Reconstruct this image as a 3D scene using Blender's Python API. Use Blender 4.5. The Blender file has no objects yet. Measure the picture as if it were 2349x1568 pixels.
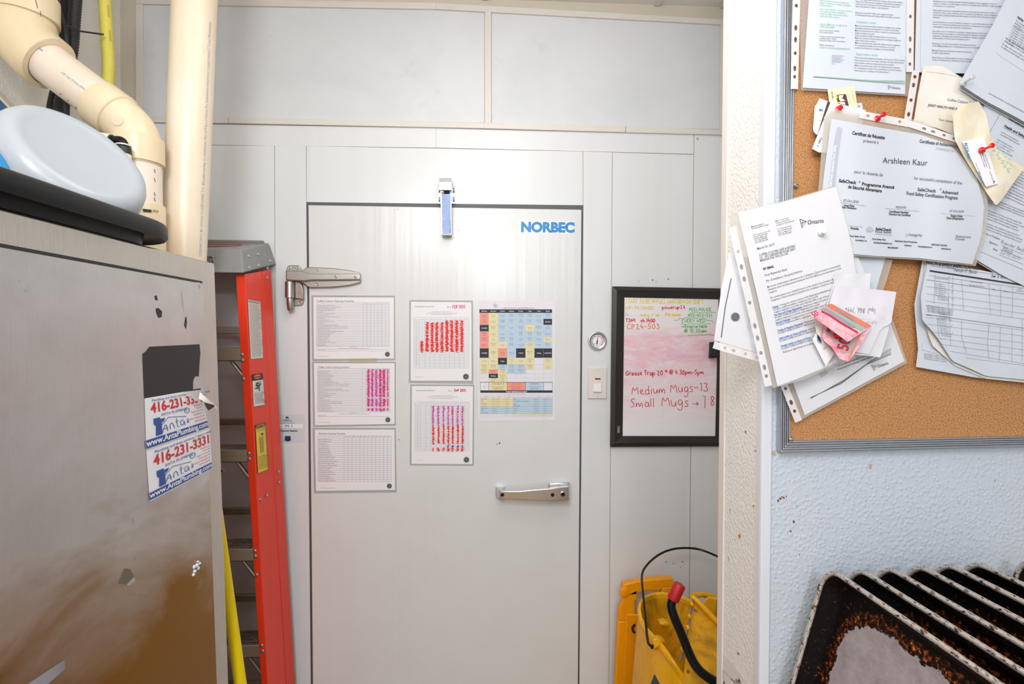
import bpy, bmesh, math, random
from mathutils import Vector, Matrix, noise
random.seed(7)
SC = bpy.context.scene
COL = SC.collection
# ---------------------------------------------------------------- camera
FPX, CX, CY = 1250.0, 1174.5, 784.0
YAW, PIT, ROL = math.radians(2.65), math.radians(0.8), 0.005
CAM = Vector((0, 0, 1.55))
_F = Vector((math.sin(YAW)*math.cos(PIT), math.cos(YAW)*math.cos(PIT), -math.sin(PIT)))
_R0 = Vector((math.cos(YAW), -math.sin(YAW), 0)); _U0 = _R0.cross(_F)
_R = _R0*math.cos(ROL) + _U0*math.sin(ROL); _U = _U0*math.cos(ROL) - _R0*math.sin(ROL)
cam = bpy.data.cameras.new('camera'); camo = bpy.data.objects.new('camera', cam); COL.objects.link(camo)
cam.sensor_width = 36; cam.lens = 36*FPX/2349; cam.clip_start = 0.02
camo.matrix_world = Matrix(((_R.x, _U.x, -_F.x, CAM.x), (_R.y, _U.y, -_F.y, CAM.y), (_R.z, _U.z, -_F.z, CAM.z), (0, 0, 0, 1)))
SC.camera = camo
# ---------------------------------------------------------------- world, lights, exposure
w = bpy.data.worlds.new('world'); SC.world = w; w.use_nodes = True
w.node_tree.nodes['Background'].inputs[0].default_value = (0.9, 0.95, 1, 1)
w.node_tree.nodes['Background'].inputs[1].default_value = 0.3
def area(name, loc, size, power, color=(1, 1, 1), rot=(0, 0, 0)):
    l = bpy.data.lights.new(name, 'AREA'); l.shape = 'RECTANGLE'; l.size, l.size_y = size
    l.energy = power; l.color = color
    o = bpy.data.objects.new(name, l); o.location = loc; o.rotation_euler = rot; COL.objects.link(o); return o
area('ceiling_lamp', (0.0, 1.02, 2.70), (0.6, 0.6), 2.5, (1, 0.99, 0.975))
_l = bpy.data.lights.new('wall_fill', 'POINT'); _l.energy = 4; _l.shadow_soft_size = .1; _l.color = (1, .99, .97)  # added point fill, out of view, brightens the upper left wall; no real bulb
_o = bpy.data.objects.new('wall_fill', _l); _o.location = (.08, .9, 2.45); COL.objects.link(_o)
area('ceiling_lamp', (-0.1, -0.9, 2.69), (0.6, 1.2), 18, (0.92, 0.96, 1))
area('ceiling_lamp', (0.4, -2.6, 2.69), (0.6, 1.2), 54, (0.88, 0.94, 1))
area('soft_flash', (-0.42, -0.25, 2.35), (0.4, 0.4), 7.5, (1, 0.995, 0.99), (math.radians(72), 0, math.radians(-6)))
area('ceiling_fill', (0.05, -0.05, 1.98), (0.2, 0.2), 7, (1, 0.99, 0.98), (math.radians(150), 0, 0))  # added upward fill, out of view, that brightens the ceiling
area('camera_flash', (0.0, -0.04, 1.90), (0.12, 0.12), 0.35, (1, 0.99, 0.98), (math.radians(88), 0, 0))
SC.view_settings.view_transform = 'Standard'; SC.view_settings.look = 'None'
SC.view_settings.gamma = 1; SC.view_settings.use_curve_mapping = False
SC.view_settings.exposure = 0.25
# ---------------------------------------------------------------- photo pixel -> point on a real plane
def ray(px, py): return (_F + _R*((px-CX)/FPX) + _U*((CY-py)/FPX))
def hit(px, py, P0, N):
    d = ray(px, py); return CAM + d*((P0-CAM).dot(N)/d.dot(N))
def PY(px, py, Y): return hit(px, py, Vector((0, Y, 0)), Vector((0, 1, 0)))
def PX(px, py, X): return hit(px, py, Vector((X, 0, 0)), Vector((1, 0, 0)))
def PZ(px, py, Z): return hit(px, py, Vector((0, 0, Z)), Vector((0, 0, 1)))
# ---------------------------------------------------------------- materials
def lin(c):
    if isinstance(c, str): c = tuple(int(c[i:i+2], 16)/255 for i in (0, 2, 4))
    return tuple((x/12.92 if x <= 0.04045 else ((x+0.055)/1.055)**2.4) for x in c)+(1,)
MATS = {}
class NT:
    def __init__(s, name):
        s.m = bpy.data.materials.new(name); s.m.use_nodes = True; s.t = s.m.node_tree
        s.b = s.t.nodes['Principled BSDF']; MATS[name] = s.m
    def n(s, typ, **k):
        x = s.t.nodes.new(typ)
        for a, v in k.items():
            if a in x.inputs: x.inputs[a].default_value = v
            else: setattr(x, a, v)
        return x
    def l(s, a, b): s.t.links.new(a, b)
    def coord(s, kind='Object', scale=(1, 1, 1)):
        c = s.n('ShaderNodeTexCoord'); m = s.n('ShaderNodeMapping'); m.inputs['Scale'].default_value = scale
        s.l(c.outputs[kind], m.inputs[0]); return m.outputs[0]
    def noise(s, vec, scale, detail=3, rough=.5, dist=0):
        x = s.n('ShaderNodeTexNoise'); x.inputs['Scale'].default_value = scale; x.inputs['Detail'].default_value = detail
        x.inputs['Roughness'].default_value = rough; x.inputs['Distortion'].default_value = dist
        s.l(vec, x.inputs['Vector']); return x.outputs[0]
    def ramp(s, fac, stops):
        r = s.n('ShaderNodeValToRGB'); e = r.color_ramp.elements
        while len(e) < len(stops): e.new(0.5)
        for i, (p, c) in enumerate(stops):
            e[i].position = p; e[i].color = lin(c) if not isinstance(c, (int, float)) else (c, c, c, 1)
        s.l(fac, r.inputs[0]); return r.outputs[0]
    def mix(s, fac, a, b, mode='MIX'):
        x = s.n('ShaderNodeMix'); x.data_type = 'RGBA'; x.blend_type = mode
        for v, i in ((fac, 0), (a, 6), (b, 7)):
            if hasattr(v, 'links'): s.l(v, x.inputs[i])
            else: x.inputs[i].default_value = v
        return x.outputs[2]
    def bump(s, h, strength, dist=0.002):
        x = s.n('ShaderNodeBump'); x.inputs['Strength'].default_value = strength; x.inputs['Distance'].default_value = dist
        s.l(h, x.inputs['Height']); s.l(x.outputs[0], s.b.inputs['Normal'])
    def base(s, c):
        if hasattr(c, 'links'): s.l(c, s.b.inputs['Base Color'])
        else: s.b.inputs['Base Color'].default_value = c
def M(name, col, rough=.5, metal=0, var=0.0, vs=6, bump=0, bs=60, stretch=(1, 1, 1), alpha=1, dirt=None, spec=.5, trans=0):
    if name in MATS: return MATS[name]
    k = NT(name); k.b.inputs['Roughness'].default_value = rough; k.b.inputs['Metallic'].default_value = metal
    k.b.inputs['Specular IOR Level'].default_value = spec
    c = lin(col); vec = k.coord('Object', stretch)
    if var or dirt:
        nz = k.noise(vec, vs, 5, .6)
        d = lin(dirt) if dirt else tuple(x*(1-var*2) for x in c[:3])+(1,)
        r = k.ramp(nz, [(.42, 0.0), (.75, 1.0)])
        mt = k.n('ShaderNodeMath', operation='MULTIPLY'); mt.inputs[1].default_value = var if dirt else .6
        k.l(r, mt.inputs[0]); k.base(k.mix(mt.outputs[0], c, d))
    else: k.base(c)
    if bump: k.bump(k.noise(vec, bs, 3), bump)
    if alpha < 1: k.b.inputs['Alpha'].default_value = alpha
    if trans: k.b.inputs['Transmission Weight'].default_value = trans
    return k.m
wall_white = M('insulated_panel_white', 'e2e4e6', .28, var=.10, vs=3, dirt='cfc8b4', bump=.05, bs=30, stretch=(8, 1, .3))
def m_door():
    k = NT('ribbed_door_white'); k.b.inputs['Roughness'].default_value = .26
    v = k.coord('Object'); nz = k.noise(v, 5, 5, .6)
    c = k.mix(k.ramp(nz, [(.45, 0.0), (.8, .18)]), lin('dedfdf'), lin('c9c4b8'))
    k.base(c)
    v2 = k.coord('Object', (26, 1, .15)); h = k.noise(v2, 1.6, 2, .4)
    k.bump(h, .22, .004); return k.m
door_white = m_door()
trim_white = M('pvc_trim_white', 'ded8d2', .4, var=.25, vs=5, dirt='cbbda4')
seam_mat = M('seam_filler', 'cfc6b6', .8)
gap_mat = M('door_gasket_grey', '55565a', .5, var=.1)
def m_upper():
    k = NT('upper_panel_grey'); k.b.inputs['Roughness'].default_value = .42
    v = k.coord('Object'); a = k.noise(v, 2.2, 6, .65, .5); b = k.noise(v, 9, 5, .6)
    c = k.mix(k.ramp(a, [(.45, 0.0), (.85, .5)]), lin('dadcdf'), lin('b9bfc6'))
    c = k.mix(k.ramp(b, [(.62, 0.0), (.8, .35)]), c, lin('b5afa4')); k.base(c); return k.m
upper_grey = m_upper()
def m_frp(name, col):
    k = NT(name); k.b.inputs['Roughness'].default_value = .45
    v = k.coord('Object'); nz = k.noise(v, 2.5, 5, .6)
    sp = k.noise(v, 38, 2, .5)
    c = k.mix(k.ramp(nz, [(.5, 0.0), (.85, .3)]), lin(col), lin('d9c9a8'))
    c = k.mix(k.ramp(sp, [(.74, 0.0), (.78, .7)]), c, lin('b08c50')); k.base(c)
    vo = k.n('ShaderNodeTexVoronoi'); vo.feature = 'SMOOTH_F1'; vo.inputs['Scale'].default_value = 150; vo.inputs['Smoothness'].default_value = .35; k.l(v, vo.inputs['Vector']); k.bump(k.ramp(vo.outputs[0], [(.08, 1.0), (.62, 0.0)]), .55, .0014); return k.m
frp = m_frp('textured_wall_panel', 'c8d0da')
frp_warm = m_frp('textured_wall_panel_cream', 'efece9')
frp_left = m_frp('textured_wall_panel_ivory', 'fbf7ee')
def m_cork():
    k = NT('cork'); k.b.inputs['Roughness'].default_value = .9
    v = k.coord('Object'); a = k.noise(v, 420, 3, .7); b = k.noise(v, 130, 2, .6); e = k.noise(v, 900, 2, .6)
    c = k.ramp(a, [(.3, '754a2c'), (.45, 'b07a4a'), (.58, 'c8935f'), (.75, 'dfb488')])
    c = k.mix(k.ramp(b, [(.6, 0.0), (.72, .6)]), c, lin('9a6336'))
    c = k.mix(k.ramp(e, [(.66, 0.0), (.72, .8)]), c, lin('59351c')); k.base(c)
    k.bump(a, .3, .001); return k.m
cork = m_cork()
def m_steel(name, col, rough=.3, grain=(1, 1, 60), stain=True):
    k = NT(name); k.b.inputs['Metallic'].default_value = 1
    v = k.coord('Object'); g = k.noise(k.coord('Object', grain), 14, 4, .7); a = k.noise(v, 4, 6, .65, .6)
    c = k.mix(k.ramp(g, [(.3, 0.0), (.7, .35)]), lin(col), tuple(x*.6 for x in lin(col)[:3])+(1,))
    if stain:
        c = k.mix(k.ramp(a, [(.4, 0.0), (.75, .55)]), c, lin('8b8074'))
        s2 = k.noise(v, 16, 3, .5, 1.0); c = k.mix(k.ramp(s2, [(.68, 0.0), (.78, .5)]), c, lin('6a625a'))
    k.base(c)
    rr = k.ramp(a, [(.3, rough-.05), (.7, rough+.14)]); k.l(rr, k.b.inputs['Roughness'])
    k.bump(g, .06, .001); return k.m
def m_cab():
    k = NT('brushed_stainless'); k.b.inputs['Metallic'].default_value = 1
    v = k.coord('Object'); g = k.noise(k.coord('Object', (1, 60, 1.5)), 14, 4, .7); a = k.noise(k.coord('Object', (1, 1, 1.6)), 3.2, 5, .6, .5)
    c = k.mix(k.ramp(g, [(.3, 0.0), (.7, .16)]), lin('d6d2d0'), lin('989088'))
    c = k.mix(k.ramp(a, [(.42, 0.0), (.8, .4)]), c, lin('9c948c'))
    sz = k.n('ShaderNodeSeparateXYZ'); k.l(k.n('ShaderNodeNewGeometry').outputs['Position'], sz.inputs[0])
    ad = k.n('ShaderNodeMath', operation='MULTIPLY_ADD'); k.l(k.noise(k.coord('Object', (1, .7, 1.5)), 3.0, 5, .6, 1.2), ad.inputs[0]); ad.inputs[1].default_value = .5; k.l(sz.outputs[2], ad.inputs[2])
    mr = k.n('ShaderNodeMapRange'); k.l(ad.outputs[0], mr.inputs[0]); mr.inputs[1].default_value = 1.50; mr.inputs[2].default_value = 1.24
    c = k.mix(k.ramp(mr.outputs[0], [(0.0, 0.0), (1.0, 1.0)]), c, lin('94661a'))   # amber mixed in towards the bottom, below a wavy border
    s2 = k.noise(v, 13, 3, .5, 1.0); c = k.mix(k.ramp(s2, [(.70, 0.0), (.78, .45)]), c, lin('7a7268')); k.base(c)
    rr = k.ramp(a, [(.3, .26), (.7, .4)]); k.l(rr, k.b.inputs['Roughness']); k.bump(g, .04, .001); return k.m
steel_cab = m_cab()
steel_edge = m_steel('brushed_stainless_edge', 'd6cfc6', .34, (1, 30, 1.5), False)
steel_bright = m_steel('worn_chrome', 'd6d6d8', .16, (30, 1, 1), False)
steel_hinge = m_steel('brushed_hinge_metal', 'c2bfba', .3, (1, 1, 40), False)
alu = m_steel('aluminium', 'c9c4ba', .36, (30, 1, 1), False)
alu_frame = m_steel('aluminium_frame', 'c9ccd2', .3, (1, 1, 30), False)
galv = m_steel('galvanised_steel', '8d9cbc', .5, (9, 9, 9), False)
def m_tread():
    k = NT('worn_ridged_tread'); k.b.inputs['Metallic'].default_value = .6; k.b.inputs['Roughness'].default_value = .6
    v = k.coord('Object', (4, 60, 1)); nz = k.noise(v, 6, 5, .7)
    k.base(k.ramp(nz, [(.3, '4a3c32'), (.5, '8d8074'), (.75, 'c4b6a4')])); k.bump(nz, .4, .002); return k.m
tread_mat = m_tread()
def m_ladder():
    k = NT('red_fibreglass'); k.b.inputs['Roughness'].default_value = .45
    v = k.coord('Object', (30, 30, 1.2)); nz = k.noise(v, 9, 5, .7); v2 = k.coord('Object'); sp = k.noise(v2, 60, 3, .6)
    c = k.mix(k.ramp(nz, [(.35, 0.0), (.7, .5)]), lin('f4380a'), lin('dd2606'))
    c = k.mix(k.ramp(sp, [(.74, 0.0), (.8, .6)]), c, lin('f07a50')); k.base(c); k.bump(nz, .08, .001); return k.m
red_glass = m_ladder()
cap_grey = M('moulded_grey_plastic', '8f908f', .5, var=.25, vs=7, dirt='7a736b')
def m_pvc(name, col, dirt):
    k = NT(name); k.b.inputs['Roughness'].default_value = .32
    v = k.coord('Object', (1, 1, .5)); a = k.noise(v, 7, 5, .65); sp = k.noise(k.coord('Object'), 60, 2, .5)
    c = k.mix(k.ramp(a, [(.35, 0.0), (.8, .75)]), lin(col), lin(dirt))
    c = k.mix(k.ramp(sp, [(.76, 0.0), (.8, .6)]), c, lin('8a6a48')); k.base(c); return k.m
pvc = m_pvc('cream_pvc', 'efe3d0', 'e3c79c')
pvc_hub = m_pvc('cream_pvc_hub', 'ecdcbc', 'e0c08e')
pvc_light = m_pvc('pale_pvc', 'f0e4d8', 'e6cfb2')
black_plastic = M('black_plastic', '0b0c0e', .38, spec=.3, var=.15, vs=12, dirt='2a2a2a')
black_matte = M('black_matte', '232021', .55)
black_frame = M('black_frame', '26221f', .4, bump=.15, bs=90, stretch=(1, 1, .1))
rubber_black = M('black_rubber', '26282b', .5, var=.2, vs=20)
yellow_hose_m = M('yellow_hose', 'eade6a', .4, var=.1)
def m_yel(name, col, amount):
    k = NT(name); k.b.inputs['Roughness'].default_value = .42
    v = k.coord('Object', (1, 1, .6)); a = k.noise(v, 9, 6, .7, .8); b = k.noise(k.coord('Object'), 45, 4, .7)
    c = k.mix(k.ramp(a, [(.42, 0.0), (.75, amount)]), lin(col), lin('6b4a10'))
    c = k.mix(k.ramp(b, [(.62, 0.0), (.74, amount)]), c, lin('3a2a10')); k.base(c); k.bump(b, .08, .001); return k.m
yel_clean = m_yel('yellow_plastic', 'fdb900', .35)
yel_dirty = m_yel('grimy_yellow_plastic', 'f0ac04', 1.0)
yel_sign = m_yel('deep_yellow_plastic', 'fba600', .2)
yel_pole = M('yellow_pole', 'f2d406', .4)
red_grip = M('red_grip', 'b5111c', .45)
black_steel = M('black_painted_steel', '101112', .25, spec=.35)
paper = M('paper', 'dfdfe4', .7, var=.2, vs=9, dirt='dcdade')
paper_cool = M('paper_cool', 'd0d6e0', .7, var=.25, vs=12, dirt='bec6d4')
paper_aged = M('paper_aged', 'e9e6e0', .7, var=.5, vs=20, dirt='dbc9a4')
paper_soiled = M('paper_soiled', 'ece4e0', .6, var=.6, vs=14, dirt='ead6c4')
napkin_m = M('napkin_stained', 'e9e2cf', .85, var=.7, vs=28, dirt='dcc68c', bump=.4, bs=90)
def m_clear(name, col, op, rough=.12):
    k = NT(name); t = k.t; out = [n for n in t.nodes if n.type == 'OUTPUT_MATERIAL'][0]
    tr = k.n('ShaderNodeBsdfTransparent'); mx = k.n('ShaderNodeMixShader'); mx.inputs[0].default_value = op
    k.base(lin(col)); k.b.inputs['Roughness'].default_value = rough
    nz = k.noise(k.coord('Object'), 18, 3, .6); k.bump(nz, .5, .004)
    k.l(tr.outputs[0], mx.inputs[1]); k.l(k.b.outputs[0], mx.inputs[2]); k.l(mx.outputs[0], out.inputs[0]); return k.m
sleeve_m = m_clear('clear_sleeve', 'dcdcdc', .22)
sleeve_warm = m_clear('clear_sleeve_dull', 'd8d0c4', .38)
strip_m = m_clear('sleeve_strip_white', 'eceaec', .85, .3)
lam_m = m_clear('laminate', 'c4c8c4', .4)
tape_m = m_clear('aged_tape', 'ddd6b4', .25)
tub_m = NT('translucent_polypropylene')
tub_m.base(lin('c4cbd2')); tub_m.b.inputs['Roughness'].default_value = .3; tub_m.b.inputs['Transmission Weight'].default_value = .25
_n = tub_m.noise(tub_m.coord('Object'), 30, 3, .6); tub_m.bump(_n, .15, .003); tub_m = tub_m.m
ink_k = M('ink_black', '2a2c33', .7); ink_g = M('ink_grey', '5d616b', .7); ink_l = M('ink_light_grey', 'b4b9c2', .7)
ink_grid = M('ink_grid', '93a0b0', .7); ink_gridw = M('ink_grid_warm', 'ccaa9c', .7)
ink_blue = M('ink_navy', '1c2f66', .6); ink_green = M('ink_green', '7cbf9c', .7); ink_link = M('ink_link_blue', '5f86cc', .7)
mk_red = M('marker_red', 'd8142a', .6); mk_pink = M('marker_pink', 'dc1d84', .6); mk_mag = M('marker_magenta', 'd24bb4', .6)
mk_rr = M('marker_bright_red', 'ec1a14', .6); mk_or = M('marker_orange', 'f07818', .6); mk_ye = M('marker_yellow', 'f0d428', .6)
mk_gr = M('marker_green', '18c03c', .6); mk_pu = M('marker_purple', '7c28b0', .6)
norbec_b = M('logo_cyan', '0f86cc', .4); white_m = M('white_vinyl', 'f2f2f6', .35)
sign_red = M('sticker_red', 'd21a26', .4); sign_blue = M('sticker_blue', '1d4d9e', .4)
cell_y = M('cell_yellow', 'e8deb0', .6); cell_b = M('cell_blue', 'bdd4e6', .6); cell_r = M('cell_salmon', 'f39a8c', .6)
cell_k = M('cell_charcoal', '262b34', .6)
lbl_y = M('caution_yellow', 'f0d414', .4); lbl_o = M('danger_orange', 'f08a1c', .4)
pin_red = M('pin_red', 'e0141c', .25); pin_white = M('pin_white', 'e6e8ea', .25)
tq = M('card_teal', '18b4a4', .5); brown_m = M('card_brown', '5a3838', .5); cream_m = M('card_cream', 'e6e2c0', .5)
blue_panel = M('blue_panel', '16466e', .45, var=.2, vs=30, dirt='0e3050')
# ---------------------------------------------------------------- object helpers
ORG = {}
def tag(o, label=None, cat=None, group=None, kind=None):
    if label: o['label'] = label
    if cat: o['category'] = cat
    if group: o['group'] = group
    if kind: o['kind'] = kind
    return o
def thing(name, label, cat, loc, group=None):
    o = bpy.data.objects.new(name, None); o.empty_display_size = .05; COL.objects.link(o); o.location = loc
    ORG[o] = Vector(loc); return tag(o, label, cat, group)
def mk(name, verts, faces, mat, parent=None, smooth=False, origin=None):
    if parent is not None: org = ORG[parent]
    elif origin is not None: org = Vector(origin)
    else:
        org = Vector((0, 0, 0))
        for v in verts: org += Vector(v)
        org /= max(1, len(verts))
    me = bpy.data.meshes.new(name); me.from_pydata([tuple(Vector(v)-org) for v in verts], [], faces)
    me.materials.append(mat)
    if smooth: me.polygons.foreach_set('use_smooth', [True]*len(me.polygons))
    bm = bmesh.new(); bm.from_mesh(me); bmesh.ops.recalc_face_normals(bm, faces=bm.faces); bm.to_mesh(me); bm.free()
    me.update()
    o = bpy.data.objects.new(name, me); COL.objects.link(o); ORG[o] = org
    if parent is not None:
        o.parent = parent
    else: o.location = org
    return o
class MB:
    def __init__(s): s.v = []; s.f = []
    def add(s, v, f):
        n = len(s.v); s.v += [Vector(x) for x in v]; s.f += [tuple(i+n for i in q) for q in f]; return s
    def prism(s, pts, vec):
        n = len(pts); vec = Vector(vec)
        return s.add(list(pts)+[Vector(p)+vec for p in pts],
              [tuple(range(n)), tuple(range(2*n-1, n-1, -1))]+[(i, (i+1) % n, (i+1) % n+n, i+n) for i in range(n)])
    def box(s, a, b):
        x0, y0, z0 = a; x1, y1, z1 = b
        return s.prism([(x0, y0, z0), (x1, y0, z0), (x1, y0, z1), (x0, y0, z1)], (0, y1-y0, 0))
    def hull8(s, p, q):   # two matching quads
        return s.add(list(p)+list(q), [(0, 1, 2, 3), (7, 6, 5, 4), (0, 4, 5, 1), (1, 5, 6, 2), (2, 6, 7, 3), (3, 7, 4, 0)])
    def tube(s, pts, r, n=16, cap=True):
        pts = [Vector(p) for p in pts]; m = len(pts); rs = r if isinstance(r, (list, tuple)) else [r]*m
        t0 = (pts[1]-pts[0]).normalized(); a = t0.orthogonal().normalized(); V = []
        for i in range(m):
            t = (pts[min(i+1, m-1)]-pts[max(i-1, 0)])
            if t.length < 1e-9: t = t0
            t.normalize(); a = (a - t*a.dot(t))
            if a.length < 1e-6: a = t.orthogonal()
            a.normalize(); b = t.cross(a)
            for k in range(n):
                an = 2*math.pi*k/n; V.append(pts[i]+(a*math.cos(an)+b*math.sin(an))*rs[i])
        F = [(i*n+k, i*n+(k+1) % n, (i+1)*n+(k+1) % n, (i+1)*n+k) for i in range(m-1) for k in range(n)]
        if cap: F += [tuple(range(n-1, -1, -1)), tuple((m-1)*n+k for k in range(n))]
        return s.add(V, F)
    def lathe(s, p, axis, prof, n=20):   # prof: (distance along axis, radius)
        p = Vector(p); a = Vector(axis).normalized()
        ref = a.orthogonal().normalized(); b = a.cross(ref); V = []
        for d, r in prof:
            for k in range(n):
                an = 2*math.pi*k/n; V.append(p+a*d+(ref*math.cos(an)+b*math.sin(an))*max(r, 1e-5))
        m = len(prof)
        F = [(i*n+k, i*n+(k+1) % n, (i+1)*n+(k+1) % n, (i+1)*n+k) for i in range(m-1) for k in range(n)]
        F += [tuple(range(n-1, -1, -1)), tuple((m-1)*n+k for k in range(n))]
        return s.add(V, F)
    def grid(s, fn, nu, nv, thick=None):
        V = [fn(i/nu, j/nv, 0) for j in range(nv+1) for i in range(nu+1)]
        w = nu+1; F = [(j*w+i, j*w+i+1, (j+1)*w+i+1, (j+1)*w+i) for j in range(nv) for i in range(nu)]
        if thick:
            n = len(V); V += [fn(i/nu, j/nv, -thick) for j in range(nv+1) for i in range(nu+1)]
            F += [tuple(n+k for k in reversed(f)) for f in F]
            ed = [i for i in range(nu)]
            def side(idx):
                for a, b in zip(idx, idx[1:]): F.append((a, a+n, b+n, b))
            side([i for i in range(w)]); side([j*w+nu for j in range(nv+1)])
            side([nv*w+i for i in range(nu, -1, -1)]); side([j*w for j in range(nv, -1, -1)])
        return s.add(V, F)
    def build(s, name, mat, parent=None, smooth=False, origin=None, bevel=0, seg=2, ang=None):
        o = mk(name, s.v, s.f, mat, parent, smooth, origin)
        if bevel:
            m = o.modifiers.new('bevel', 'BEVEL'); m.width = bevel; m.segments = seg; m.limit_method = 'ANGLE'; m.angle_limit = math.radians(35)
        if smooth or bevel:
            o.data.polygons.foreach_set('use_smooth', [True]*len(o.data.polygons))
            try: o.data.set_sharp_from_angle(angle=math.radians(ang or 40))
            except Exception: pass
        return o
def quadY(pts, Y): return [PY(x, y, Y) for x, y in pts]
# ---------------------------------------------------------------- lettering
CHARS = 'ABCDEFGHIJKLMNOPQRSTUVWXYZabcdefghijklmnopqrstuvwxyz0123456789.,:;-–+/()&#@\'!?*®éàÉ"%|™'
GL = {}
def glyphs():
    objs = []
    def t(body, res, off):
        c = bpy.data.curves.new('t', 'FONT'); c.body = body; c.size = 1; c.resolution_u = res; c.offset = off
        o = bpy.data.objects.new('t', c); COL.objects.link(o); objs.append(o); return o
    reg = {}
    for st, (res, off) in {'l': (1, 0.004), 'r': (4, 0), 'b': (4, 0.026), 'x': (5, 0.055)}.items():
        for ch in (CHARS if st != 'x' else 'NORBECWKFL416-2'): reg[(st, ch)] = t(ch, res, off)
    adv = {ch: t('H'+ch+'H', 1, 0) for ch in CHARS+' '}; hh = t('HH', 1, 0)
    bpy.context.view_layer.update(); dg = bpy.context.evaluated_depsgraph_get()
    def me(o):
        e = o.evaluated_get(dg); m = e.to_mesh(); v = [tuple(x.co[:2]) for x in m.vertices]; f = [tuple(p.vertices) for p in m.polygons]; e.to_mesh_clear(); return v, f
    w0 = max(v[0] for v in me(hh)[0]); H = max(v[1] for v in me(reg[('r', 'H')])[0])
    for ch, o in adv.items(): GL[('a', ch)] = (max(v[0] for v in me(o)[0])-w0)/H
    for k, o in reg.items():
        v, f = me(o); GL[k] = ([(x/H, y/H) for x, y in v], f)
    for o in objs:
        c = o.data; bpy.data.objects.remove(o); bpy.data.curves.remove(c)
glyphs()
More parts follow.
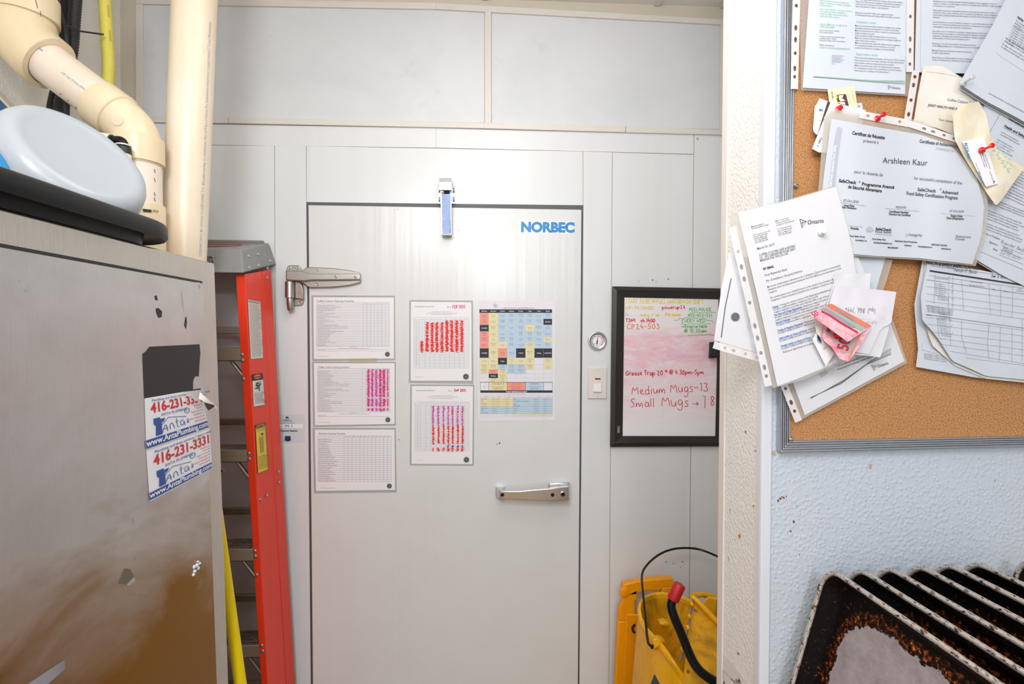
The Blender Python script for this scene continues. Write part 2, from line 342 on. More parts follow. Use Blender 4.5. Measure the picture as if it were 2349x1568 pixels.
# single-stroke hand lettering, x 0..w, y 0..1 (lower case 0..0.6)
HW = {}
for ln in '''A .7|0,0 .3,1 .6,0;.1,.4 .5,.4
B .6|0,0 0,1 .4,.95 .45,.7 0,.52 .5,.4 .5,.1 0,0
C .65|.6,.9 .3,1 0,.6 .05,.15 .35,0 .6,.1
D .65|0,0 0,1 .45,.85 .58,.5 .4,.1 0,0
E .6|.5,1 0,1 0,.5 .4,.52 0,.5 0,0 .5,0
F .6|.5,1 0,1 0,0;0,.5 .4,.52
G .7|.6,.85 .3,1 0,.55 .2,.02 .55,.1 .6,.45 .3,.42
H .65|0,0 0,1;.5,0 .5,1;0,.5 .5,.5
I .25|.1,0 .1,1
J .6|.1,1 .6,1;.4,1 .38,.2 .2,0 0,.15
L .55|0,1 0,0 .5,0
M .85|0,0 .1,1 .35,.3 .65,1 .75,0
N .7|0,0 .05,1 .5,0 .55,1
O .7|.3,1 0,.6 .1,.05 .45,0 .6,.5 .3,1
P .6|0,0 0,1 .45,.9 .45,.6 0,.45
R .65|0,0 0,1 .45,.9 .4,.6 0,.48 .55,0
S .6|.5,.9 .25,1 .05,.75 .45,.45 .4,.08 0,.05
T .65|0,1 .6,1;.3,1 .3,0
U .7|0,1 .02,.2 .3,0 .55,.2 .6,1
V .65|0,1 .3,0 .6,1
W .9|0,1 .15,0 .4,.7 .6,0 .8,1
Y .65|0,1 .3,.5 .6,1;.3,.5 .28,0
a .55|.45,.5 .15,.6 0,.25 .2,0 .45,.3 .45,.6 .5,0
b .55|0,1 0,0 .35,0 .45,.35 .2,.55 0,.4
c .5|.42,.5 .15,.6 0,.3 .15,0 .42,.1
d .6|.45,1 .45,0;.45,.45 .15,.6 0,.25 .15,0 .45,.15
e .5|.02,.3 .4,.35 .3,.6 .05,.5 0,.2 .2,0 .45,.1
f .4|.4,.95 .2,1 .15,0;0,.55 .35,.55
g .55|.45,.5 .15,.6 0,.25 .2,.02 .45,.3 .45,.55 .42,-.35 .2,-.5 0,-.3
h .55|0,1 0,0;0,.4 .25,.6 .4,.45 .42,0
i .22|.08,.6 .08,0;.09,.8 .1,.86
l .22|.08,1 .08,0
m .85|0,.6 .02,0 .1,.5 .3,.58 .36,.05 .45,.5 .65,.58 .7,0
n .6|0,.6 .02,0 .12,.5 .35,.58 .42,0
o .55|.2,.6 0,.3 .15,0 .4,.15 .4,.5 .2,.6
p .55|0,.6 0,-.45;0,.45 .25,.6 .45,.35 .25,.02 0,.1
q .55|.4,.5 .1,.6 0,.25 .2,.02 .42,.3 .42,.6 .4,-.4
r .42|0,.6 .03,0;.03,.4 .2,.6 .4,.55
s .45|.4,.5 .15,.6 .08,.4 .38,.2 .25,0 0,.06
t .45|.2,.9 .18,.1 .4,.02;0,.6 .4,.62
u .55|0,.6 .03,.1 .25,0 .4,.2 .42,.6 .45,0
v .5|0,.6 .2,0 .42,.6
w .7|0,.6 .15,0 .3,.4 .45,0 .62,.6
y .5|0,.6 .2,.1;.42,.6 .2,-.1 .0,-.45
0 .6|.28,1 0,.6 .08,.08 .38,0 .52,.5 .28,1
1 .35|.05,.8 .2,1 .18,0
2 .6|.02,.8 .25,1 .45,.75 .05,.02 .55,.03
3 .6|.03,.95 .45,.92 .2,.55 .5,.35 .3,0 0,.08
4 .6|.3,1 0,.35 .5,.35;.38,.6 .36,0
5 .6|.5,1 .1,1 .05,.55 .4,.58 .45,.15 .1,0 0,.1
6 .55|.4,1 .05,.5 .1,.03 .4,.08 .42,.4 .06,.4
7 .55|0,1 .5,1 .2,0
8 .58|.45,.85 .2,1 .08,.75 .45,.3 .25,0 .02,.2 .4,.7 .45,.85
9 .55|.42,.7 .2,.5 .03,.75 .25,1 .43,.75 .35,0
: .25|.1,.5 .11,.56;.1,.1 .11,.16
- .5|0,.45 .4,.48
> .8|0,.3 .6,.33;.4,.55 .65,.33 .4,.12
@ .9|.55,.6 .3,.7 .2,.35 .4,.25 .55,.6 .55,.3 .8,.4 .75,.9 .35,1 0,.6 .1,.1 .5,0 .8,.1
( .35|.3,1.1 .05,.6 .25,-.1
) .35|.0,1.1 .25,.6 .05,-.1
+ .6|.25,.7 .25,.1;0,.4 .5,.4
# .6|0,0 .5,1'''.split('\n'):
    h, s = ln.split('|'); c, wd = h.split(' ')
    HW[c] = (float(wd), [[tuple(float(q) for q in p.split(',')) for p in st.split(' ')] for st in s.split(';')])
def smooth_line(p, it=2):
    for _ in range(it):
        if len(p) < 3: return p
        q = [p[0]]
        for a, b in zip(p, p[1:]):
            q += [(a[0]*.75+b[0]*.25, a[1]*.75+b[1]*.25), (a[0]*.25+b[0]*.75, a[1]*.25+b[1]*.75)]
        q.append(p[-1]); p = q
    return p
class Surf:   # a real plane with an optional gentle bend towards the room; drawn on in photo pixels
    def __init__(s, P0, N, bend=None): s.P0, s.N, s.bend = Vector(P0), Vector(N).normalized(), bend
    def P(s, px, py, h=0):
        b = s.bend(px, py) if s.bend else 0
        return hit(px, py, s.P0+s.N*(b+h), s.N)
class CylSurf:   # points on a real cylinder, where the camera ray meets it
    def __init__(s, a, b, r): s.a, s.d, s.r, s.N = Vector(a), (Vector(b)-Vector(a)).normalized(), r, Vector((0, -1, 0))
    def P(s, px, py, h=0):
        d = ray(px, py); o = CAM-s.a; R = s.r+h
        dp = d-s.d*d.dot(s.d); op = o-s.d*o.dot(s.d); A = dp.dot(dp); B = 2*dp.dot(op); C = op.dot(op)-R*R; q = B*B-4*A*C
        t = (-B-math.sqrt(max(0, q)))/(2*A); return CAM+d*t
class Ink:
    def __init__(s, surf, parent, org=(0, 0), f=1.0, h=.0004):
        s.s, s.p, s.o, s.f, s.h, s.d = surf, parent, org, f, h, {}
    def fr(s, org, f): s.o, s.f = org, f; return s
    def T(s, x, y): return s.s.P(s.o[0]+x/s.f, s.o[1]+y/s.f, s.h)
    def acc(s, name, mat, V, F, dh=0):
        if name == 'cells': name = ('cell', len(s.d))
        mb = s.d.setdefault((name, mat), MB()); mb.add(V, F)
    def text(s, t, x, y, cap, mat=None, ang=0, sx=1, anchor='l', st='l', name='printed_text', sh=0, sy=1):
        mat = mat or ink_k; W = sum(GL.get(('a', c), .7) for c in t)*cap*sx
        off = -W/2 if anchor == 'c' else (-W if anchor == 'r' else 0)
        ca, sa = math.cos(ang), math.sin(ang)
        for c in t:
            if c != ' ' and (st, c) in GL:
                v, f = GL[(st, c)]; V = []
                for gx, gy in v:
                    u = off+(gx+gy*sh)*cap*sx; q = -gy*cap*sy
                    V.append(s.T(x+u*ca-q*sa, y+u*sa+q*ca))
                s.acc(name, mat, V, f)
            off += GL.get(('a', c), .7)*cap*sx
        return s
    def rect(s, x0, y0, x1, y1, mat, name='printed_text', n=1):
        s.quad([(x0, y0), (x1, y0), (x1, y1), (x0, y1)], mat, name, n); return s
    def quad(s, q, mat, name='printed_text', n=1):
        for i in range(n):
            a, b = i/n, (i+1)/n; L = lambda p, r, t: (p[0]+(r[0]-p[0])*t, p[1]+(r[1]-p[1])*t)
            s.acc(name, mat, [s.T(*L(q[0], q[1], a)), s.T(*L(q[0], q[1], b)), s.T(*L(q[3], q[2], b)), s.T(*L(q[3], q[2], a))], [(0, 1, 2, 3)])
    def line(s, pts, wd, mat, name='printed_text', seg=None):
        if seg:
            q = [pts[0]]
            for a, b in zip(pts, pts[1:]):
                n = max(1, int(math.hypot(b[0]-a[0], b[1]-a[1])/seg)); q += [(a[0]+(b[0]-a[0])*k/n, a[1]+(b[1]-a[1])*k/n) for k in range(1, n+1)]
            pts = q
        V = []; m = len(pts); h0 = s.h; s.cnt = (getattr(s, 'cnt', 0)+1) % 12; s.h += s.cnt*2.5e-5
        for i, p in enumerate(pts):
            s.h += 1.2e-6
            a, b = pts[max(0, i-1)], pts[min(m-1, i+1)]; dx, dy = b[0]-a[0], b[1]-a[1]; L = math.hypot(dx, dy) or 1
            V += [s.T(p[0]-dy/L*wd/2, p[1]+dx/L*wd/2), s.T(p[0]+dy/L*wd/2, p[1]-dx/L*wd/2)]
        s.h = h0; s.acc(name, mat, V, [(2*i, 2*i+1, 2*i+3, 2*i+2) for i in range(m-1)]); return s
    def disc(s, x, y, r, mat, name='printed_text', n=20, ry=None, r0=0):
        ry = ry or r
        if r0:
            V = [s.T(x+math.cos(2*math.pi*k/n)*r*q, y+math.sin(2*math.pi*k/n)*ry*q) for q in (1, r0) for k in range(n)]
            s.acc(name, mat, V, [(k, (k+1) % n, n+(k+1) % n, n+k) for k in range(n)])
        else: s.acc(name, mat, [s.T(x+math.cos(2*math.pi*k/n)*r, y+math.sin(2*math.pi*k/n)*ry) for k in range(n)], [tuple(range(n))])
        return s
    def poly(s, pts, mat, name='printed_text'):
        s.acc(name, mat, [s.T(*p) for p in pts], [tuple(range(len(pts)))]); return s
    def hand(s, t, x, y, cap, mat, wd, ang=0, sx=1, name='handwriting', jit=.03, space=.45):
        ca, sa = math.cos(ang), math.sin(ang); off = 0
        for c in t:
            if c == ' ': off += space*cap*sx; continue
            if c not in HW: continue
            W, st = HW[c]; jy = random.uniform(-jit, jit)*2
            for pl in st:
                pl = [(a+random.uniform(-jit, jit), b+random.uniform(-jit, jit)+jy) for a, b in pl]
                pl = smooth_line(pl)
                q = [(x+(off+a*cap*sx)*ca+b*cap*sa, y+(off+a*cap*sx)*sa-b*cap*ca) for a, b in pl]
                s.line(q, wd, mat, name)
            off += (W+.08)*cap*sx
        return s
    def flush(s):
        for (name, mat), mb in s.d.items():
            if isinstance(name, tuple): mk(name[0], mb.v, mb.f, mat, s.p); continue
            o = mk(name, mb.v, mb.f, mat, s.p)
            if len(mb.f) > 3: o['kind'] = 'stuff'
        s.d = {}
def coons(top, bottom, left, right):   # px polylines: top/bottom go left->right, left/right go top->bottom
    def par(pl):
        L = [0]
        for a, b in zip(pl, pl[1:]): L.append(L[-1]+math.hypot(b[0]-a[0], b[1]-a[1]))
        def f(t):
            d = t*L[-1]
            for i in range(len(pl)-1):
                if d <= L[i+1]+1e-9:
                    k = (d-L[i])/max(1e-9, L[i+1]-L[i]); return (pl[i][0]+(pl[i+1][0]-pl[i][0])*k, pl[i][1]+(pl[i+1][1]-pl[i][1])*k)
            return pl[-1]
        return f
    T, B, Lf, R = par(top), par(bottom), par(left), par(right)
    def S(u, v):
        t, b, l, r = T(u), B(u), Lf(v), R(v); o = []
        for k in (0, 1):
            o.append((1-v)*t[k]+v*b[k]+(1-u)*l[k]+u*r[k]-((1-u)*(1-v)*top[0][k]+u*(1-v)*top[-1][k]+(1-u)*v*bottom[0][k]+u*v*bottom[-1][k]))
        return o
    return S
def sheet_mesh(name, S, surf, mat, parent, n=(10, 10), thick=.0003, h=0, smooth=True):
    mb = MB().grid(lambda u, v, d: surf.P(*S(u, v), h+d), n[0], n[1], thick)
    return mb.build(name, mat, parent, smooth=smooth)
def quadS(q): return coons([q[0], q[1]], [q[3], q[2]], [q[0], q[3]], [q[1], q[2]])
def holed_strip(surf, a, b, wd, holes, mat, parent, h=0, name='punched_strip'):   # a->b centre line in px, holes: (t, r_along, r_across)
    dx, dy = b[0]-a[0], b[1]-a[1]; L = math.hypot(dx, dy); tx, ty = dx/L, dy/L; nx, ny = -ty, tx
    P = lambda s, c: surf.P(a[0]+tx*s+nx*c, a[1]+ty*s+ny*c, h)
    mb = MB(); cur = 0
    def plain(s0, s1):
        n = max(1, int((s1-s0)/12))
        for i in range(n):
            p, q = s0+(s1-s0)*i/n, s0+(s1-s0)*(i+1)/n
            mb.add([P(p, -wd/2), P(q, -wd/2), P(q, wd/2), P(p, wd/2)], [(0, 1, 2, 3)])
    for t, ra, rc in sorted(holes):
        s = t*L; e = ra+1.5; plain(cur, s-e); n = 24; V = []
        for k in range(n):
            an = 2*math.pi*k/n; c, sn = math.cos(an), math.sin(an); m = max(abs(c), abs(sn))
            V.append(P(s+e*c/m, wd/2*sn/m))
        for k in range(n):
            an = 2*math.pi*k/n; V.append(P(s+ra*math.cos(an), rc*math.sin(an)))
        mb.add(V, [(k, (k+1) % n, n+(k+1) % n, n+k) for k in range(n)]); cur = s+e
    plain(cur, L)
    return mb.build(name, mat, parent, smooth=True)
def inv(c):   # sheet centre helper
    return c
# ================================================================ SETTING
D = 1.92; ZC = 2.72; XL = -1.247; XR = 0.845; YR = -3.4; XE = 2.2
def st(o): o['kind'] = 'structure'; return o
floor_m = NT('quarry_tile_floor'); _v = floor_m.coord('Object'); _n = floor_m.noise(_v, 8, 4, .6)
floor_m.base(floor_m.ramp(_n, [(.3, '90734c'), (.7, 'ac8a5a')])); floor_m.b.inputs['Roughness'].default_value = .5; floor_m = floor_m.m
grout_m = M('grout', '5b4a3c', .9)
ceil_m = M('ceiling_panel', 'e9e7e2', .5, var=.35, vs=5, dirt='c4c2bd')
fl = st(MB().box((XL-.1, YR-.1, -.1), (XE+.1, D+.1, -.006)).build('floor', grout_m))
tm = MB().box((-.148, -.148, -.006), (.148, .148, 0)); first = None
for i in range(12):
    for j in range(18):
        x, y = XL+.15+i*.3, D-.15-j*.3
        if first is None:
            first = mk('tile', [v+Vector((x, y, 0)) for v in tm.v], tm.f, floor_m, fl); first.location = (0, 0, 0); fx, fy = x, y
        else:
            c = first.copy(); c.parent = fl; COL.objects.link(c); c.location = (x-fx, y-fy, 0)
st(MB().box((XL-.1, YR-.1, ZC), (XE+.1, D+.1, ZC+.1)).build('ceiling', ceil_m))
wl = st(MB().box((XL-.1, YR-.1, 0), (XL, D+.1, ZC)).build('wall_left', frp_left))
st(MB().box((XL, YR-.1, 0), (XE, YR, ZC)).build('wall_rear', M('rear_wall_paint', 'd8dade', .7)))
wb = st(MB().box((XL, D+.0035, 0), (XE, D+.1, ZC)).build('wall_back', seam_mat))
st(MB().box((XR, 1.087, 0), (XR+.1, D+.003, ZC)).build('wall_right', wall_white))
st(MB().box((XE, YR, 0), (XE+.1, .92, ZC)).build('wall_side', frp))
XC = .479; YP = .92; YB = 1.087
wp = st(MB().box((XC+.004, YP+.004, 0), (XE, YB, ZC)).build('wall_partition', frp))
MB().box((XC, YP+.004, 0), (XC+.004, YB, ZC)).build('side_panel', frp_warm, wp)
MB().box((XC+.004, YP, 0), (XE, YP+.004, ZC)).build('front_panel', frp, wp)
st(MB().box((XC-.004, YP-.004, 0), (XC+.014, YP, ZC)).box((XC-.004, YP, 0), (XC, YP+.018, ZC)).build('trim_1', M('corner_trim_white', 'dcdfe6', .35), bevel=.002))
st(MB().box((XC-.004, YB-.02, 0), (XC, YB+.004, ZC)).build('trim_2', M('corner_trim_pink', 'e6dcd6', .35), bevel=.001))
# --- back wall panels, traced corner by corner onto the plane Y=D; joints are recessed gaps
def panel(name, q, mat, parent, y=D, t=.003, bev=.0006):
    pts = quadY(q, y); return MB().prism(pts, (0, t, 0)).build(name, mat, parent, bevel=bev)
def low(x, y0, x2): return [(x, y0)]
panel('upper_panel', [(328, 9), (1111.5, 24), (1111.5, 281), (328, 269)], upper_grey, wb, D+.0005)
panel('upper_panel', [(1127.5, 25), (1651, 57), (1651, 296.5), (1127.5, 282)], upper_grey, wb, D+.0005)
def tstrip(name, q, y=D-.008, m=trim_white, bev=.001):
    return st(MB().prism(quadY(q, y), (0, .0112, 0)).build(name, m, bevel=bev))
tstrip('trim_3', [(311, -6), (1000, 6), (1000, 20.5), (311, 8.5)])
tstrip('trim_4', [(1000, 6), (1664, 44), (1664, 56.5), (1000, 20.5)])
tstrip('trim_5', [(1112, 24), (1127, 25), (1127, 282.5), (1112, 282)], D-.007)
tstrip('trim_6', [(311, 8.5), (327, 9), (327, 282), (311, 282)], D-.007)
tstrip('trim_7', [(1652, 56), (1665, 57), (1665, 311), (1652, 310)], D-.007)
tstrip('trim_8', [(311, 267.5), (523, 269.5), (523, 282), (311, 280)])
tstrip('trim_9', [(524, 269.5), (1110, 281), (1110, 294), (524, 282)])
tstrip('trim_10', [(1110, 281), (1435, 289), (1435, 303), (1110, 294)])
tstrip('trim_11', [(1436, 289.3), (1653, 297), (1653, 309), (1436, 303.2)])
for k, (xa, xb) in enumerate(((-.022, .0), (.585, .607), (XR-.02, XR))):
    st(MB().box((xa, YR, ZC-.006), (xb, D, ZC)).build('trim_%d' % (12+k), trim_white, bevel=.001))
P = lambda *a: panel('wall_panel', list(a), wall_white, wb)
P((311, 282), (1000, 293.5), (1000, 338.5), (311, 330)); P((1000.2, 293.5), (1591, 309), (1591, 353), (1000.2, 338.5))
P((311, 332.5), (628.8, 333.8), (632, 1700), (311, 1700))
P((630.6, 333.8), (702, 334.6), (702.5, 464), (714, 1700), (634, 1700))
P((703.5, 334.6), (1000, 340.5), (1336.8, 347), (1337, 470.5), (1000, 467), (703.5, 463.3))
P((1338.4, 347), (1404, 349.2), (1395, 1700), (1328, 1700), (1338.4, 470))
P((1406, 349.4), (1591, 355), (1577, 1700), (1397, 1700))
P((1593, 309), (1700, 311), (1700, 1700), (1579, 1700))
# --- cold-room door
door = st(MB().prism([PY(702, 462, D), PY(1338.5, 469, D), PY(1329, 1700, D), PY(714.5, 1700, D)], (0, .002, 0)).build('door_1', gap_mat))
for v in door.data.vertices: pass
door.location.y += .0008; ORG[door] = door.location.copy()
MB().prism([PY(707, 470, D-.012), PY(1334, 480.5, D-.012), PY(1325, 1700, D-.012), PY(718.5, 1700, D-.012)], (0, .0125, 0)).build('door_leaf', door_white, door, bevel=.002)
DL = D-.012
fs = Surf((0, DL, 0), (0, -1, 0)); ws = Surf((0, D, 0), (0, -1, 0))
MB().prism(quadY([(1191, 505), (1309, 508), (1308, 536), (1191, 533)], DL-.0003), (0, .0003, 0)).build('brand_sticker', white_m, door)
ik = Ink(fs, door, (960, 390), 6.18, .0008)
ik.text('NORBEC', 1450, 868, 128, norbec_b, ang=.012, sx=1.02, st='x', name='brand_lettering')
ik.text('TM', 2098, 815, 16, white_m, name='brand_lettering')
ik.flush()
# hinge
def hpx(pts, y0, y1): return MB().prism(quadY(pts, y0), (0, y1-y0, 0))
hinge = hpx([(657, 690), (657, 615), (661, 609), (668, 607.5), (684, 608), (690, 612), (692, 619), (694, 650), (696, 690), (696, 695), (692, 700), (660, 702), (656, 697)], D-.007, D).build('hinge', steel_hinge, door, bevel=.0015)
hinge.parent = door; ORG[hinge] = ORG[door]
hpx([(686, 622), (694, 619), (701, 613), (712, 612), (760, 614), (800, 619), (826, 625), (828, 640), (827, 648), (800, 655), (762, 659), (712, 660), (704, 657), (696, 650), (690, 646), (686, 644)], DL-.012, DL).build('hinge_strap', steel_hinge, hinge, bevel=.003)
hpx([(655, 619), (690, 621), (712, 627), (826, 627), (827, 642), (712, 643), (700, 645), (655, 643)], DL-.024, DL-.008).build('hinge_arm', steel_hinge, hinge, bevel=.004, seg=3)
hpx([(676, 645), (690, 648), (695, 660), (696, 688), (688, 686), (676, 684)], D-.02, D-.004).build('hinge_block', steel_hinge, hinge, bevel=.003)
a_, b_, c_ = PY(664.5, 645, D-.024), PY(664.8, 684, D-.024), PY(667, 713, D-.024)
MB().lathe(a_, b_-a_, [(0, .013), (.002, .0155), ((b_-a_).length-.002, .0155), ((b_-a_).length, .013)]).build('knuckle', steel_hinge, hinge, smooth=True)
MB().lathe(b_, c_-b_, [(0, .011), ((c_-b_).length-.005, .011), ((c_-b_).length-.001, .008), ((c_-b_).length, .005)]).build('hinge_pin', steel_hinge, hinge, smooth=True)
def screw(p, r=.0045, parent=None, mat=None, n=(0, -1, 0), name='screw', h=.002):
    return MB().lathe(p, n, [(0, r), (h*.5, r), (h, r*.7), (h*.8, r*.45), (h*.4, r*.3)], 14).build(name, mat or steel_bright, parent, smooth=True)
for x, y, yy in ((664, 614, D-.007), (683, 614.5, D-.007), (688, 694, D-.007), (663, 694, D-.007), (728, 619.5, DL-.012), (770, 635, DL-.024), (815, 635.5, DL-.024), (728, 652, DL-.012)):
    screw(PY(x, y, yy), .005, hinge)
# overhead closer latch
lt = hpx([(1003, 429), (1045, 429), (1045, 467), (1003, 467)], D-.003, D).build('latch', steel_bright, door, bevel=.001); ORG[lt] = ORG[door]
for x, y in ((1008, 440), (1008, 461), (1041, 440), (1041, 461)):
    MB().prism([PY(x+dx, y+dy, D-.0036) for dx, dy in ((-2.4, -9), (-1, -10.5), (1, -10.5), (2.4, -9), (2.4, 0), (1, 1.5), (-1, 1.5), (-2.4, 0))], (0, .001, 0)).build('slot', galv, lt)
    screw(PY(x, y, D-.004), .0036, lt, galv)
hpx([(1011, 440), (1035, 440), (1035, 470), (1011, 470)], D-.03, D-.003).build('latch_bracket', alu, lt, bevel=.002)
arm_l = MB(); _pr = [(409, D-.02), (408.5, D-.05), (411, D-.062), (418, D-.066), (435, D-.066), (437, D-.063)]
for (ya, pa), (yb, pb) in zip(_pr, _pr[1:]):
    for xx in ((1007.5, 1035.5),):
        q = [PY(xx[0], ya, pa), PY(xx[1], ya, pa), PY(xx[1], yb, pb), PY(xx[0], yb, pb)]; arm_l.prism(q, (0, .006, 0))
arm_l.build('latch_hook', steel_bright, lt, smooth=True)
hpx([(1012.5, 444), (1034, 444), (1035, 536), (1013.5, 536)], D-.055, D-.052).build('latch_face', galv, lt, bevel=.001)
hpx([(1011, 443), (1013, 443), (1015, 537), (1012, 537)], D-.055, D-.02).build('latch_side', steel_bright, lt)
hpx([(1033, 443), (1035.5, 443), (1035, 537), (1032.6, 537)], D-.055, D-.02).build('latch_side', steel_bright, lt)
hpx([(1013, 531), (1035, 531), (1034, 539), (1014, 539)], D-.053, D-.03).build('latch_tip', steel_bright, lt, bevel=.002)
MB().tube([PY(1019, 441, D-.045), PY(1031, 441, D-.045)], .006, 12).build('roller', black_steel, lt, smooth=True)
# pull handle
def hz(x, y): return (1120+x/10.677, 1080+y/10.677)
yh = DL-.055
hd = MB().prism([PY(*hz(*p), yh) for p in ((280, 485), (740, 488), (1100, 455), (1480, 425), (1980, 388), (1980, 712), (1500, 735), (1000, 722), (740, 712), (500, 695), (280, 680))], (0, .017, 0)).build('pull_handle', steel_bright, door, bevel=.003, seg=2); ORG[hd] = ORG[door]
MB().hull8([PY(*hz(185, 385), DL-.02), PY(*hz(300, 480), yh+.004), PY(*hz(300, 690), yh+.004), PY(*hz(185, 610), DL-.02)],
           [PY(*hz(185, 385), DL), PY(*hz(420, 380), DL), PY(*hz(420, 640), DL), PY(*hz(185, 610), DL)]).build('handle_foot', steel_bright, hd, bevel=.002)
MB().hull8([PY(*hz(1480, 290), DL-.03), PY(*hz(2000, 275), DL-.03), PY(*hz(2000, 680), DL-.03), PY(*hz(1500, 700), DL-.03)],
           [PY(*hz(1480, 290), DL), PY(*hz(2000, 275), DL), PY(*hz(2000, 680), DL), PY(*hz(1500, 700), DL)]).build('handle_base', steel_bright, hd, bevel=.003)
MB().hull8([PY(*hz(1520, 430), yh+.004), PY(*hz(1980, 400), yh+.004), PY(*hz(1980, 700), yh+.004), PY(*hz(1520, 720), yh+.004)],
           [PY(*hz(1500, 320), DL-.028), PY(*hz(2000, 300), DL-.028), PY(*hz(2000, 680), DL-.028), PY(*hz(1500, 700), DL-.028)]).build('handle_neck', steel_bright, hd, bevel=.002)
for x, r in ((348, .0062), (1575, .0062)):
    MB().lathe(PY(*hz(x, 582), yh), (0, -1, 0), [(-.001, r), (.0006, r), (.0007, r*.8)]).build('bolt_hole', black_steel, hd)
MB().lathe(PY(*hz(1822, 560), yh), (0, -1, 0), [(0, .009), (.003, .009), (.004, .0075)]).build('lock_ring', steel_bright, hd, smooth=True)
MB().lathe(PY(*hz(1822, 560), yh), (0, -1, 0), [(0, .007), (.0045, .0068)]).build('lock_core', black_steel, hd)
# ================================================================ LAMINATED SHEETS ON THE DOOR
def doc(name, label, cat, q, lamq=None, mat=M('door_sheet_paper', 'efedf0', .55), surf=fs, group=None, n=(2, 2), h=.0005, lm=None):
    c = surf.P(sum(p[0] for p in q)/4, sum(p[1] for p in q)/4, 0)
    t = thing(name, label, cat, c, group)
    if lamq: sheet_mesh('laminate', quadS(lamq), surf, lm or lam_m, t, n, .0002, h-.0002)
    sheet_mesh('page', quadS(q), surf, mat, t, n, .0003, h+.0003)
    return t
def emblem(k, x, y, r, m=None):
    m = m or ink_k; k.disc(x, y, r, m, 'emblem', 24, r0=.86); k.disc(x, y, r*.78, m, 'emblem', 24, r0=.55)
    for a in range(8):
        an = a*math.pi/4+.2; k.line([(x+math.cos(an)*r*.1, y+math.sin(an)*r*.1), (x+math.cos(an+.3)*r*.5, y+math.sin(an+.3)*r*.5)], r*.16, m, 'emblem')
def gridlines(k, xs, ys, wd, m=None, m2=None):
    for i, y in enumerate(ys): k.rect(xs[0], y-wd/2, xs[-1], y+wd/2, m or ink_grid, 'table_grid')
    for i, x in enumerate(xs): k.rect(x-wd/2, ys[0], x+wd/2, ys[-1], (m2 if (m2 and i % 3 == 1) else m) or ink_grid, 'table_grid')
OPEN = ['Review closing checklist and communication log', 'Turn on all production equipment - ovens - microwave - toaster', 'Prepare panini press with release agent and turn on', 'Turn on - lights - fireplace - television - radio', 'Start initial bake', 'Turn on coffee brewers and clean the water lines', 'Turn on hot chocolate machine', 'Fill sanitizer buckets - separate buckets for blue and green cloths', 'Set up cash registers', 'Set up soup and sandwich station', 'Brew all four blends of coffee prior to opening', 'Bring out A frame', 'Clean and restock sugar/sweetener dispenser containers', 'Clean and restock specialty beverage areas - hot brewed - shakers - blender - straws', 'Clean and restock beverage stations - sugar - cream - teas - coffee - straws - paper', 'Rotate used coffee prior to opening', 'Replenish display case as necessary following minimum required standards', 'Clean all chairs and sanitize all tables and booths', 'Clean dry and refrigerated display case', 'Clean dishes and restock and tidy', 'Tidy take out bags with napkins', 'Clean all glass as required', 'Clean and polish tables as required', 'Turn on dishwasher and set up 3 compartment sink', 'Prepare yogurt parfaits', 'Change garbages as required']
CLOSE = ['Restock all refrigerated products', 'Restock all paper products', 'Clean and restock condiment station', 'Clean and restock hot chocolate machine', 'Clean and restock espresso machine', 'Clean and de-lime coffee brewers', 'Clean and restock cream/milk dispenser', 'Clean and restock sugar/sweetener dispenser containers', 'Clean and restock specialty beverage areas - hot brewed - shakers - blender - straws', 'Clean and restock beverage stations - sugar - cream - teas - coffee - straws - paper', 'Clean coffee urns', 'Clean and stock sandwich bar, change containers, cover containers', 'Clean food equipment - toaster - panini press - microwave - soup wells - hot holding', 'Empty all food as needed', 'Clean all chairs and sanitize all tables and booths', 'Clean dry and refrigerated display case', 'Clean dishes and restock and tidy', 'Clean all glass', 'Tidy take out bags with napkins', 'Put up mats and sweep and mop, stores swept and mop all floors', 'Turn off all appliances - television - radio - fireplace - ovens - lights', 'Clean and turn off dishwasher', 'Prep brew coffee for the mornings', 'Turn off open sign and bring in A frame', 'Take out garbage and cardboard', 'Lock all doors windows and set alarm code']
MONTH = ['Sandwich fridge filter cleaned', 'Back bar fridge filter cleaned', 'Oven filter cleaned', 'Ice cream filter cleaned', 'Showcase filter cleaned', 'Microwave filters cleaned', 'Walk in fridge filter cleaned', 'Walk in freezer filter cleaned', 'Bottled beverage fridge filter cleaned', 'Baseboards in dining room cleaned', 'Baseboards and walls in washroom cleaned', 'Baseboards behind counter cleaned', 'Floors and grout lines scrubbed with bleach', 'AC unit filter cleaned/replaced', 'Ceiling air vents cleaned', 'Fire extinguishers cleaned/dusted', 'Dining room tables and chairs cleaned', 'Retail displays fully cleaned', 'Dining room ceilings/walls dusted', 'Back of house ceilings and walls dusted']
# opening
F1 = 5.8725
t = doc('checklist_sheet', 'laminated opening checklist with empty tick columns, top left of the door sheets', 'notice', [(718.7, 681.3), (903.5, 682), (903.8, 822), (720, 823.2)], [(714, 677), (906, 678), (907, 826), (716, 828)])
k = Ink(fs, t, (700, 660), F1, .0012)
k.text('Coffee Culture Opening Checklist', 157, 188, 22, ink_blue, st='r', sx=1.12)
xs = [157, 782, 833, 882, 931, 981, 1031, 1082, 1133]; ys = [200+0]+[222+i*21.65 for i in range(27)]
gridlines(k, xs, ys, 2.6, None, ink_gridw); k.rect(157, 785, 1135, 787, ink_grid); k.rect(157, 822, 1135, 824, ink_grid); k.rect(157, 846, 1135, 848, ink_grid)
for i, s in enumerate(OPEN): k.text(s, 168, 241+i*21.65, 9.2, ink_g, sx=.86)
for i, s in enumerate(['Mon', 'Tue', 'Wed', 'Thu', 'Fri', 'Sat', 'Sun']): k.text(s, 806+i*50, 218, 8, ink_g, anchor='c')
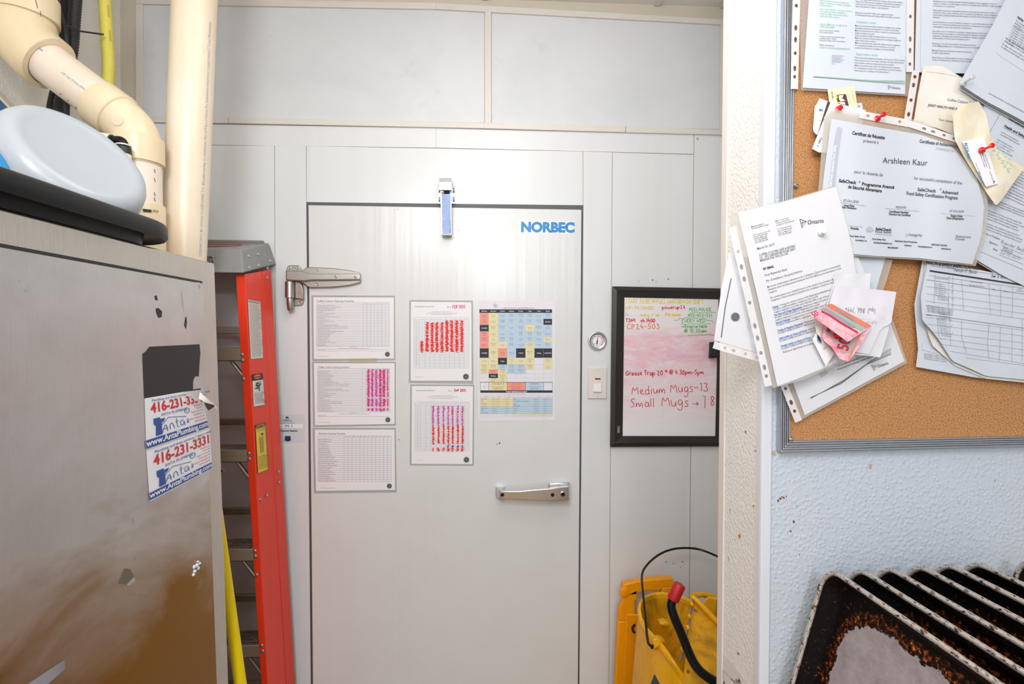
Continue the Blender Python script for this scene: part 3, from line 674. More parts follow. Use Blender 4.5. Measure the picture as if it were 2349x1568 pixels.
k.text('Complete Every 2 Hours', 650, 803, 8.5, ink_g, anchor='c'); k.text('Ice water checklist | Washroom checklist | Time and temperature log | Change sanitizer solution', 650, 820, 8.5, ink_g, anchor='c', sx=.86)
k.text('MANAGER SIGN OFF', 168, 841, 8, ink_blue); k.text('CC.1008 Opening Checklist 2013', 162, 926, 8, ink_g); emblem(k, 1108, 893, 34); k.flush()
# closing
def scribble(k, x, y0, y1, wd, mat, pen=3.2, step=7):
    y = y0; pts = []
    while y < y1:
        pts = [(x+wd*.82*(-1 if (j+int(y)) % 2 else 1)*random.uniform(.35, 1), y+random.uniform(-step, step)*.9) for j in range(5)]
        k.line(smooth_line(pts, 1), pen*random.uniform(1.1, 1.7), mat, 'handwriting'); y += step*.8
F2 = 4.7525
t = doc('checklist_sheet', 'laminated closing checklist with pink scribbled tick columns, middle left on the door', 'notice', [(720, 832.6), (905, 832.6), (905, 971.8), (722.7, 975)], [(715.5, 829), (908, 829), (908, 976), (718, 979)])
k = Ink(fs, t, (700, 820), F2, .0012)
k.text('Coffee Culture Closing Checklist', 140, 112, 17, ink_blue, st='r', sx=1.02)
xs = [135, 622, 665, 711, 757, 802, 842, 885, 922]; ys = [120]+[139+i*17.35 for i in range(27)]
gridlines(k, xs, ys, 2.2, None, ink_gridw); k.rect(135, 639, 922, 641, ink_grid)
for i, s in enumerate(CLOSE): k.text(s, 144, 153+i*17.35, 7.6, ink_g, sx=.86)
for i, s in enumerate(['Mon', 'Tue', 'Wed', 'Thu', 'Fri', 'Sat', 'Sun']): k.text(s, 641+i*42, 126, 6.6, ink_g, anchor='c')
k.text('Complete Every 2 Hours', 535, 603, 7, ink_g, anchor='c'); k.text('Ice water checklist | Washroom checklist | Time and temperature log | Change sanitizer solution', 535, 616, 7, ink_g, anchor='c', sx=.86)
k.text('MANAGER SIGN OFF', 144, 635, 6.6, ink_blue); k.text('CC.1008 Closing Checklist 2013', 144, 708, 6.6, ink_g); emblem(k, 902, 677, 28)
for x, m, wd in ((690, mk_pink, 26), (732, mk_pink, 24), (776, mk_mag, 28), (820, mk_pink, 28), (860, mk_pink, 30), (901, mk_pink, 18)):
    for y0, y1 in ((130, 428), (445, 530), (552, 580)): scribble(k, x, y0, y1, wd, m, 2.6 if wd > 20 else 1.6, 6.5)
k.flush()
# monthly
t = doc('checklist_sheet', 'laminated monthly cleaning chart with twelve blank columns, lowest left sheet on the door', 'notice', [(722, 985), (905, 985), (906, 1123), (724.8, 1125.5)], [(717, 981), (908, 981), (910, 1129), (720, 1131)])
k = Ink(fs, t, (700, 820), F2, .0012)
k.text('Monthly Cleaning Checklist', 146, 836, 18, ink_blue, st='r')
xs = [140, 425]+[425+43*i for i in range(1, 13)]; ys = [851, 874]+[899+i*23.7 for i in range(20)]
gridlines(k, xs, ys, 2.4, None, ink_gridw)
for i, s in enumerate(MONTH): k.text(s, 148, 894+i*23.7, 9.4, ink_k, sx=.84)
for i, s in enumerate('JAN FEB MAR APR MAY JUNE JULY AUG SEPT OCT NOV DEC'.split()): k.text(s, 446+i*42.6, 864, 8, ink_g, anchor='c')
k.text('CC.1009 Monthly cleaning checklist 2013', 155, 1424, 7, ink_g); emblem(k, 918, 1398, 28)
k.line([(262, 1150), (258, 1172)], 3, mk_gr, 'handwriting'); k.flush()
# washroom february
t = doc('washroom_log', 'laminated washroom log with bright red initials to mid page, upper on the door', 'notice', [(942.7, 691.5), (1081.4, 693), (1082, 873), (942, 872.8)], [(939, 688), (1085, 689), (1086, 880), (938, 878)])
k = Ink(fs, t, (700, 660), F1, .0012)
k.text('WASHROOM CHECKLIST', 1477, 260, 15, ink_g, st='r', sx=1.05); k.text('Month:', 1912, 264, 13, ink_g); k.hand('FEB 2025', 1985, 275, 42, mk_pink, 7, ang=-.02, sx=.82)
for i, s in enumerate(['Initial to indicate you have cleaned all washrooms', 'Areas Cleaned Sink | Toilet | Mirror | Counter | Floor | Baseboard | Faucets', 'Product Stocked - Soap | Toilet paper | Paper towel']): k.text(s, 1838, 326+i*18, 9, ink_g, anchor='c')
xs = [1465, 1534, 1614, 1684, 1748, 1815, 1883, 1945, 2010, 2075, 2140, 2203]; ys = [400, 432]+[432+20.2*i for i in range(1, 33)]
gridlines(k, xs, ys, 2.2, None, ink_gridw)
for i, s in enumerate(['Open', '8 am', '10 am', '12 pm', '2 pm', '4 pm', '6 pm', '8 pm', '10 pm', 'Close']): k.text(s, 1574+i*66, 425, 8, ink_g, anchor='c')
for i in range(31): k.text(str(i+1), 1498, 449+i*20.2, 9, ink_g, anchor='c')
for x, y0 in ((1572, 715), (1645, 470), (1712, 470), (1775, 470), (1845, 470), (1910, 445), (1975, 445), (2042, 445), (2110, 445)): scribble(k, x, y0, 865, 40, mk_rr, 4.2, 11)
k.text('CC Checklists-WC 2013', 1470, 1203, 7.5, ink_g); emblem(k, 2166, 1195, 40); k.flush()
# washroom january
t = doc('washroom_log', 'laminated washroom log with pink and red initials to the last row, lower on the door', 'notice', [(945, 885), (1085, 885.5), (1083.4, 1064), (944, 1063.5)], [(941, 881), (1088, 882), (1087, 1068), (940, 1067)])
k = Ink(fs, t, (700, 820), F2, .0012)
k.text('WASHROOM CHECKLIST', 1207, 364, 12, ink_g, st='r', sx=1.05); k.text('Month:', 1560, 366, 10.5, ink_g); k.hand('JAN 2025', 1622, 370, 29, mk_red, 6, sx=.85)
for i, s in enumerate(['Initial to indicate you have cleaned all washrooms', 'Areas Cleaned Sink | Toilet | Mirror | Counter | Floor | Baseboard | Faucets', 'Product Stocked - Soap | Toilet paper | Paper towel']): k.text(s, 1498, 415+i*15, 7.4, ink_g, anchor='c')
xs = [1198, 1254, 1316, 1372, 1428, 1480, 1538, 1586, 1640, 1694, 1740, 1788]; ys = [480, 502]+[502+16.6*i for i in range(1, 32)]
gridlines(k, xs, ys, 1.8, None, ink_gridw)
for i, s in enumerate(['Open', '8 am', '10 am', '12 pm', '2 pm', '4 pm', '6 pm', '8 pm', '10 pm', 'Close']): k.text(s, 1285+i*53.5, 494, 6.6, ink_g, anchor='c')
for i in range(31): k.text(str(i+1), 1226, 516+i*16.2, 7, ink_g, anchor='c')
for x in (1394, 1452, 1508, 1560, 1607, 1663, 1715):
    scribble(k, x, 528, 575, 26, mk_mag, 2.6, 9); scribble(k, x, 580, 605, 22, mk_rr if x > 1570 else mk_mag, 3, 9); scribble(k, x, 615, 735, 24, mk_mag, 2.2, 9)
    scribble(k, x, 742, 940 if x > 1400 else 945, 24, mk_rr, 2.8, 10); scribble(k, x, 985, 1018, 26 if x > 1400 else 14, mk_rr, 3.4, 12)
    if x > 1540: scribble(k, x, 958, 975, 24, mk_pu, 3, 9)
k.text('CC Checklists-WC 2013', 1200, 1118, 6, ink_g); emblem(k, 1758, 1112, 32); k.flush()
# shelf life chart
F3 = 5.059
t = doc('shelf_life_chart', 'colour coded shelf life chart in blue, yellow and salmon cells, right sheet on the door', 'notice', [(1095.4, 688.8), (1272, 689.8), (1272.7, 964), (1096, 966.5)], None, M('chart_board', 'e6e2ea', .5))
k = Ink(fs, t, (1080, 670), F3, .0012)
k.rect(100, 198, 943, 238, cell_k, 'cells'); k.disc(286, 156, 26, ink_l, 'emblem', 24, r0=.8); k.disc(286, 156, 14, ink_l, 'emblem')
k.text('COFFEE CULTURE CAFE - SHELF LIFE REFERENCE CHART', 555, 188, 10.5, ink_blue, anchor='c', sx=.95)
cx = [103, 208, 315, 420, 525, 634, 738, 843, 943]; ry = [240, 308, 378, 453, 518, 576, 650, 760, 838, 893, 945, 995, 1040]
GR = ['rybbbbbb', 'rybbbbbk', 'kybbbybb', 'rybbbbbb', 'rybbbbby', 'ryybbybb', 'kyrbkykk', 'yykyyy.y', 'yybbby.y', 'yrybb...', '.ky.....', '.yy.....']
CM = {'r': cell_r, 'y': cell_y, 'b': cell_b, 'k': cell_k}
KT = {(2, 0): '2 HOURS', (1, 7): '30 DAYS', (6, 0): '4 HOURS', (6, 4): '4 DAYS', (6, 6): '14 Days', (6, 7): '2 MONTHS', (7, 2): '2 Days', (10, 1): '24 Hours'}
WD = 'Baked Muffins|Baked Scones|Baked Croissants|Baked Danishes|Cinnamon Buns|Baked Strudels|Iced Coffee|Greek Yogurt|Cookies|Cheddar Cheese|Sliced Tomato|Sliced Onion|Cream Cheese|Muffin Batter|Chicken salad|Tuna salad|Sausage|Whipped Topping|Caramel Sauce|Fresh Spinach'.split('|')
for r in range(12):
    for c in range(8):
        g = GR[r][c]
        if g != '.': k.rect(cx[c]+.7, ry[r]+.7, cx[c+1]-.7, ry[r+1]-.7, CM[g], 'cells')
        mx = (cx[c]+cx[c+1])/2; my = (ry[r]+ry[r+1])/2
        k.h = .0016
        if g == 'k': k.text(KT.get((r, c), ''), mx, my+6, 11, white_m, anchor='c', st='b')
        elif g != '.':
            k.text(random.choice(WD), mx, my-3, 8, ink_g, anchor='c', sx=.85); k.text('in an insert', mx, my+13, 8, ink_g, anchor='c', sx=.85)
            if random.random() < .5: k.text(random.choice(WD), mx, my-18, 8, ink_g, anchor='c', sx=.85)
        k.h = .0012
gridlines(k, cx, ry, 1.6, ink_l)
k.h = .0016
for i, s in enumerate(['30 Minutes', 'Serve First', '24 Hours', '48 Hours', '72 Hours', '5 Days', '7 Days', '30 Days']): k.text(s, (cx[i]+cx[i+1])/2, 224, 11, white_m, anchor='c', st='b', sx=.9)
k.h = .0012
k.rect(108, 1042, 948, 1046, cell_k); k.rect(108, 1138, 948, 1142, cell_k)
for x0, x1, m, s in ((212, 420, cell_y, 'ROOM TEMPERATURE'), (422, 634, cell_r, 'HOT HOLDING'), (636, 844, cell_b, 'REFRIGERATED')):
    k.rect(x0, 1046, x1, 1138, m, 'cells'); k.h = .0016; k.text(s, (x0+x1)/2, 1068, 10, ink_k, anchor='c')
    for j, s2 in enumerate(['PRODUCT TO BE STORED AT', s+' SET', 'BETWEEN 68F AND 72F']): k.text(s2, (x0+x1)/2, 1096+j*16, 7.5, ink_g, anchor='c')
    k.h = .0012
for x in (108, 210, 421, 635, 847, 946): k.rect(x-1.5, 1042, x+1.5, 1142, cell_k)
k.text('Legend', 160, 1100, 9, ink_g, anchor='c'); k.rect(110, 1142, 948, 1165, cell_k, 'cells'); k.h = .0016; k.text('THAW REFERENCE CHART', 530, 1161, 14, white_m, anchor='c', st='b'); k.h = .0012
k.text('*Please see product sheet for specific thawing instructions', 530, 1184, 6, ink_g, anchor='c')
tx = [112, 250, 400, 490, 735, 848, 948]; ty = [1195, 1220]+[1220+27*i for i in range(1, 9)]
for r in range(8):
    a, b = ty[r+1], ty[r+2]; m = cell_y if r < 4 else cell_b
    if r < 7: k.rect(112, a, 490, b, m, 'cells')
    k.rect(490, a, 948, b, cell_b if r < 7 else cell_y, 'cells')
gridlines(k, tx, ty, 1.4, ink_l); k.h = .0016
for i, s in enumerate(['Product', 'Location', 'Time', 'Product', 'Location', 'Time']): k.text(s, (tx[i]+tx[i+1])/2, 1214, 8, ink_g, anchor='c')
for i, (a, b) in enumerate(zip(['Bagels & Breads', 'Wraps', 'English Muffins', 'Frozen Bread', 'Whipped Cream', 'Chicken', 'Western Egg Patty'], ['Bacon', 'Chocolate Brownies, Coffee Shortbites', 'Sausage', 'Muffin Batter Mix', 'Frappe Mix', 'Soups Chili', 'Cake'])):
    y = 1240+i*27; k.text(a, 118, y, 8.5, ink_blue, sx=.9); k.text(b, 498, y, 8.5, ink_blue, sx=.85)
    for x in (258, 741): k.text('Refrigerator' if i > 3 or x > 300 else 'Room Temperature', x, y, 7.5, ink_g, sx=.85)
    for x in (408, 854): k.text('24 Hours', x, y, 7.5, ink_g, sx=.85)
k.text('January 2017', 860, 1468, 7, ink_l, anchor='c'); k.flush()
# adhesive residue and tape
for q in ([(800, 822), (864, 821), (864, 832), (800, 832)],):
    t = thing('tape_strip', 'yellowed strip of old tape between the top and middle left checklists', 'tape', fs.P(832, 827)); sheet_mesh('tape', quadS(q), fs, tape_m, t, (1, 1), .0002, .0016)
# ================================================================ THINGS ON THE BACK WALL RIGHT OF THE DOOR
c0 = PY(1370, 782, D); t = thing('thermometer', 'round chrome dial thermometer set in the wall above the switch', 'thermometer', c0)
R_ = .0345
MB().lathe(c0, (0, -1, 0), [(0, R_), (.003, R_), (.0065, R_*.93), (.0075, R_*.8), (.0055, R_*.68), (.004, R_*.64)], 40).build('bezel', steel_bright, t, smooth=True)
MB().lathe(c0, (0, -1, 0), [(0, R_*.66), (.0046, R_*.66)], 40).build('dial', white_m, t)
dsf = Surf((0, D-.0048, 0), (0, -1, 0)); k = Ink(dsf, t, (1330, 640), 3.92, .0003)
dcx, dcy = 157, 557
for a0, a1, m in ((-150, -10, ink_blue), (-5, 140, mk_red)):
    pts = [(dcx+48*math.sin(math.radians(a)), dcy-48*math.cos(math.radians(a))) for a in range(a0, a1, 6)]; k.line(pts, 5, m, 'scale')
for a in range(-140, 150, 14): k.line([(dcx+r*math.sin(math.radians(a)), dcy-r*math.cos(math.radians(a))) for r in (36, 43)], 1.5, ink_k, 'scale')
k.text('-40', dcx-26, dcy+22, 7, ink_k, name='scale', anchor='c'); k.text('20', dcx, dcy-25, 7, ink_k, name='scale', anchor='c'); k.text('60', dcx+26, dcy+6, 7, ink_k, name='scale', anchor='c'); k.text('80', dcx+24, dcy+30, 7, ink_k, name='scale', anchor='c')
k.text('NORBEC', dcx-2, dcy+46, 7, ink_blue, name='scale', anchor='c'); k.h = .0012
k.poly([(dcx-10, dcy+28), (dcx+8, dcy-42), (dcx+2, dcy+29)], ink_k, 'needle'); k.disc(dcx, dcy, 6, ink_k, 'needle'); k.flush()
for a in (-90, 30, 150): screw(c0+Vector((math.cos(math.radians(a+180))*R_*.86, -.006, math.sin(math.radians(a+180))*R_*.86)), .003, t)
# switch
def wz(x, y): return (1330+x/3.92, 640+y/3.92)
t = thing('light_switch', 'white rocker switch plate with small red pilot window below the dial', 'switch', PY(1370, 878, D))
plate = M('switch_plate', 'e4dfda', .35)
MB().prism([PY(*wz(*p), D-.006) for p in ((75, 793), (244, 795), (242, 1075), (73, 1075))], (0, .006, 0)).build('plate', plate, t, bevel=.002)
MB().prism([PY(*wz(*p), D-.0075) for p in ((122, 862), (200, 862), (198, 1018), (121, 1018))], (0, .003, 0)).build('insert', plate, t, bevel=.0005)
MB().hull8([PY(*wz(x, y), Y) for x, y, Y in ((126, 940, D-.009), (192, 938, D-.009), (195, 1014, D-.014), (122, 1012, D-.014))], [PY(*wz(x, y), D-.006) for x, y in ((126, 940), (192, 940), (195, 1016), (122, 1016))]).build('rocker', M('switch_rocker', 'efece9', .3), t, bevel=.0006)
MB().prism([PY(*wz(*p), D-.0085) for p in ((137, 890), (186, 890), (186, 902), (137, 902))], (0, .002, 0)).build('pilot_light', M('dark_red_lens', '9a141c', .2), t)
for y in (817, 1055): screw(PY(*wz(161, y), D-.006), .0032, t, plate)
# whiteboard
t = thing('whiteboard', 'black framed whiteboard smeared pink with marker notes', 'whiteboard', PY(1535, 1024, D))
k_ = NT('smeared_whiteboard'); k_.b.inputs['Roughness'].default_value = .25
g_ = k_.coord('Generated'); o_ = k_.coord('Object', (6, 1, 18)); nz = k_.noise(o_, 2.2, 5, .65, 1.0); n2 = k_.noise(k_.coord('Object', (3, 1, 9)), 3, 4, .6, .5)
sep = k_.n('ShaderNodeSeparateXYZ'); k_.l(g_, sep.inputs[0])
band = k_.ramp(sep.outputs[2], [(.05, 0.0), (.25, .35), (.45, .6), (.6, 1.0), (.72, .9), (.8, .15), (1.0, .05)])
ml = k_.n('ShaderNodeMath', operation='MULTIPLY'); k_.l(k_.ramp(nz, [(.3, .15), (.7, 1.0)]), ml.inputs[0]); k_.l(band, ml.inputs[1])
c1 = k_.mix(ml.outputs[0], lin('f2f1f4'), lin('f6b6c4')); m2 = k_.n('ShaderNodeMath', operation='MULTIPLY'); k_.l(k_.ramp(n2, [(.5, 0.0), (.75, .55)]), m2.inputs[0]); k_.l(band, m2.inputs[1])
k_.base(k_.mix(m2.outputs[0], c1, lin('e0a8dc')))
YW = D-.018
MB().prism([PY(*wz(*p), D-.008) for p in ((395, 160), (1255, 178), (1226, 1415), (380, 1415))], (0, .006, 0)).build('board_face', k_.m, t)
O = [(297, 64), (1330, 84), (1305, 1503), (276, 1507)]; I = [(402, 163), (1250, 180), (1221, 1411), (385, 1410)]; Mi = [(335, 100), (1300, 118), (1277, 1468), (316, 1472)]
for i in range(4):
    j = (i+1) % 4
    fr = MB().prism([PY(*wz(*O[i]), YW+.004), PY(*wz(*O[j]), YW+.004), PY(*wz(*Mi[j]), YW), PY(*wz(*Mi[i]), YW)], (0, .012, 0))
    fr.prism([PY(*wz(*Mi[i]), YW+.002), PY(*wz(*Mi[j]), YW+.002), PY(*wz(*I[j]), YW+.007), PY(*wz(*I[i]), YW+.007)], (0, .009, 0))
    fr.build('frame', black_frame, t, bevel=.0008)
wsf = Surf((0, D-.008, 0), (0, -1, 0)); k = Ink(wsf, t, (1330, 640), 3.92, .0006)
k.hand('STAFF TO BE IN FULL UNIFORM ON SHIFT', 412, 216, 40, mk_ye, 5, ang=.012, sx=.80, space=.3); k.hand('WIFI PASSWORD', 412, 272, 30, mk_ye, 4.5, sx=.98)
k.hand(':powerup24', 730, 268, 32, mk_red, 5.5, ang=-.01, sx=1.15); k.hand('PEEL POLICE', 985, 286, 28, mk_gr, 4.5, sx=1.08, space=.2); k.line([(985, 302), (1225, 298)], 3, mk_gr, 'handwriting')
k.hand('Fo', 412, 332, 26, ink_l, 4); k.hand('using it as', 540, 332, 26, mk_ye, 5, sx=1.2); k.hand('FM mono', 770, 332, 28, mk_ye, 7, sx=1.0); k.hand('905-453-331', 972, 340, 30, mk_gr, 4.5, sx=1.05)
k.hand('TSN1', 412, 386, 32, mk_red, 6.5, sx=1.1); k.hand('ch 1400', 548, 386, 32, mk_red, 6.5, sx=1.05, space=.3); k.hand('CP24-503', 425, 450, 46, mk_or, 6, ang=-.015, sx=1.22, space=.4)
k.hand('EVERY WED', 918, 390, 30, mk_gr, 4, sx=1.12); k.line([(908, 404), (1180, 402)], 3, mk_gr, 'handwriting')
k.line(smooth_line([(850, 366), (880, 372), (900, 345), (930, 362), (960, 340), (1000, 360), (1040, 342), (1080, 362), (1120, 345), (1150, 375), (1190, 370), (1210, 400)]), 3.5, mk_gr, 'handwriting')
k.hand('> Reserve table', 915, 438, 32, mk_gr, 4.5, sx=.92, space=.15); k.hand('@ 10:30am', 940, 482, 34, mk_gr, 5, ang=-.02, sx=1.05, space=.4)
k.line(smooth_line([(970, 500), (1000, 512), (1020, 495), (1050, 510), (1080, 495), (1110, 508), (1150, 495), (1205, 506)]), 4, mk_gr, 'handwriting')
k.hand('Grease Trap 20', 412, 866, 42, mk_red, 6.5, ang=-.015, sx=1.02, space=.25); k.hand('th', 765, 838, 26, mk_red, 5, sx=.9); k.hand('@ 4:30pm-5pm', 805, 856, 40, mk_red, 6, sx=.98, space=.35)
k.hand('Medium', 470, 1036, 76, mk_red, 5.5, ang=-.03, sx=1.02); k.hand('Mugs', 815, 1022, 86, mk_red, 5, ang=-.04, sx=.92); k.hand('-13', 1030, 1006, 78, mk_red, 5.5, sx=1.05)
k.hand('Small', 455, 1156, 80, mk_red, 5.5, ang=-.03, sx=1.0); k.hand('Mugs', 735, 1140, 92, mk_red, 5.5, sx=1.02); k.hand('>', 1008, 1140, 60, mk_red, 5, sx=1.6); k.line([(1105, 1052), (1128, 1050), (1126, 1155), (1118, 1158)], 5.5, mk_red, 'handwriting'); k.hand('8', 1172, 1140, 90, mk_red, 5.5, sx=.9)
k.quad([(340, 1318), (358, 1318), (356, 1384), (338, 1384)], black_matte, 'maker_badge'); k.h = .011; k.line([(343, 1318), (359, 1318), (356, 1384), (338, 1384), (343, 1318)], 1.6, white_m, 'maker_badge'); k.text('Quartet', 352, 1380, 10, white_m, ang=-math.pi/2+.02, name='maker_badge'); k.flush()
t = thing('marker_clip', 'small black clip on the right edge of the whiteboard', 'clip', PY(1640, 803, D-.03))
MB().prism(quadY([(1631, 784), (1650, 784), (1650, 820), (1629, 822)], D-.04), (0, .018, 0)).build('clip_body', black_matte, t, bevel=.003)
MB().tube([PY(1633, 815, D-.042), PY(1648, 814, D-.042)], .004, 10).build('clip_roll', black_matte, t, smooth=True)
# wall label by the ladder
t = thing('wall_label', 'small white pest control station label on the wall beside the ladder', 'label', ws.P(668, 980))
sheet_mesh('label_sheet', quadS([(641, 951), (699, 950), (700, 1013), (643, 1014)]), ws, M('pale_label', 'd6dade', .5), t, (1, 1), .0003, .0006)
k = Ink(ws, t, (300, 840), 2.155, .0012)
k.poly([(765, 258), (768, 246), (773, 250), (778, 246), (781, 258), (776, 258), (773, 253), (770, 258)], ink_blue, 'logo'); k.text('ABELL', 774, 272, 11, ink_k, anchor='c', sx=1.1, st='r'); k.text('AbellPestControl.com', 775, 282, 5, ink_blue, anchor='c', st='r')
k.rect(735, 284, 850, 305, white_m); k.h = .0018; k.hand('IM 1', 762, 300, 13, ink_k, 2, sx=1.4, name='handwriting'); k.text('Control Station', 737, 322, 9, ink_blue, st='b', sx=1.05); k.poly([(762, 344), (790, 344), (790, 362), (797, 362), (776, 372), (755, 362), (762, 362)], ink_blue, 'arrow'); k.flush()
# bolts and scuffs on the wall
for x, y in ((1600, 318), (1593, 1253), (385, 286)):
    t = screw(PY(x, y, D), .004, None, M('white_screw', 'c8c8c8', .4), name='wall_screw', h=.004)
    tag(t, {1600: 'tiny white screw at the upper right of the wall', 1593: 'tiny white screw above the mop bucket handle', 385: 'tiny white screw behind the upright pipe'}[x], 'screw')
# ================================================================ LEFT SIDE
def homog(q, W, H):   # local (0..W, 0..H) -> px quad
    (x0, y0), (x1, y1), (x2, y2), (x3, y3) = q
    dx1, dx2, sx = x1-x2, x3-x2, x0-x1+x2-x3; dy1, dy2, sy = y1-y2, y3-y2, y0-y1+y2-y3
    dn = dx1*dy2-dx2*dy1; g = (sx*dy2-dx2*sy)/dn; h = (dx1*sy-sx*dy1)/dn
    a, b, c = x1-x0+g*x1, x3-x0+h*x3, x0; d, e, f = y1-y0+g*y1, y3-y0+h*y3, y0
    def T(x, y):
        u, v = x/W, y/H; w_ = g*u+h*v+1; return ((a*u+b*v+c)/w_, (d*u+e*v+f)/w_)
    return T
class QInk(Ink):
    def __init__(s, surf, parent, q, W, H, h=.0006):
        super().__init__(surf, parent, h=h); s.m = homog(q, W, H)
    def T(s, x, y): return s.s.P(*s.m(x, y), s.h)
XF = -.629
FT = PX(493, 604, XF); ZT = FT.z; FB_ = PY(525, 1568, FT.y); NTc = Vector((XF, .45, ZT))
NF = (FB_-FT).cross(NTc-FT).normalized(); NF = NF if NF.x > 0 else -NF
fx = lambda x, y, h=0: hit(x, y, FT+NF*h, NF)
def fa(Y, z, h=0): return Vector((FT.x+h-(NF.z*(z-FT.z)+NF.y*(Y-FT.y))/NF.x, Y, z))
def ext(a, b, z): return a+(b-a)*((z-a.z)/(b.z-a.z))
FBt = ext(FT, FB_, .1)
cab = thing('steel_cabinet', 'tall scuffed stainless steel cabinet at the left with plumbing magnets', 'cabinet', (XF-.29, .85, 0))
MB().prism([Vector((XF, .45, ZT)), FT, FBt, fa(.45, .1)], (-.58, 0, 0)).build('body', steel_edge, cab, bevel=.004)
zp = fx(448, 647.4).z
pt, pb = fx(459, 650), ext(fx(459, 650), fx(491.5, 1568), .16); g1 = ext(fx(464, 652), fx(497, 1568), .155)
MB().prism([fa(.475, zp+.006, .0005), fx(464, 650, .0005)+Vector((0, 0, .005)), g1+Vector((.0005, 0, 0)), fa(.475, .155, .0005)], (-.002, 0, 0)).build('panel_gap', M('dark_gap', '2a2a2e', .6), cab)
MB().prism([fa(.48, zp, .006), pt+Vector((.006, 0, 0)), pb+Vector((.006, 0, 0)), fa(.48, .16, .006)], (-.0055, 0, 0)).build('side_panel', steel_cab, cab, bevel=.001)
bl = MB(); _w = fx(460, 656, .008); bl.lathe(_w-Vector((.006, 0, 0)), (1, 0, 0), [(0, .009), (.003, .008), (.005, .004), (.006, .001)], 9); bl.build('weld_bead', steel_edge, cab, smooth=True)
for x in (-1.17, -.67):
    for y in (.5, 1.2): MB().tube([(x, y, .1), (x, y, .02), (x, y, 0)], [.02, .02, .024], 16).build('foot', black_steel, cab, smooth=True)
fz = Surf(FT+Vector((.006, 0, 0)), NF); GO = (290, 740); GF = 3.5625
def gz(x, y): return (GO[0]+x/GF, GO[1]+y/GF)
t = thing('black_sticker', 'torn plain black sticker above the plumbing magnets on the steel cabinet', 'sticker', fz.P(*gz(360, 400)))
mb = MB(); q = [fz.P(*gz(*p), .0006) for p in ((148, 618), (133, 255), (160, 235), (190, 195), (598, 175), (605, 250), (598, 330), (592, 440), (568, 435), (552, 455), (545, 490), (545, 545), (607, 535), (610, 610))]
mb.prism(q, (-.0006, 0, 0)).build('vinyl', black_matte, t)
def magnet(label, q, curl, full, num):
    t = thing('plumbing_magnet', label, 'magnet', fz.P(*gz(sum(p[0] for p in q)/4, sum(p[1] for p in q)/4)), 'plumber phone magnets')
    Q = [gz(*p) for p in q]
    S = quadS(Q)
    def fn(u, v, d):
        c = 0
        if curl: c = max(0, (u-.66)*1.0+(.34-v)*.8-.26)**1.5*.1
        p = fz.P(*S(u, v), .0008+d); return p+Vector((c, 0, 0))
    MB().grid(fn, 16, 14, .0006).build('magnet_sheet', white_m, t, smooth=True)
    k = QInk(fz, t, Q, 520, 400, .0016)
    if curl:
        H = k.m
        def T(x, y):
            u, v = x/520, y/400; return fz.P(*H(x, y), .0016)+Vector((max(0, (u-.66)+(.34-v)*.8-.26)**1.5*.1, 0, 0))
        k.T = T
    k.text('Plumbing and drain services 7 days a week', 55, 42, 23, sign_blue, st='r', sx=.83)
    k.text(num, 45, 138, 82, sign_red, st='b', sx=.70)
    k.text('ANTA PLUMBING', 120, 184, 22, sign_blue, st='r', sx=.9); k.disc(345, 190, 26, sign_blue, 'badge', 24, r0=.82); k.text('GARAGE', 345, 194, 7, sign_blue, anchor='c')
    for i, s in enumerate(['Plumbing', 'Drain', 'Water service', 'Catch basin', 'Camera Inspection', 'Sump pump']):
        k.text(s, 486, 170+i*28, 15, sign_red, anchor='r', st='r', sx=.85); k.disc(497, 164+i*28, 4.5, sign_blue)
    # faucet and house logo
    k.poly([(60, 190), (110, 190), (110, 205), (150, 205), (135, 230), (118, 235), (118, 325), (70, 325), (75, 250), (60, 235)], sign_blue, 'logo')
    k.line([(110, 262), (175, 208), (330, 240)], 5, sign_blue, 'logo')
    k.line(smooth_line([(118, 318), (150, 245), (160, 315)]), 5, sign_blue, 'logo'); k.line([(124, 290), (165, 290)], 4, sign_blue, 'logo')
    k.line(smooth_line([(180, 310), (182, 265), (205, 260), (215, 310)]), 5, sign_blue, 'logo'); k.line([(240, 235), (240, 305), (258, 308)], 5, sign_blue, 'logo'); k.line([(226, 262), (262, 262)], 4, sign_blue, 'logo')
    k.line(smooth_line([(300, 265), (275, 262), (268, 300), (292, 308), (303, 265), (306, 312)]), 5, sign_blue, 'logo'); k.disc(336, 292, 9, sign_blue, 'logo', r0=.5); k.rect(333, 262, 339, 284, sign_blue, 'logo')
    k.rect(2, 335, 518, 392, sign_blue, 'blue_band'); k.h += .0005
    if curl:
        H = k.m; k.T = lambda x, y: fz.P(*H(x, y), .0021)
    k.text('www.AntaPlumbing.com', 260, 378, 40, white_m, anchor='c', st='b', sx=.88); k.flush()
    return t
t1 = magnet('upper plumbing phone magnet with its top right corner curling off', [(148, 618), (600, 540), (677, 858), (162, 1042)], True, False, '416-231-3331')
magnet('lower plumbing phone magnet lying flat and complete', [(161, 1048), (680, 862), (703, 1190), (190, 1460)], False, True, '416-231-3331')
mb = MB(); mb.grid(lambda u, v, d: fz.P(*gz(590+(1-v)*10+u*120+v*40*u, 566+u*100+v*(52-10*u)), .012+.012*math.sin(u*2.5)+d), 6, 4, .0006); mb.build('curled_corner', paper_aged, t1, smooth=True)
MB().prism([fz.P(*gz(*p), .028) for p in ((637, 650), (720, 672), (722, 684), (672, 716), (655, 690))], (-.0006, 0, 0)).build('curled_tip', black_matte, t1)
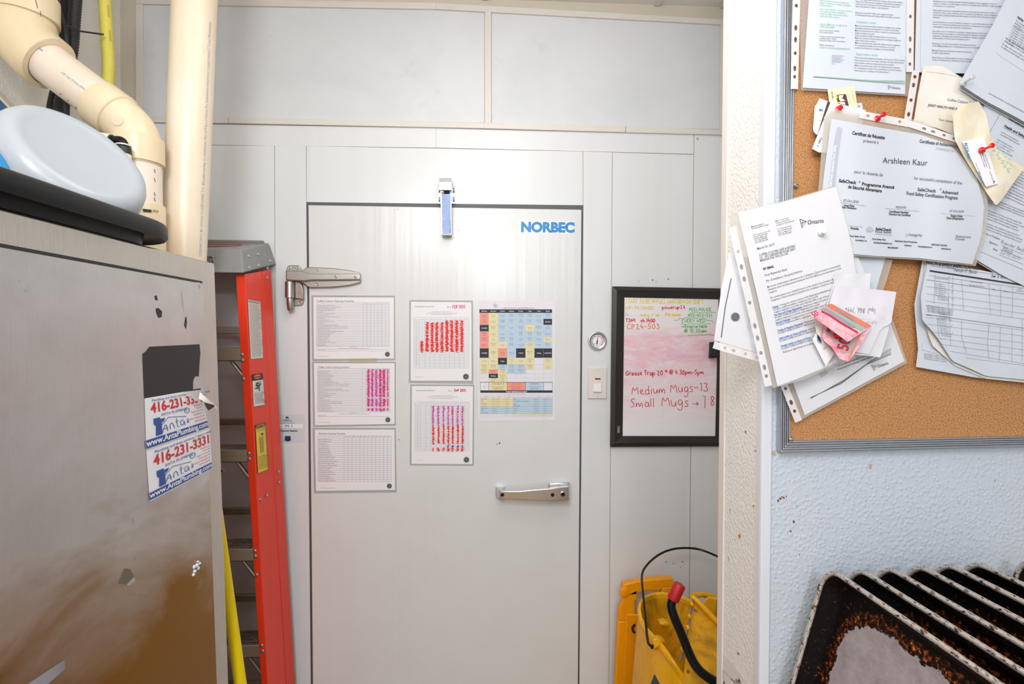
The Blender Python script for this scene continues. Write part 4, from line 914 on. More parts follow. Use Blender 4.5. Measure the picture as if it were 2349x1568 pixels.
# bits stuck on the cabinet
t = thing('caulk_blob', 'small blob of dried white caulk on the lower cabinet side', 'residue', fz.P(447, 1303))
cb = MB()
for (x, y, r) in ((443, 1300, .004), (449, 1297, .0045), (452, 1303, .004), (444, 1310, .004), (441, 1318, .003), (455, 1292, .003), (451, 1288, .002)):
    cb.lathe(fz.P(x, y, -.001), (1, .1, .1), [(0, r), (.002, r*1.1), (.004, r*.8), (.0055, r*.3)], 9)
cb.build('caulk', M('dried_caulk', 'd6dce4', .5, bump=.5, bs=300), t, smooth=True)
t = thing('tape_scrap', 'grey strip of torn tape at the bottom left of the cabinet', 'tape', fz.P(120, 1545)); sheet_mesh('tape', quadS([(60, 1570), (148, 1512), (149, 1535), (95, 1580)]), fz, M('grey_tape', '9c9aa4', .5), t, (2, 2), .0003, .0006)
mb = MB()
for pts in ([(355, 679), (360, 677), (362, 689), (357, 688)], [(358, 707), (364, 706), (372, 714), (371, 727), (364, 729), (359, 717)], [(426, 727), (428, 726), (429, 740), (427, 754), (423, 745)]):
    mb.prism([fz.P(x, y, .0005) for x, y in pts], (-.0005, 0, 0))
tag(mb.build('glue_residue', black_matte), 'three small black glue spots above the black sticker on the cabinet', 'residue', kind='stuff')
t = thing('scraped_patch', 'brown and silver scraped patch below the plumbing magnets', 'residue', fz.P(290, 1322))
MB().prism([fz.P(x, y, .0006) for x, y in ((270, 1338), (285, 1303), (298, 1304), (310, 1325), (311, 1330), (296, 1339))], (-.0006, 0, 0)).build('patch', M('dull_brown_patch', '6e6456', .6), t)
MB().prism([fz.P(x, y, .0009) for x, y in ((290, 1341), (308, 1322), (311, 1330), (297, 1343))], (-.0006, 0, 0)).build('patch_edge', M('scraped_bright', 'c4c4c4', .4, .8), t)
# ---------------------------------------------------------------- black tub on the cabinet
def rrect(x0, x1, y0, y1, r, off, n=8):
    P = []
    for cx_, cy_, a0 in ((x1-r, y0+r, -90), (x1-r, y1-r, 0), (x0+r, y1-r, 90), (x0+r, y0+r, 180)):
        for i in range(n+1):
            a = math.radians(a0+90*i/n); P.append((cx_+math.cos(a)*(r-off), cy_+math.sin(a)*(r-off)))
    return P
def rings(prof, args, close=True):
    mb = MB(); V = []; m = None
    for off, z in prof:
        p = rrect(*args, off); m = len(p); V += [(x, y, z) for x, y in p]
    F = [(i*m+k, i*m+(k+1) % m, (i+1)*m+(k+1) % m, (i+1)*m+k) for i in range(len(prof)-1) for k in range(m)]
    if close: F.append(tuple(range(m-1, -1, -1)))
    F.append(tuple((len(prof)-1)*m+k for k in range(m)))
    return mb.add(V, F)
TA = (-1.12, -.598, .36, 1.135, .11)
t = thing('black_tub', 'black plastic bus tub with wide rolled rim on top of the steel cabinet', 'tub', (-.86, .7, ZT))
rings([(.05, ZT+.0005), (.042, ZT+.003), (.037, ZT+.03), (.045, ZT+.031), (.052, ZT+.006)], TA).build('tub_body', black_plastic, t, smooth=True, ang=60)
rings([(.037, ZT+.024), (.012, ZT+.022), (.004, ZT+.014), (.0, ZT+.018), (.0, ZT+.036), (.004, ZT+.043), (.012, ZT+.047), (.03, ZT+.046), (.045, ZT+.03), (.05, ZT+.007)], TA).build('rolled_rim', black_plastic, t, smooth=True, ang=60)
# ---------------------------------------------------------------- translucent tub lying in it
C = PY(188, 355, 1.0); toC = (CAM-C).normalized(); nrm = (toC*.40+(_R*.62+_U*.78)*.92).normalized()
t = thing('white_container', 'cloudy white plastic food tub lying tilted in the black tub', 'tub', C)
LP = [(-.088, .126), (-.06, .123), (-.03, .119), (-.015, .1155), (-.004, .109), (.002, .1), (.0035, .093), (.0015, .085), (-.0015, .072), (-.0018, .001)]
MB().lathe(C, nrm, LP, 48).build('tub_shell', tub_m, t, smooth=True, ang=80)
a_ = nrm.orthogonal().normalized(); b_ = nrm.cross(a_)
mb = MB(); V = []   # blue oval print on the side wall nearest the camera's left
best = max(range(64), key=lambda i: (a_*math.cos(i*math.pi/32)+b_*math.sin(i*math.pi/32)).dot(toC*.8-_R*.75))
for i in range(24):
    an = 2*math.pi*i/24; th = best*math.pi/32+.24*math.cos(an); d = -.035+.015*math.sin(an)
    V.append(C+nrm*d+(a_*math.cos(th)+b_*math.sin(th))*.1215)
V = [v for v in V]; mb.add(V, [tuple(range(24))]); mb.build('blue_label', M('blue_oval', '2aa2ea', .4), t)
t = thing('blue_panel', 'navy blue panel with silver edge standing behind the white tub', 'panel', PY(0, 560, 1.15))
bp = quadY([(-110, 112), (56, 287), (70, 570), (-110, 570)], 1.150); dz = ZT-bp[2].z; bp[2].z = ZT; bp[3].z = ZT
MB().prism(bp, (0, .02, 0)).build('board', blue_panel, t)
MB().prism(quadY([(-110, 104), (62, 286), (57, 288), (-110, 112)], 1.148), (0, .024, 0)).build('edge_strip', alu, t)
# ---------------------------------------------------------------- pipes and cables
def tpx(pts, Y, r, n=24, sub=0):
    p3 = [PY(x, y, Y) for x, y in pts]
    return p3
def smooth3(p, it=3):
    for _ in range(it):
        q = [p[0]]
        for a, b in zip(p, p[1:]): q += [a*.75+b*.25, a*.25+b*.75]
        q.append(p[-1]); p = q
    return p
YV = 1.38; rp = 45*YV/1250
t = thing('drain_pipe', 'fat cream plastic drain pipe with two elbows above the cabinet', 'pipe', PY(318, 600, YV))
MB().tube([PY(95, 133, YV), PY(262, 258, YV)], rp*.99, 32).build('slanted_pipe', pvc_light, t, smooth=True)
e1 = smooth3([PY(50, -8, YV), PY(50, 68, YV), PY(72, 112, YV), PY(112, 146, YV)])
MB().tube(e1, [.066]*len(e1), 32).build('elbow', pvc_hub, t, smooth=True, ang=50)
MB().lathe(PY(88, 128, YV), PY(262, 258, YV)-PY(88, 128, YV), [(0, .066), (.03, .066), (.034, .0645), (.034, .052), (.02, .052)], 32).build('hub', pvc_hub, t, smooth=True)
MB().tube([PY(54, 45, YV), PY(54, -10, YV), PY(54, -12, YV)], [.07, .07, .062], 32).build('hub', pvc_hub, t, smooth=True)
MB().tube([PY(56, 0, YV), PY(60, -400, YV)], .06, 32).build('upper_pipe', pvc, t, smooth=True)
e2 = smooth3([PY(232, 240, YV), PY(285, 278, YV), PY(312, 310, YV), PY(316, 352, YV), PY(317, 380, YV)])
MB().tube(e2, .0525, 32).build('elbow', pvc_hub, t, smooth=True, ang=50)
d2 = PY(285, 278, YV)-PY(220, 230, YV)
MB().lathe(PY(229, 237, YV), d2, [(0, .05), (0, .057), (.055, .057), (.057, .053)], 32).build('hub', pvc_hub, t, smooth=True)
MB().lathe(PY(316, 318, YV), PY(317, 380, YV)-PY(316, 318, YV), [(0, .053), (.002, .0565), (.062, .0565), (.062, .05)], 32).build('hub', pvc_hub, t, smooth=True)
MB().tube([PY(317, 360, YV), PY(322, 620, YV), Vector((PY(322, 620, YV).x, YV, .01))], rp, 32).build('lower_pipe', pvc_light, t, smooth=True)
MB().lathe(PY(320, 470, YV), (0, 0, -1), [(0, .05), (0, .054), (.004, .0555), (.16, .0555), (.16, .05)], 32).build('hub', pvc_hub, t, smooth=True)
MB().lathe(PY(304, 296, YV)-Vector((0, .051, 0)), (0, -1, 0), [(0, .013), (.004, .012), (.0045, .0)], 20).build('moulded_disc', pvc_hub, t, smooth=True)
def cyl_bend(x0, y0, x1, y1, Y, r):
    L = math.hypot(x1-x0, y1-y0)
    def f(px, py):
        d = abs((px-x0)*(y1-y0)-(py-y0)*(x1-x0))/L*Y/FPX; return math.sqrt(max(0, r*r-d*d))
    return f
ds = CylSurf(PY(95, 133, YV), PY(262, 258, YV), rp*.99); k = Ink(ds, t, (0, 0), 4.75, .0008)
an = math.pi+math.atan2(125, 167)
k.text('mary Ave. Scarborough Ontario M1L 3K7', 1120, 1118, 24, M('pipe_print_blue', '8fb4cf', .6), ang=an+.02, st='r', sx=.93, sh=.3)
for i in range(10): k.quad([(338+i*13, 440+i*10.5), (348+i*13, 448+i*10.5), (330+i*13+14, 462+i*10.5+4), (330+i*13, 455+i*10.5)], MATS['pipe_print_blue'], 'barcode')
for x, y in ((655, 1022), (738, 1094), (823, 1174)): k.disc(x, y, 6, mk_red, 'marks', ry=8)
k.flush()
vs_ = CylSurf(PY(317, 360, YV), PY(322, 620, YV), rp); k = Ink(vs_, t, (0, 0), 2.45, .0012)
for y, s in ((880, 1), (950, 1), (1000, 0), (1080, 0), (1110, 1)): k.line([(868, y), (872, y+22)], 3, ink_k, 'marks')
k.h = .009; k.quad([(800, 1172), (852, 1178), (852, 1192), (806, 1188)], black_matte, 'pipe_label'); k.text('IPEX', 858, 1190, 12, ink_k, ang=.1); k.flush()
es_ = CylSurf(PY(54, 45, YV), PY(54, -10, YV), .07); k = Ink(es_, t, (0, 0), 4.75, .001)
k.line([(385, -10), (400, 40), (412, 90)], 6, ink_k, 'marks'); k.line([(440, 120), (446, 180)], 6, ink_k, 'marks'); k.line([(458, 215), (462, 225)], 5, ink_l, 'marks'); k.flush()
# upright straight pipe
YU = 1.49; ru = 45*YU/1250
t = thing('upright_pipe', 'straight cream plastic pipe rising from behind the cabinet to the ceiling', 'pipe', PY(422, 600, YU))
pa, pb_ = PY(446.5, 0, YU), PY(422, 590, YU); dd = (pb_-pa).normalized()
up = ext(pa, pb_, ZC-.001); dn_ = ext(pa, pb_, .005)
MB().tube([up, dn_], ru, 48).build('pipe_tube', pvc, t, smooth=True)
us = CylSurf(pa, pb_, ru); k = Ink(us, t, (0, 0), 2.45, .0008)
k.text('DEMARTINO M 160926 CONFORMS TO Manufacturing or maximum 4m of Pipe / Series As maximum insertion requirement / Total Maximum', 1133, 1440, 15, ink_l, ang=-math.pi/2+.041, st='l', sx=1.02); k.flush()
# small pipe with black elbow
YS = 1.3
t = thing('small_pipe', 'thin white pipe with a black elbow in front of the drain pipe', 'pipe', PY(283, 600, YS))
MB().tube([PY(283, 352, YS), PY(284, 620, YS), Vector((PY(284, 620, YS).x, YS, .01))], 15.5*YS/1250, 20).build('pipe_tube', pvc_light, t, smooth=True)
MB().tube([PY(228, 318, YS), PY(255, 322, YS)], 14*YS/1250, 20).build('pipe_tube', pvc_light, t, smooth=True)
e3 = smooth3([PY(256, 323, YS), PY(283, 322, YS), PY(283, 348, YS)]); MB().tube(e3, 10*YS/1250, 20).build('black_elbow', black_plastic, t, smooth=True)
MB().lathe(PY(244, 322, YS), PY(258, 323, YS)-PY(244, 322, YS), [(0, .0115), (0, .0148), (.008, .0148), (.008, .011), (.0095, .0135), (.0145, .0135), (.0145, .009)], 24).build('green_collar', M('dark_green_rubber', '20342c', .5), t, smooth=True)
MB().lathe(PY(283, 338, YS), (0, 0, -1), [(0, .011), (0, .0155), (.005, .016), (.016, .017), (.016, .012)], 24).build('green_collar', MATS['dark_green_rubber'], t, smooth=True)
MB().lathe(PY(283, 335, YS), (0, 0, 1), [(0, .0158), (.003, .0158), (.003, .01)], 24).build('washer', pvc_light, t, smooth=True)
# conduits
def cable(name, label, pts, Y, rpx, mat, rib=0, cat='cable', parent=None):
    p = smooth3([PY(x, y, Y) for x, y in pts], 3); r = rpx*Y/1250
    if rib:
        L = [0]
        for a, b in zip(p, p[1:]): L.append(L[-1]+(b-a).length)
        n = int(L[-1]/rib*4); q = []; j = 0
        for i in range(n+1):
            d = L[-1]*i/n
            while j < len(p)-2 and L[j+1] < d: j += 1
            q.append(p[j].lerp(p[j+1], (d-L[j])/max(1e-9, L[j+1]-L[j])))
        p = q; rr = [r if (i % 4) < 2 else r*.86 for i in range(len(p))]
    else: rr = [r]*len(p)
    o = MB().tube(p, rr, 20 if rib else 14).build(name, mat, parent, smooth=True, ang=70); 
    if not parent: tag(o, label, cat)
    return o
cable('corrugated_conduit', 'black ribbed conduit, the rightmost of the dark cables left of the yellow hose', [(176, -60), (174, 0), (169, 60), (166, 116), (150, 200), (137, 232), (133, 290), (132, 560)], 1.50, 12, rubber_black, .0072)
cable('black_cable', 'thin glossy black cable at the left of the ribbed conduit', [(112, -60), (128, 0), (146, 53), (153, 110), (157, 200), (152, 262), (148, 560)], 1.462, 5.5, rubber_black)
cable('black_cable', 'thicker matt black cable running behind the thin glossy one', [(147, -60), (147, 0), (151, 50), (143, 110), (128, 200), (118, 240), (112, 290), (112, 560)], 1.515, 8.5, black_matte)
cable('yellow_hose', 'yellow ribbed tubing hanging between the black cables and the upright pipe', [(236, -60), (240, 0), (245, 84), (250, 147), (246, 210), (243, 300), (243, 560)], 1.57, 12.6, yellow_hose_m, .0052, 'hose')
hs = CylSurf(PY(243, 0, 1.57), PY(249, 180, 1.57), 12.6*1.57/1250); ho = bpy.data.objects['yellow_hose']; k = Ink(hs, ho, (0, 0), 4.75, .001)
for y0, n in ((50, 9), (330, 8)):
    for i in range(n): 
        x = 1176+(y0+i*15)*.06; k.line([(x, y0+i*15), (x+9, y0+i*15+7), (x, y0+i*15+15), (x-9, y0+i*15+7), (x, y0+i*15)], 2, ink_k, 'markings')
k.text('3/4"', 1190, 1000, 24, ink_k, ang=-math.pi/2+.05, st='r'); k.flush()
zt = MB().tube([PY(150, 57, 1.44), PY(165, 63, 1.46), PY(180, 71, 1.475), PY(237, 79, 1.54)], .0022, 8).build('cable_tie', black_matte, None, smooth=True); tag(zt, 'thin black cable tie linking the dark conduit and yellow hose', 'cable tie')
# ================================================================ LADDER
t = thing('step_ladder', 'folded orange red fibreglass step ladder with grey top against the wall', 'ladder', (-.8, 1.72, 0)); LD = t
Y1, Y2 = 1.66, 1.64
A, A2 = PY(560.7, 628, Y1), PY(613.7, 1568, Y2)
Bp, B2 = PX(600.5, 622, A.x), PX(656, 1568, A2.x)
Cp, C2 = PX(621.5, 617, A.x), PX(677, 1568, A2.x)
Fp, F2_ = PY(540.6, 628, Y1), PY(599, 1568, Y2)
e = lambda a, b: ext(a, b, .03)
A3, B3, C3, F3_ = e(A, A2), e(Bp, B2), e(Cp, C2), e(Fp, F2_)
tk = Vector((-.004, 0, 0)); ty_ = Vector((0, .004, 0))
def rail(parts, name): 
    m = MB()
    for p, v in parts: m.prism(p, v)
    return m.build(name, red_glass, LD, bevel=.0012)
rail([([A, Bp, B3, A3], tk), ([Fp, A, A3, F3_], ty_), ([Bp, Bp+(Fp-A)*.8, B3+(F3_-A3)*.8, B3], -ty_)], 'front_rail')
q1, q2 = Bp+Vector((0, .004, 0)), B3+Vector((0, .004, 0))
rail([([q1, Cp, C3, q2], tk), ([q1, q1+(Fp-A)*.7, q2+(F3_-A3)*.7, q2], ty_)], 'rear_rail')
WL = -.30   # the left rails sit behind the cabinet
mir = lambda p, z: Vector((2*(-.885)-p.x, p.y, p.z))
Lq = [mir(p, 0) for p in (A, Bp, B3, A3)]
rail([(Lq, -tk), ([mir(p, 0) for p in (Fp, A, A3, F3_)], ty_)], 'front_rail')
Lr = [mir(p, 0) for p in (q1, Cp, C3, q2)]; rail([(Lr, -tk)], 'rear_rail')
def xr(z, a=A, b=A3): return ext(a, b, z)
for i, yf in enumerate((803, 1030, 1252, 1468, 1684, 1900)):
    z = 1.55-(yf-767)/1250*Y1; p = xr(z); l = mir(p, 0); y0 = p.y
    x1, x0 = p.x-.005, l.x+.005
    s = MB().box((x0, y0+.006, z-.003), (x1, y0+.088, z))
    for r in range(9): s.box((x0, y0+.01+r*.009, z), (x1, y0+.014+r*.009, z+.0016))
    s.build('step', tread_mat, LD)
    s = MB().box((x0, y0+.003, z-.036), (x1, y0+.006, z+.001)).box((x0, y0+.003, z-.036), (x1, y0+.02, z-.033)); s.build('step_front', alu, LD, bevel=.0008)
    MB().box((x0+.02, y0+.18, z+.045), (x1-.01, y0+.196, z+.068)).build('rear_bar', alu, LD, bevel=.002)
    if i < 5:
        br = MB().tube([(x1-.001, y0+.012, z-.10), (x1-.055, y0+.02, z-.036)], .006, 8).build('brace', alu, LD, smooth=True)
    MB().lathe((x1-.135 if i % 2 == 0 else x1-.16, y0+.003, z-.018), (0, -1, 0), [(0, .006), (.0015, .0055), (.003, .003)], 12).build('rivet', alu, LD, smooth=True)
# cap
FBR, FTR, RBR, RTR = PY(560.4, 626, 1.63), PY(553.5, 571, 1.66), PX(634.9, 605.9, -.7245), PX(617.5, 557, -.7477)
LX = -1.045
FBL, FTL, RBL, RTL = Vector((LX, FBR.y, FBR.z)), Vector((LX+.02, FTR.y, FTR.z)), Vector((LX, RBR.y, RBR.z)), Vector((LX+.02, RTR.y, RTR.z))
MB().hull8([FBL, FBR, FTR, FTL], [RBL, RBR, RTR, RTL]).build('top_cap', cap_grey, LD, bevel=.006, seg=3)
up_ = (RTR-FTR).cross(Vector((-1, 0, 0))).normalized(); up_ = up_ if up_.z > 0 else -up_
def ct(u, v, h): return FTL.lerp(FTR, u).lerp(RTL.lerp(RTR, u), v)+up_*h
mb = MB()
V = [ct(.5+.33*math.cos(2*math.pi*i/32), .5+.3*math.sin(2*math.pi*i/32), .001) for i in range(32)]; mb.add(V, [tuple(range(32))]); mb.build('cap_recess', M('dark_grey_plastic', '55565a', .5), LD)
for h, v_ in ((.002, .32), (.002, .7)):
    MB().tube([ct(.1, v_, h), ct(.5, v_-.05, h), ct(.85, v_, h)], .0016, 6).build('red_line', M('cap_red_print', 'c86a5c', .5), LD)
MB().prism([ct(.05, .93, 0), ct(.95, .93, 0), ct(.95, .93, .01), ct(.05, .93, .01)], (0, .012, 0)).build('cap_lip', cap_grey, LD, bevel=.002)
nf = (FBR-FTR).cross(FTL-FTR).normalized(); nf = nf if nf.y < 0 else -nf
cs = Surf(FTR, nf); k = Ink(cs, LD, (430, 480), 3.734, .0008); k.text('WERNER', 222, 455, 50, ink_k, anchor='r', st='b', sx=.86, name='cap_lettering'); k.disc(237, 413, 5, ink_k, 'cap_lettering', r0=.6)
k.h = .0014; st_ = [(200+15*(1 if i % 2 == 0 else .42)*math.sin(i*math.pi/5), 432-17*(1 if i % 2 == 0 else .42)*math.cos(i*math.pi/5)) for i in range(10)]
for i in range(10): k.poly([(200, 432), st_[i], st_[(i+1) % 10]], cap_grey, 'cap_lettering')
k.flush()
nr = (RBR-FBR).cross(FTR-FBR).normalized(); nr = nr if nr.x > 0 else -nr
rs = Surf(FBR, nr)
def rivet(surf, px, py, r=.0065, parent=None, mat=None):
    p = surf.P(px, py, -.0005); return MB().lathe(p, surf.N, [(0, r), (.0015, r*.95), (.0032, r*.6), (.0038, r*.1)], 14).build('rivet', mat or alu, parent or LD, smooth=True)
for x, y in ((525, 400), (605, 385), (530, 498), (609, 480), (709, 440)): rivet(rs, 430+x/3.734, 480+y/3.734)
nw = (A2-A).cross(Bp-A).normalized(); nw = nw if nw.x > 0 else -nw
wsf_ = Surf(A, nw)
nfl = (A2-A).cross(Fp-A).normalized(); nfl = nfl if nfl.y < 0 else -nfl; ff = Surf(A, nfl)
riv = M('blue_grey_rivet', '8fa4a6', .35, .8)
for x, y in ((613.4, 615), (613.4, 637), (597, 1145), (613, 1136), (640, 1082), (641.5, 1106)): rivet(wsf_, x, y, .006, None, riv)
for x, y in ((555.5, 813), (556.5, 826), (559, 869), (571, 1039.5), (572, 1052.5), (585, 1263), (586, 1275), (589, 1318), (600.7, 1480), (602.5, 1493)): rivet(ff, x, y, .006, None, riv)
# stickers
def lsticker(q, base_mat):
    o = sheet_mesh('sticker', quadS(q), wsf_, base_mat, LD, (1, 6), .0003, .0006); return o
q = [(568.5, 686.7), (597.4, 692), (603.5, 820.6), (575.4, 822.8)]; o = lsticker(q, M('sticker_cream', 'e9e2d6', .5)); tag(o, 'tall cream instruction sticker'); k = QInk(wsf_, o, q, 100, 500, .0012)
k.rect(5, 5, 95, 20, M('sticker_teal', '7f9f9a', .5))
words = 'LADDER SAFETY INSTRUCTIONS INSPECT BEFORE USE NEVER STAND ABOVE THIS STEP SET ALL FOUR FEET ON FIRM LEVEL SURFACE FACE LADDER WHEN CLIMBING KEEP BODY CENTERED BETWEEN RAILS DO NOT OVERREACH LOCK SPREADERS KEEP AWAY FROM ELECTRIC WIRES'.split()
def lines(k, x, y, w_, n, dy, cap, mat, src=words, sx=.8, seed=1, ang=0):
    r = random.Random(seed)
    for i in range(n):
        s = ''
        while sum(GL.get(('a', c), .7) for c in s)*cap*sx < w_*r.uniform(.8, .95): s += r.choice(src)+' '
        k.text(s.strip(), x, y+i*dy, cap, mat, sx=sx, ang=ang)
lines(k, 8, 36, 84, 44, 10.4, 5.2, ink_g); k.flush()
q = [(578.4, 858.6), (602.6, 855.3), (607.2, 928), (582, 932)]; o = lsticker(q, M('sticker_white', 'e8e6e0', .5)); tag(o, 'white danger sticker with black header'); k = QInk(wsf_, o, q, 100, 300, .0012)
k.rect(0, 0, 100, 62, cell_k); k.h = .0018; k.disc(50, 28, 36, lbl_o, 'danger_oval', ry=20); k.h = .0024; k.text('DANGER', 50, 35, 13, ink_k, anchor='c', st='b')
k.line([(35, 82), (60, 150)], 5, ink_k, 'pictogram'); k.line([(72, 75), (60, 170)], 5, ink_k, 'pictogram'); k.disc(50, 90, 9, ink_k, 'pictogram'); k.line([(28, 105), (52, 118), (78, 100)], 9, ink_k, 'pictogram'); k.line([(50, 110), (42, 140), (22, 135)], 9, ink_k, 'pictogram')
k.h = .0012; lines(k, 12, 186, 76, 8, 13, 7, ink_k); k.flush()
q = [(585.4, 974.6), (609.5, 968.5), (616, 1075.7), (591.4, 1085)]; o = lsticker(q, lbl_y); tag(o, 'yellow caution sticker'); k = QInk(wsf_, o, q, 100, 440, .0012)
k.rect(3, 3, 97, 40, cell_k); k.h = .0018; k.text('CAUTION', 50, 20, 12, lbl_y, anchor='c', st='b'); k.text('READ ALL LABELS', 50, 36, 9, lbl_y, anchor='c', st='b'); k.h = .0012
for i in range(8): k.line([(38, 130+i*18), (62, 128+i*18)], 4, ink_g, 'pictogram')
k.line([(36, 120), (40, 275)], 4, ink_g, 'pictogram'); k.line([(64, 120), (62, 275)], 4, ink_g, 'pictogram'); k.disc(60, 100, 12, ink_g, 'pictogram'); lines(k, 10, 56, 76, 2, 12, 6, ink_g); lines(k, 10, 300, 80, 10, 12.5, 6.5, ink_k, seed=4); k.line([(2, 2), (98, 2), (98, 438), (2, 438), (2, 2)], 3, ink_k); k.flush()
for x in (F3_.x-.0, 2*(-.885)-F3_.x): MB().box((x-.05, 1.6, 0), (x+.05, 1.86, .035)).build('foot', black_matte, LD, bevel=.004)
# yellow pole
t = thing('yellow_pole', 'plain yellow pole leaning between the steel cabinet and the ladder', 'pole', PY(551, 1568, 1.38))
p0, p1 = PY(430, 700, 1.38), PY(551.5, 1568, 1.38); MB().tube([p0, ext(p0, p1, .006)], .0142, 24).build('pole_tube', yel_pole, t, smooth=True)
MB().lathe(p0, p0-p1, [(-.02, .0155), (0, .0155), (.008, .012), (.012, .004)], 20).build('end_cap', black_plastic, t, smooth=True)
t = thing('wall_clip', 'tiny white clip with a screw beside the cabinet edge', 'clip', PY(508, 1079, D-.001)); MB().prism(quadY([(498, 1075), (512, 1075), (513, 1083), (498, 1084)], D-.006), (0, .006, 0)).build('clip_plate', white_m, t); screw(PY(508, 1079, D-.006), .004, t, black_steel)
# ================================================================ CORK BOARD
YC = .908
t = thing('cork_board', 'large cork notice board in a ribbed aluminium frame on the textured wall', 'board', PY(2080, 1020, YC)); CB = t
MB().prism(quadY([(1820, -260), (2760, -260), (2760, 992), (1811, 1012)], YC), (0, .009, 0)).build('cork_panel', cork, t)
def bar(a, b, c, d, name):   # outer a->b, inner d->c, ribs along
    m = MB(); L = lambda p, q, t_: (p[0]+(q[0]-p[0])*t_, p[1]+(q[1]-p[1])*t_)
    m.prism(quadY([a, b, c, d], .9065), (0, .0125, 0))
    for i in range(5):
        u0, u1 = i/5+.03, (i+1)/5-.03
        m.prism(quadY([L(a, d, u0), L(b, c, u0), L(b, c, u1), L(a, d, u1)], .9025-.0006*(i % 2)), (0, .005, 0))
    return m.build(name, alu_frame, CB, bevel=.0004, seg=1)
bar((1804, -260), (1790, 1037), (1813, 1010), (1829, -260), 'frame_bar')
bar((1790, 1037), (2760, 1013), (2760, 991), (1813, 1010), 'frame_bar')
for x, y in ((1826, 425), (1814, 1008)):
    p = PY(x, y, .902); s = MB().lathe(p, (0, -1, 0), [(0, .0042), (.0012, .004), (.0028, .0028), (.0032, .001)], 16).build('screw', steel_bright, CB, smooth=True)
    MB().box((p.x-.003, p.y-.0036, p.z-.0004), (p.x+.003, p.y-.003, p.z+.0004)).build('slot', black_matte, s)
def wave(a, f=.03, s=0, tilt=None):
    def g(x, y):
        v = a*(.5+.5*math.sin(x*f+y*f*.4+s))*(.6+.4*math.sin(y*f*.7+s*2))
        if tilt: v += max(0, tilt(x, y))
        return v
    return g
def cs_(h, bend=None): return Surf((0, YC-.0065-h, 0), (0, -1, 0), bend)
def sheet(name, label, S, h, bend, mat, n=(12, 12), cat='paper', thick=.0003, copies=0, group=None, off=.0012):
    sf = cs_(h, bend)
    c = sf.P(*S(.5, .5), 0); t = thing(name, label, cat, c, group)
    sheet_mesh('page', S, sf, mat, t, n, thick)
    for i in range(copies):
        dx, dy = random.uniform(1, 4), random.uniform(1, 4)*(i+1)*.6
        S2 = (lambda dx, dy: lambda u, v: (S(u, v)[0]+dx, S(u, v)[1]+dy))(dx, dy)
        sheet_mesh('page', S2, cs_(h-off*(i+1), bend), mat, t, (8, 8), .0003)
    return t, sf
# --- safety poster, top left
SL = sleeve_m
S = quadS([(1864, -120), (2086, -90), (2076, 216), (1841, 201)])
t, sf = sheet('safety_poster', 'white safety poster with green headings, top left of the cork board', S, .003, wave(.0015), paper_cool, cat='poster')
sheet_mesh('plastic_sleeve', quadS([(1832, -120), (2098, -90), (2093, 221), (1838, 207)]), cs_(.002, wave(.0015)), SL, t, (8, 8))
holed_strip(cs_(.0025, wave(.0012)), (1830, -110), (1822, 204), 17, [((y+110)/314, 4.2 if k_ else 6.5, 3.4) for y, k_ in ((-60, 0), (13, 1), (64, 0), (91, 0), (122, 1), (157, 0), (176, 1))], strip_m, t)
k = Ink(sf, t, (1800, 0), 3.734, .0008)
A_ = .062
def T(s, x, y, c, m=ink_g, sx=.9, st='l', ang=A_): k.text(s, x, y, c, m, ang=ang, sx=sx, st=st)
for i, s in enumerate(['Find out about your Joint Health and', 'Safety Committee or Health and Safety', 'Representative.']): T(s, 300, 8+i*20, 14, ink_green, .82, ang=.1)
for i, s in enumerate(['Talk to your employer, supervisor, workers,', 'joint health and safety committee or', 'health and safety representative about', 'health and safety concerns.']): T(s, 300, 82+i*20, 14, ink_green, .76, ang=.07)
T('Call the Ministry of Labour at', 298, 212, 16, ink_green, .84); T('1-877-202-0008', 296, 234, 16, ink_green, .84)
for i, s in enumerate(['Report critical injuries, fatalities,', 'work refusals anytime.', '', 'Workplace health and safety information,', 'weekdays 8:30am - 5:00pm.', 'Emergency? Always call 911 immediately.']): T(s, 298, 262+i*17.5, 11, ink_g, .82, ang=.05)
T('Find out more:', 298, 390, 16, ink_g, .9); T('ontario.ca/healthandsafetyatwork', 298, 410, 15, ink_green, .88)
for i in range(6): k.line([(402, 472+i*11), (510-(i % 3)*14, 478+i*11)], 3.5, ink_l, 'printed_text')
T('June 2015', 398, 548, 6)
for i, s in enumerate(['Know your rights under the law and company policies and procedures.', 'Wear and use the protective equipment required by your employer.', 'Work and act in a way that won\'t hurt themselves or anyone else.', 'Report any hazards or injuries to their supervisor.']): T('* '+s, 600, -2+i*20, 13, ink_g, .74, ang=.07)
for i, s in enumerate(['Employers must NOT take action against workers', 'for following the law and raising health and safety concerns.']): T(s, 604, 112+i*20, 13, ink_g, .84, ang=.065)
T('> Employers must:', 595, 192, 18, ink_green, .95, 'r')
for i, s in enumerate(['Make sure workers know about hazards and dangers by providing', 'information, instruction and supervision on how to work safely.', 'Make sure supervisors know what is required to protect workers\'', 'health and safety on the job.', 'Create workplace health and safety policies and procedures.', 'Make sure everyone follows the law and the workplace health and', 'safety policies and procedures.', 'Make sure workers wear and use the right protective equipment.', 'Do everything reasonable in the circumstances to protect', 'workers from being hurt or getting a work-related illness.']): T(s, 602, 224+i*21, 13, ink_g, .77, ang=.06)
T('> Supervisors must:', 590, 468, 19, ink_green, .95, 'r')
for i, s in enumerate(['Tell workers about hazards and dangers, and respond to their concerns.', 'Show workers how to work safely, and make sure they follow the law', 'and workplace health and safety policies and procedures.', 'Make sure workers wear and use the right protective equipment.', 'Do everything reasonable in the circumstances to protect workers', 'from being hurt or getting a work-related illness.']): T('* '+s, 592, 498+i*22, 13, ink_g, .77, ang=.055)
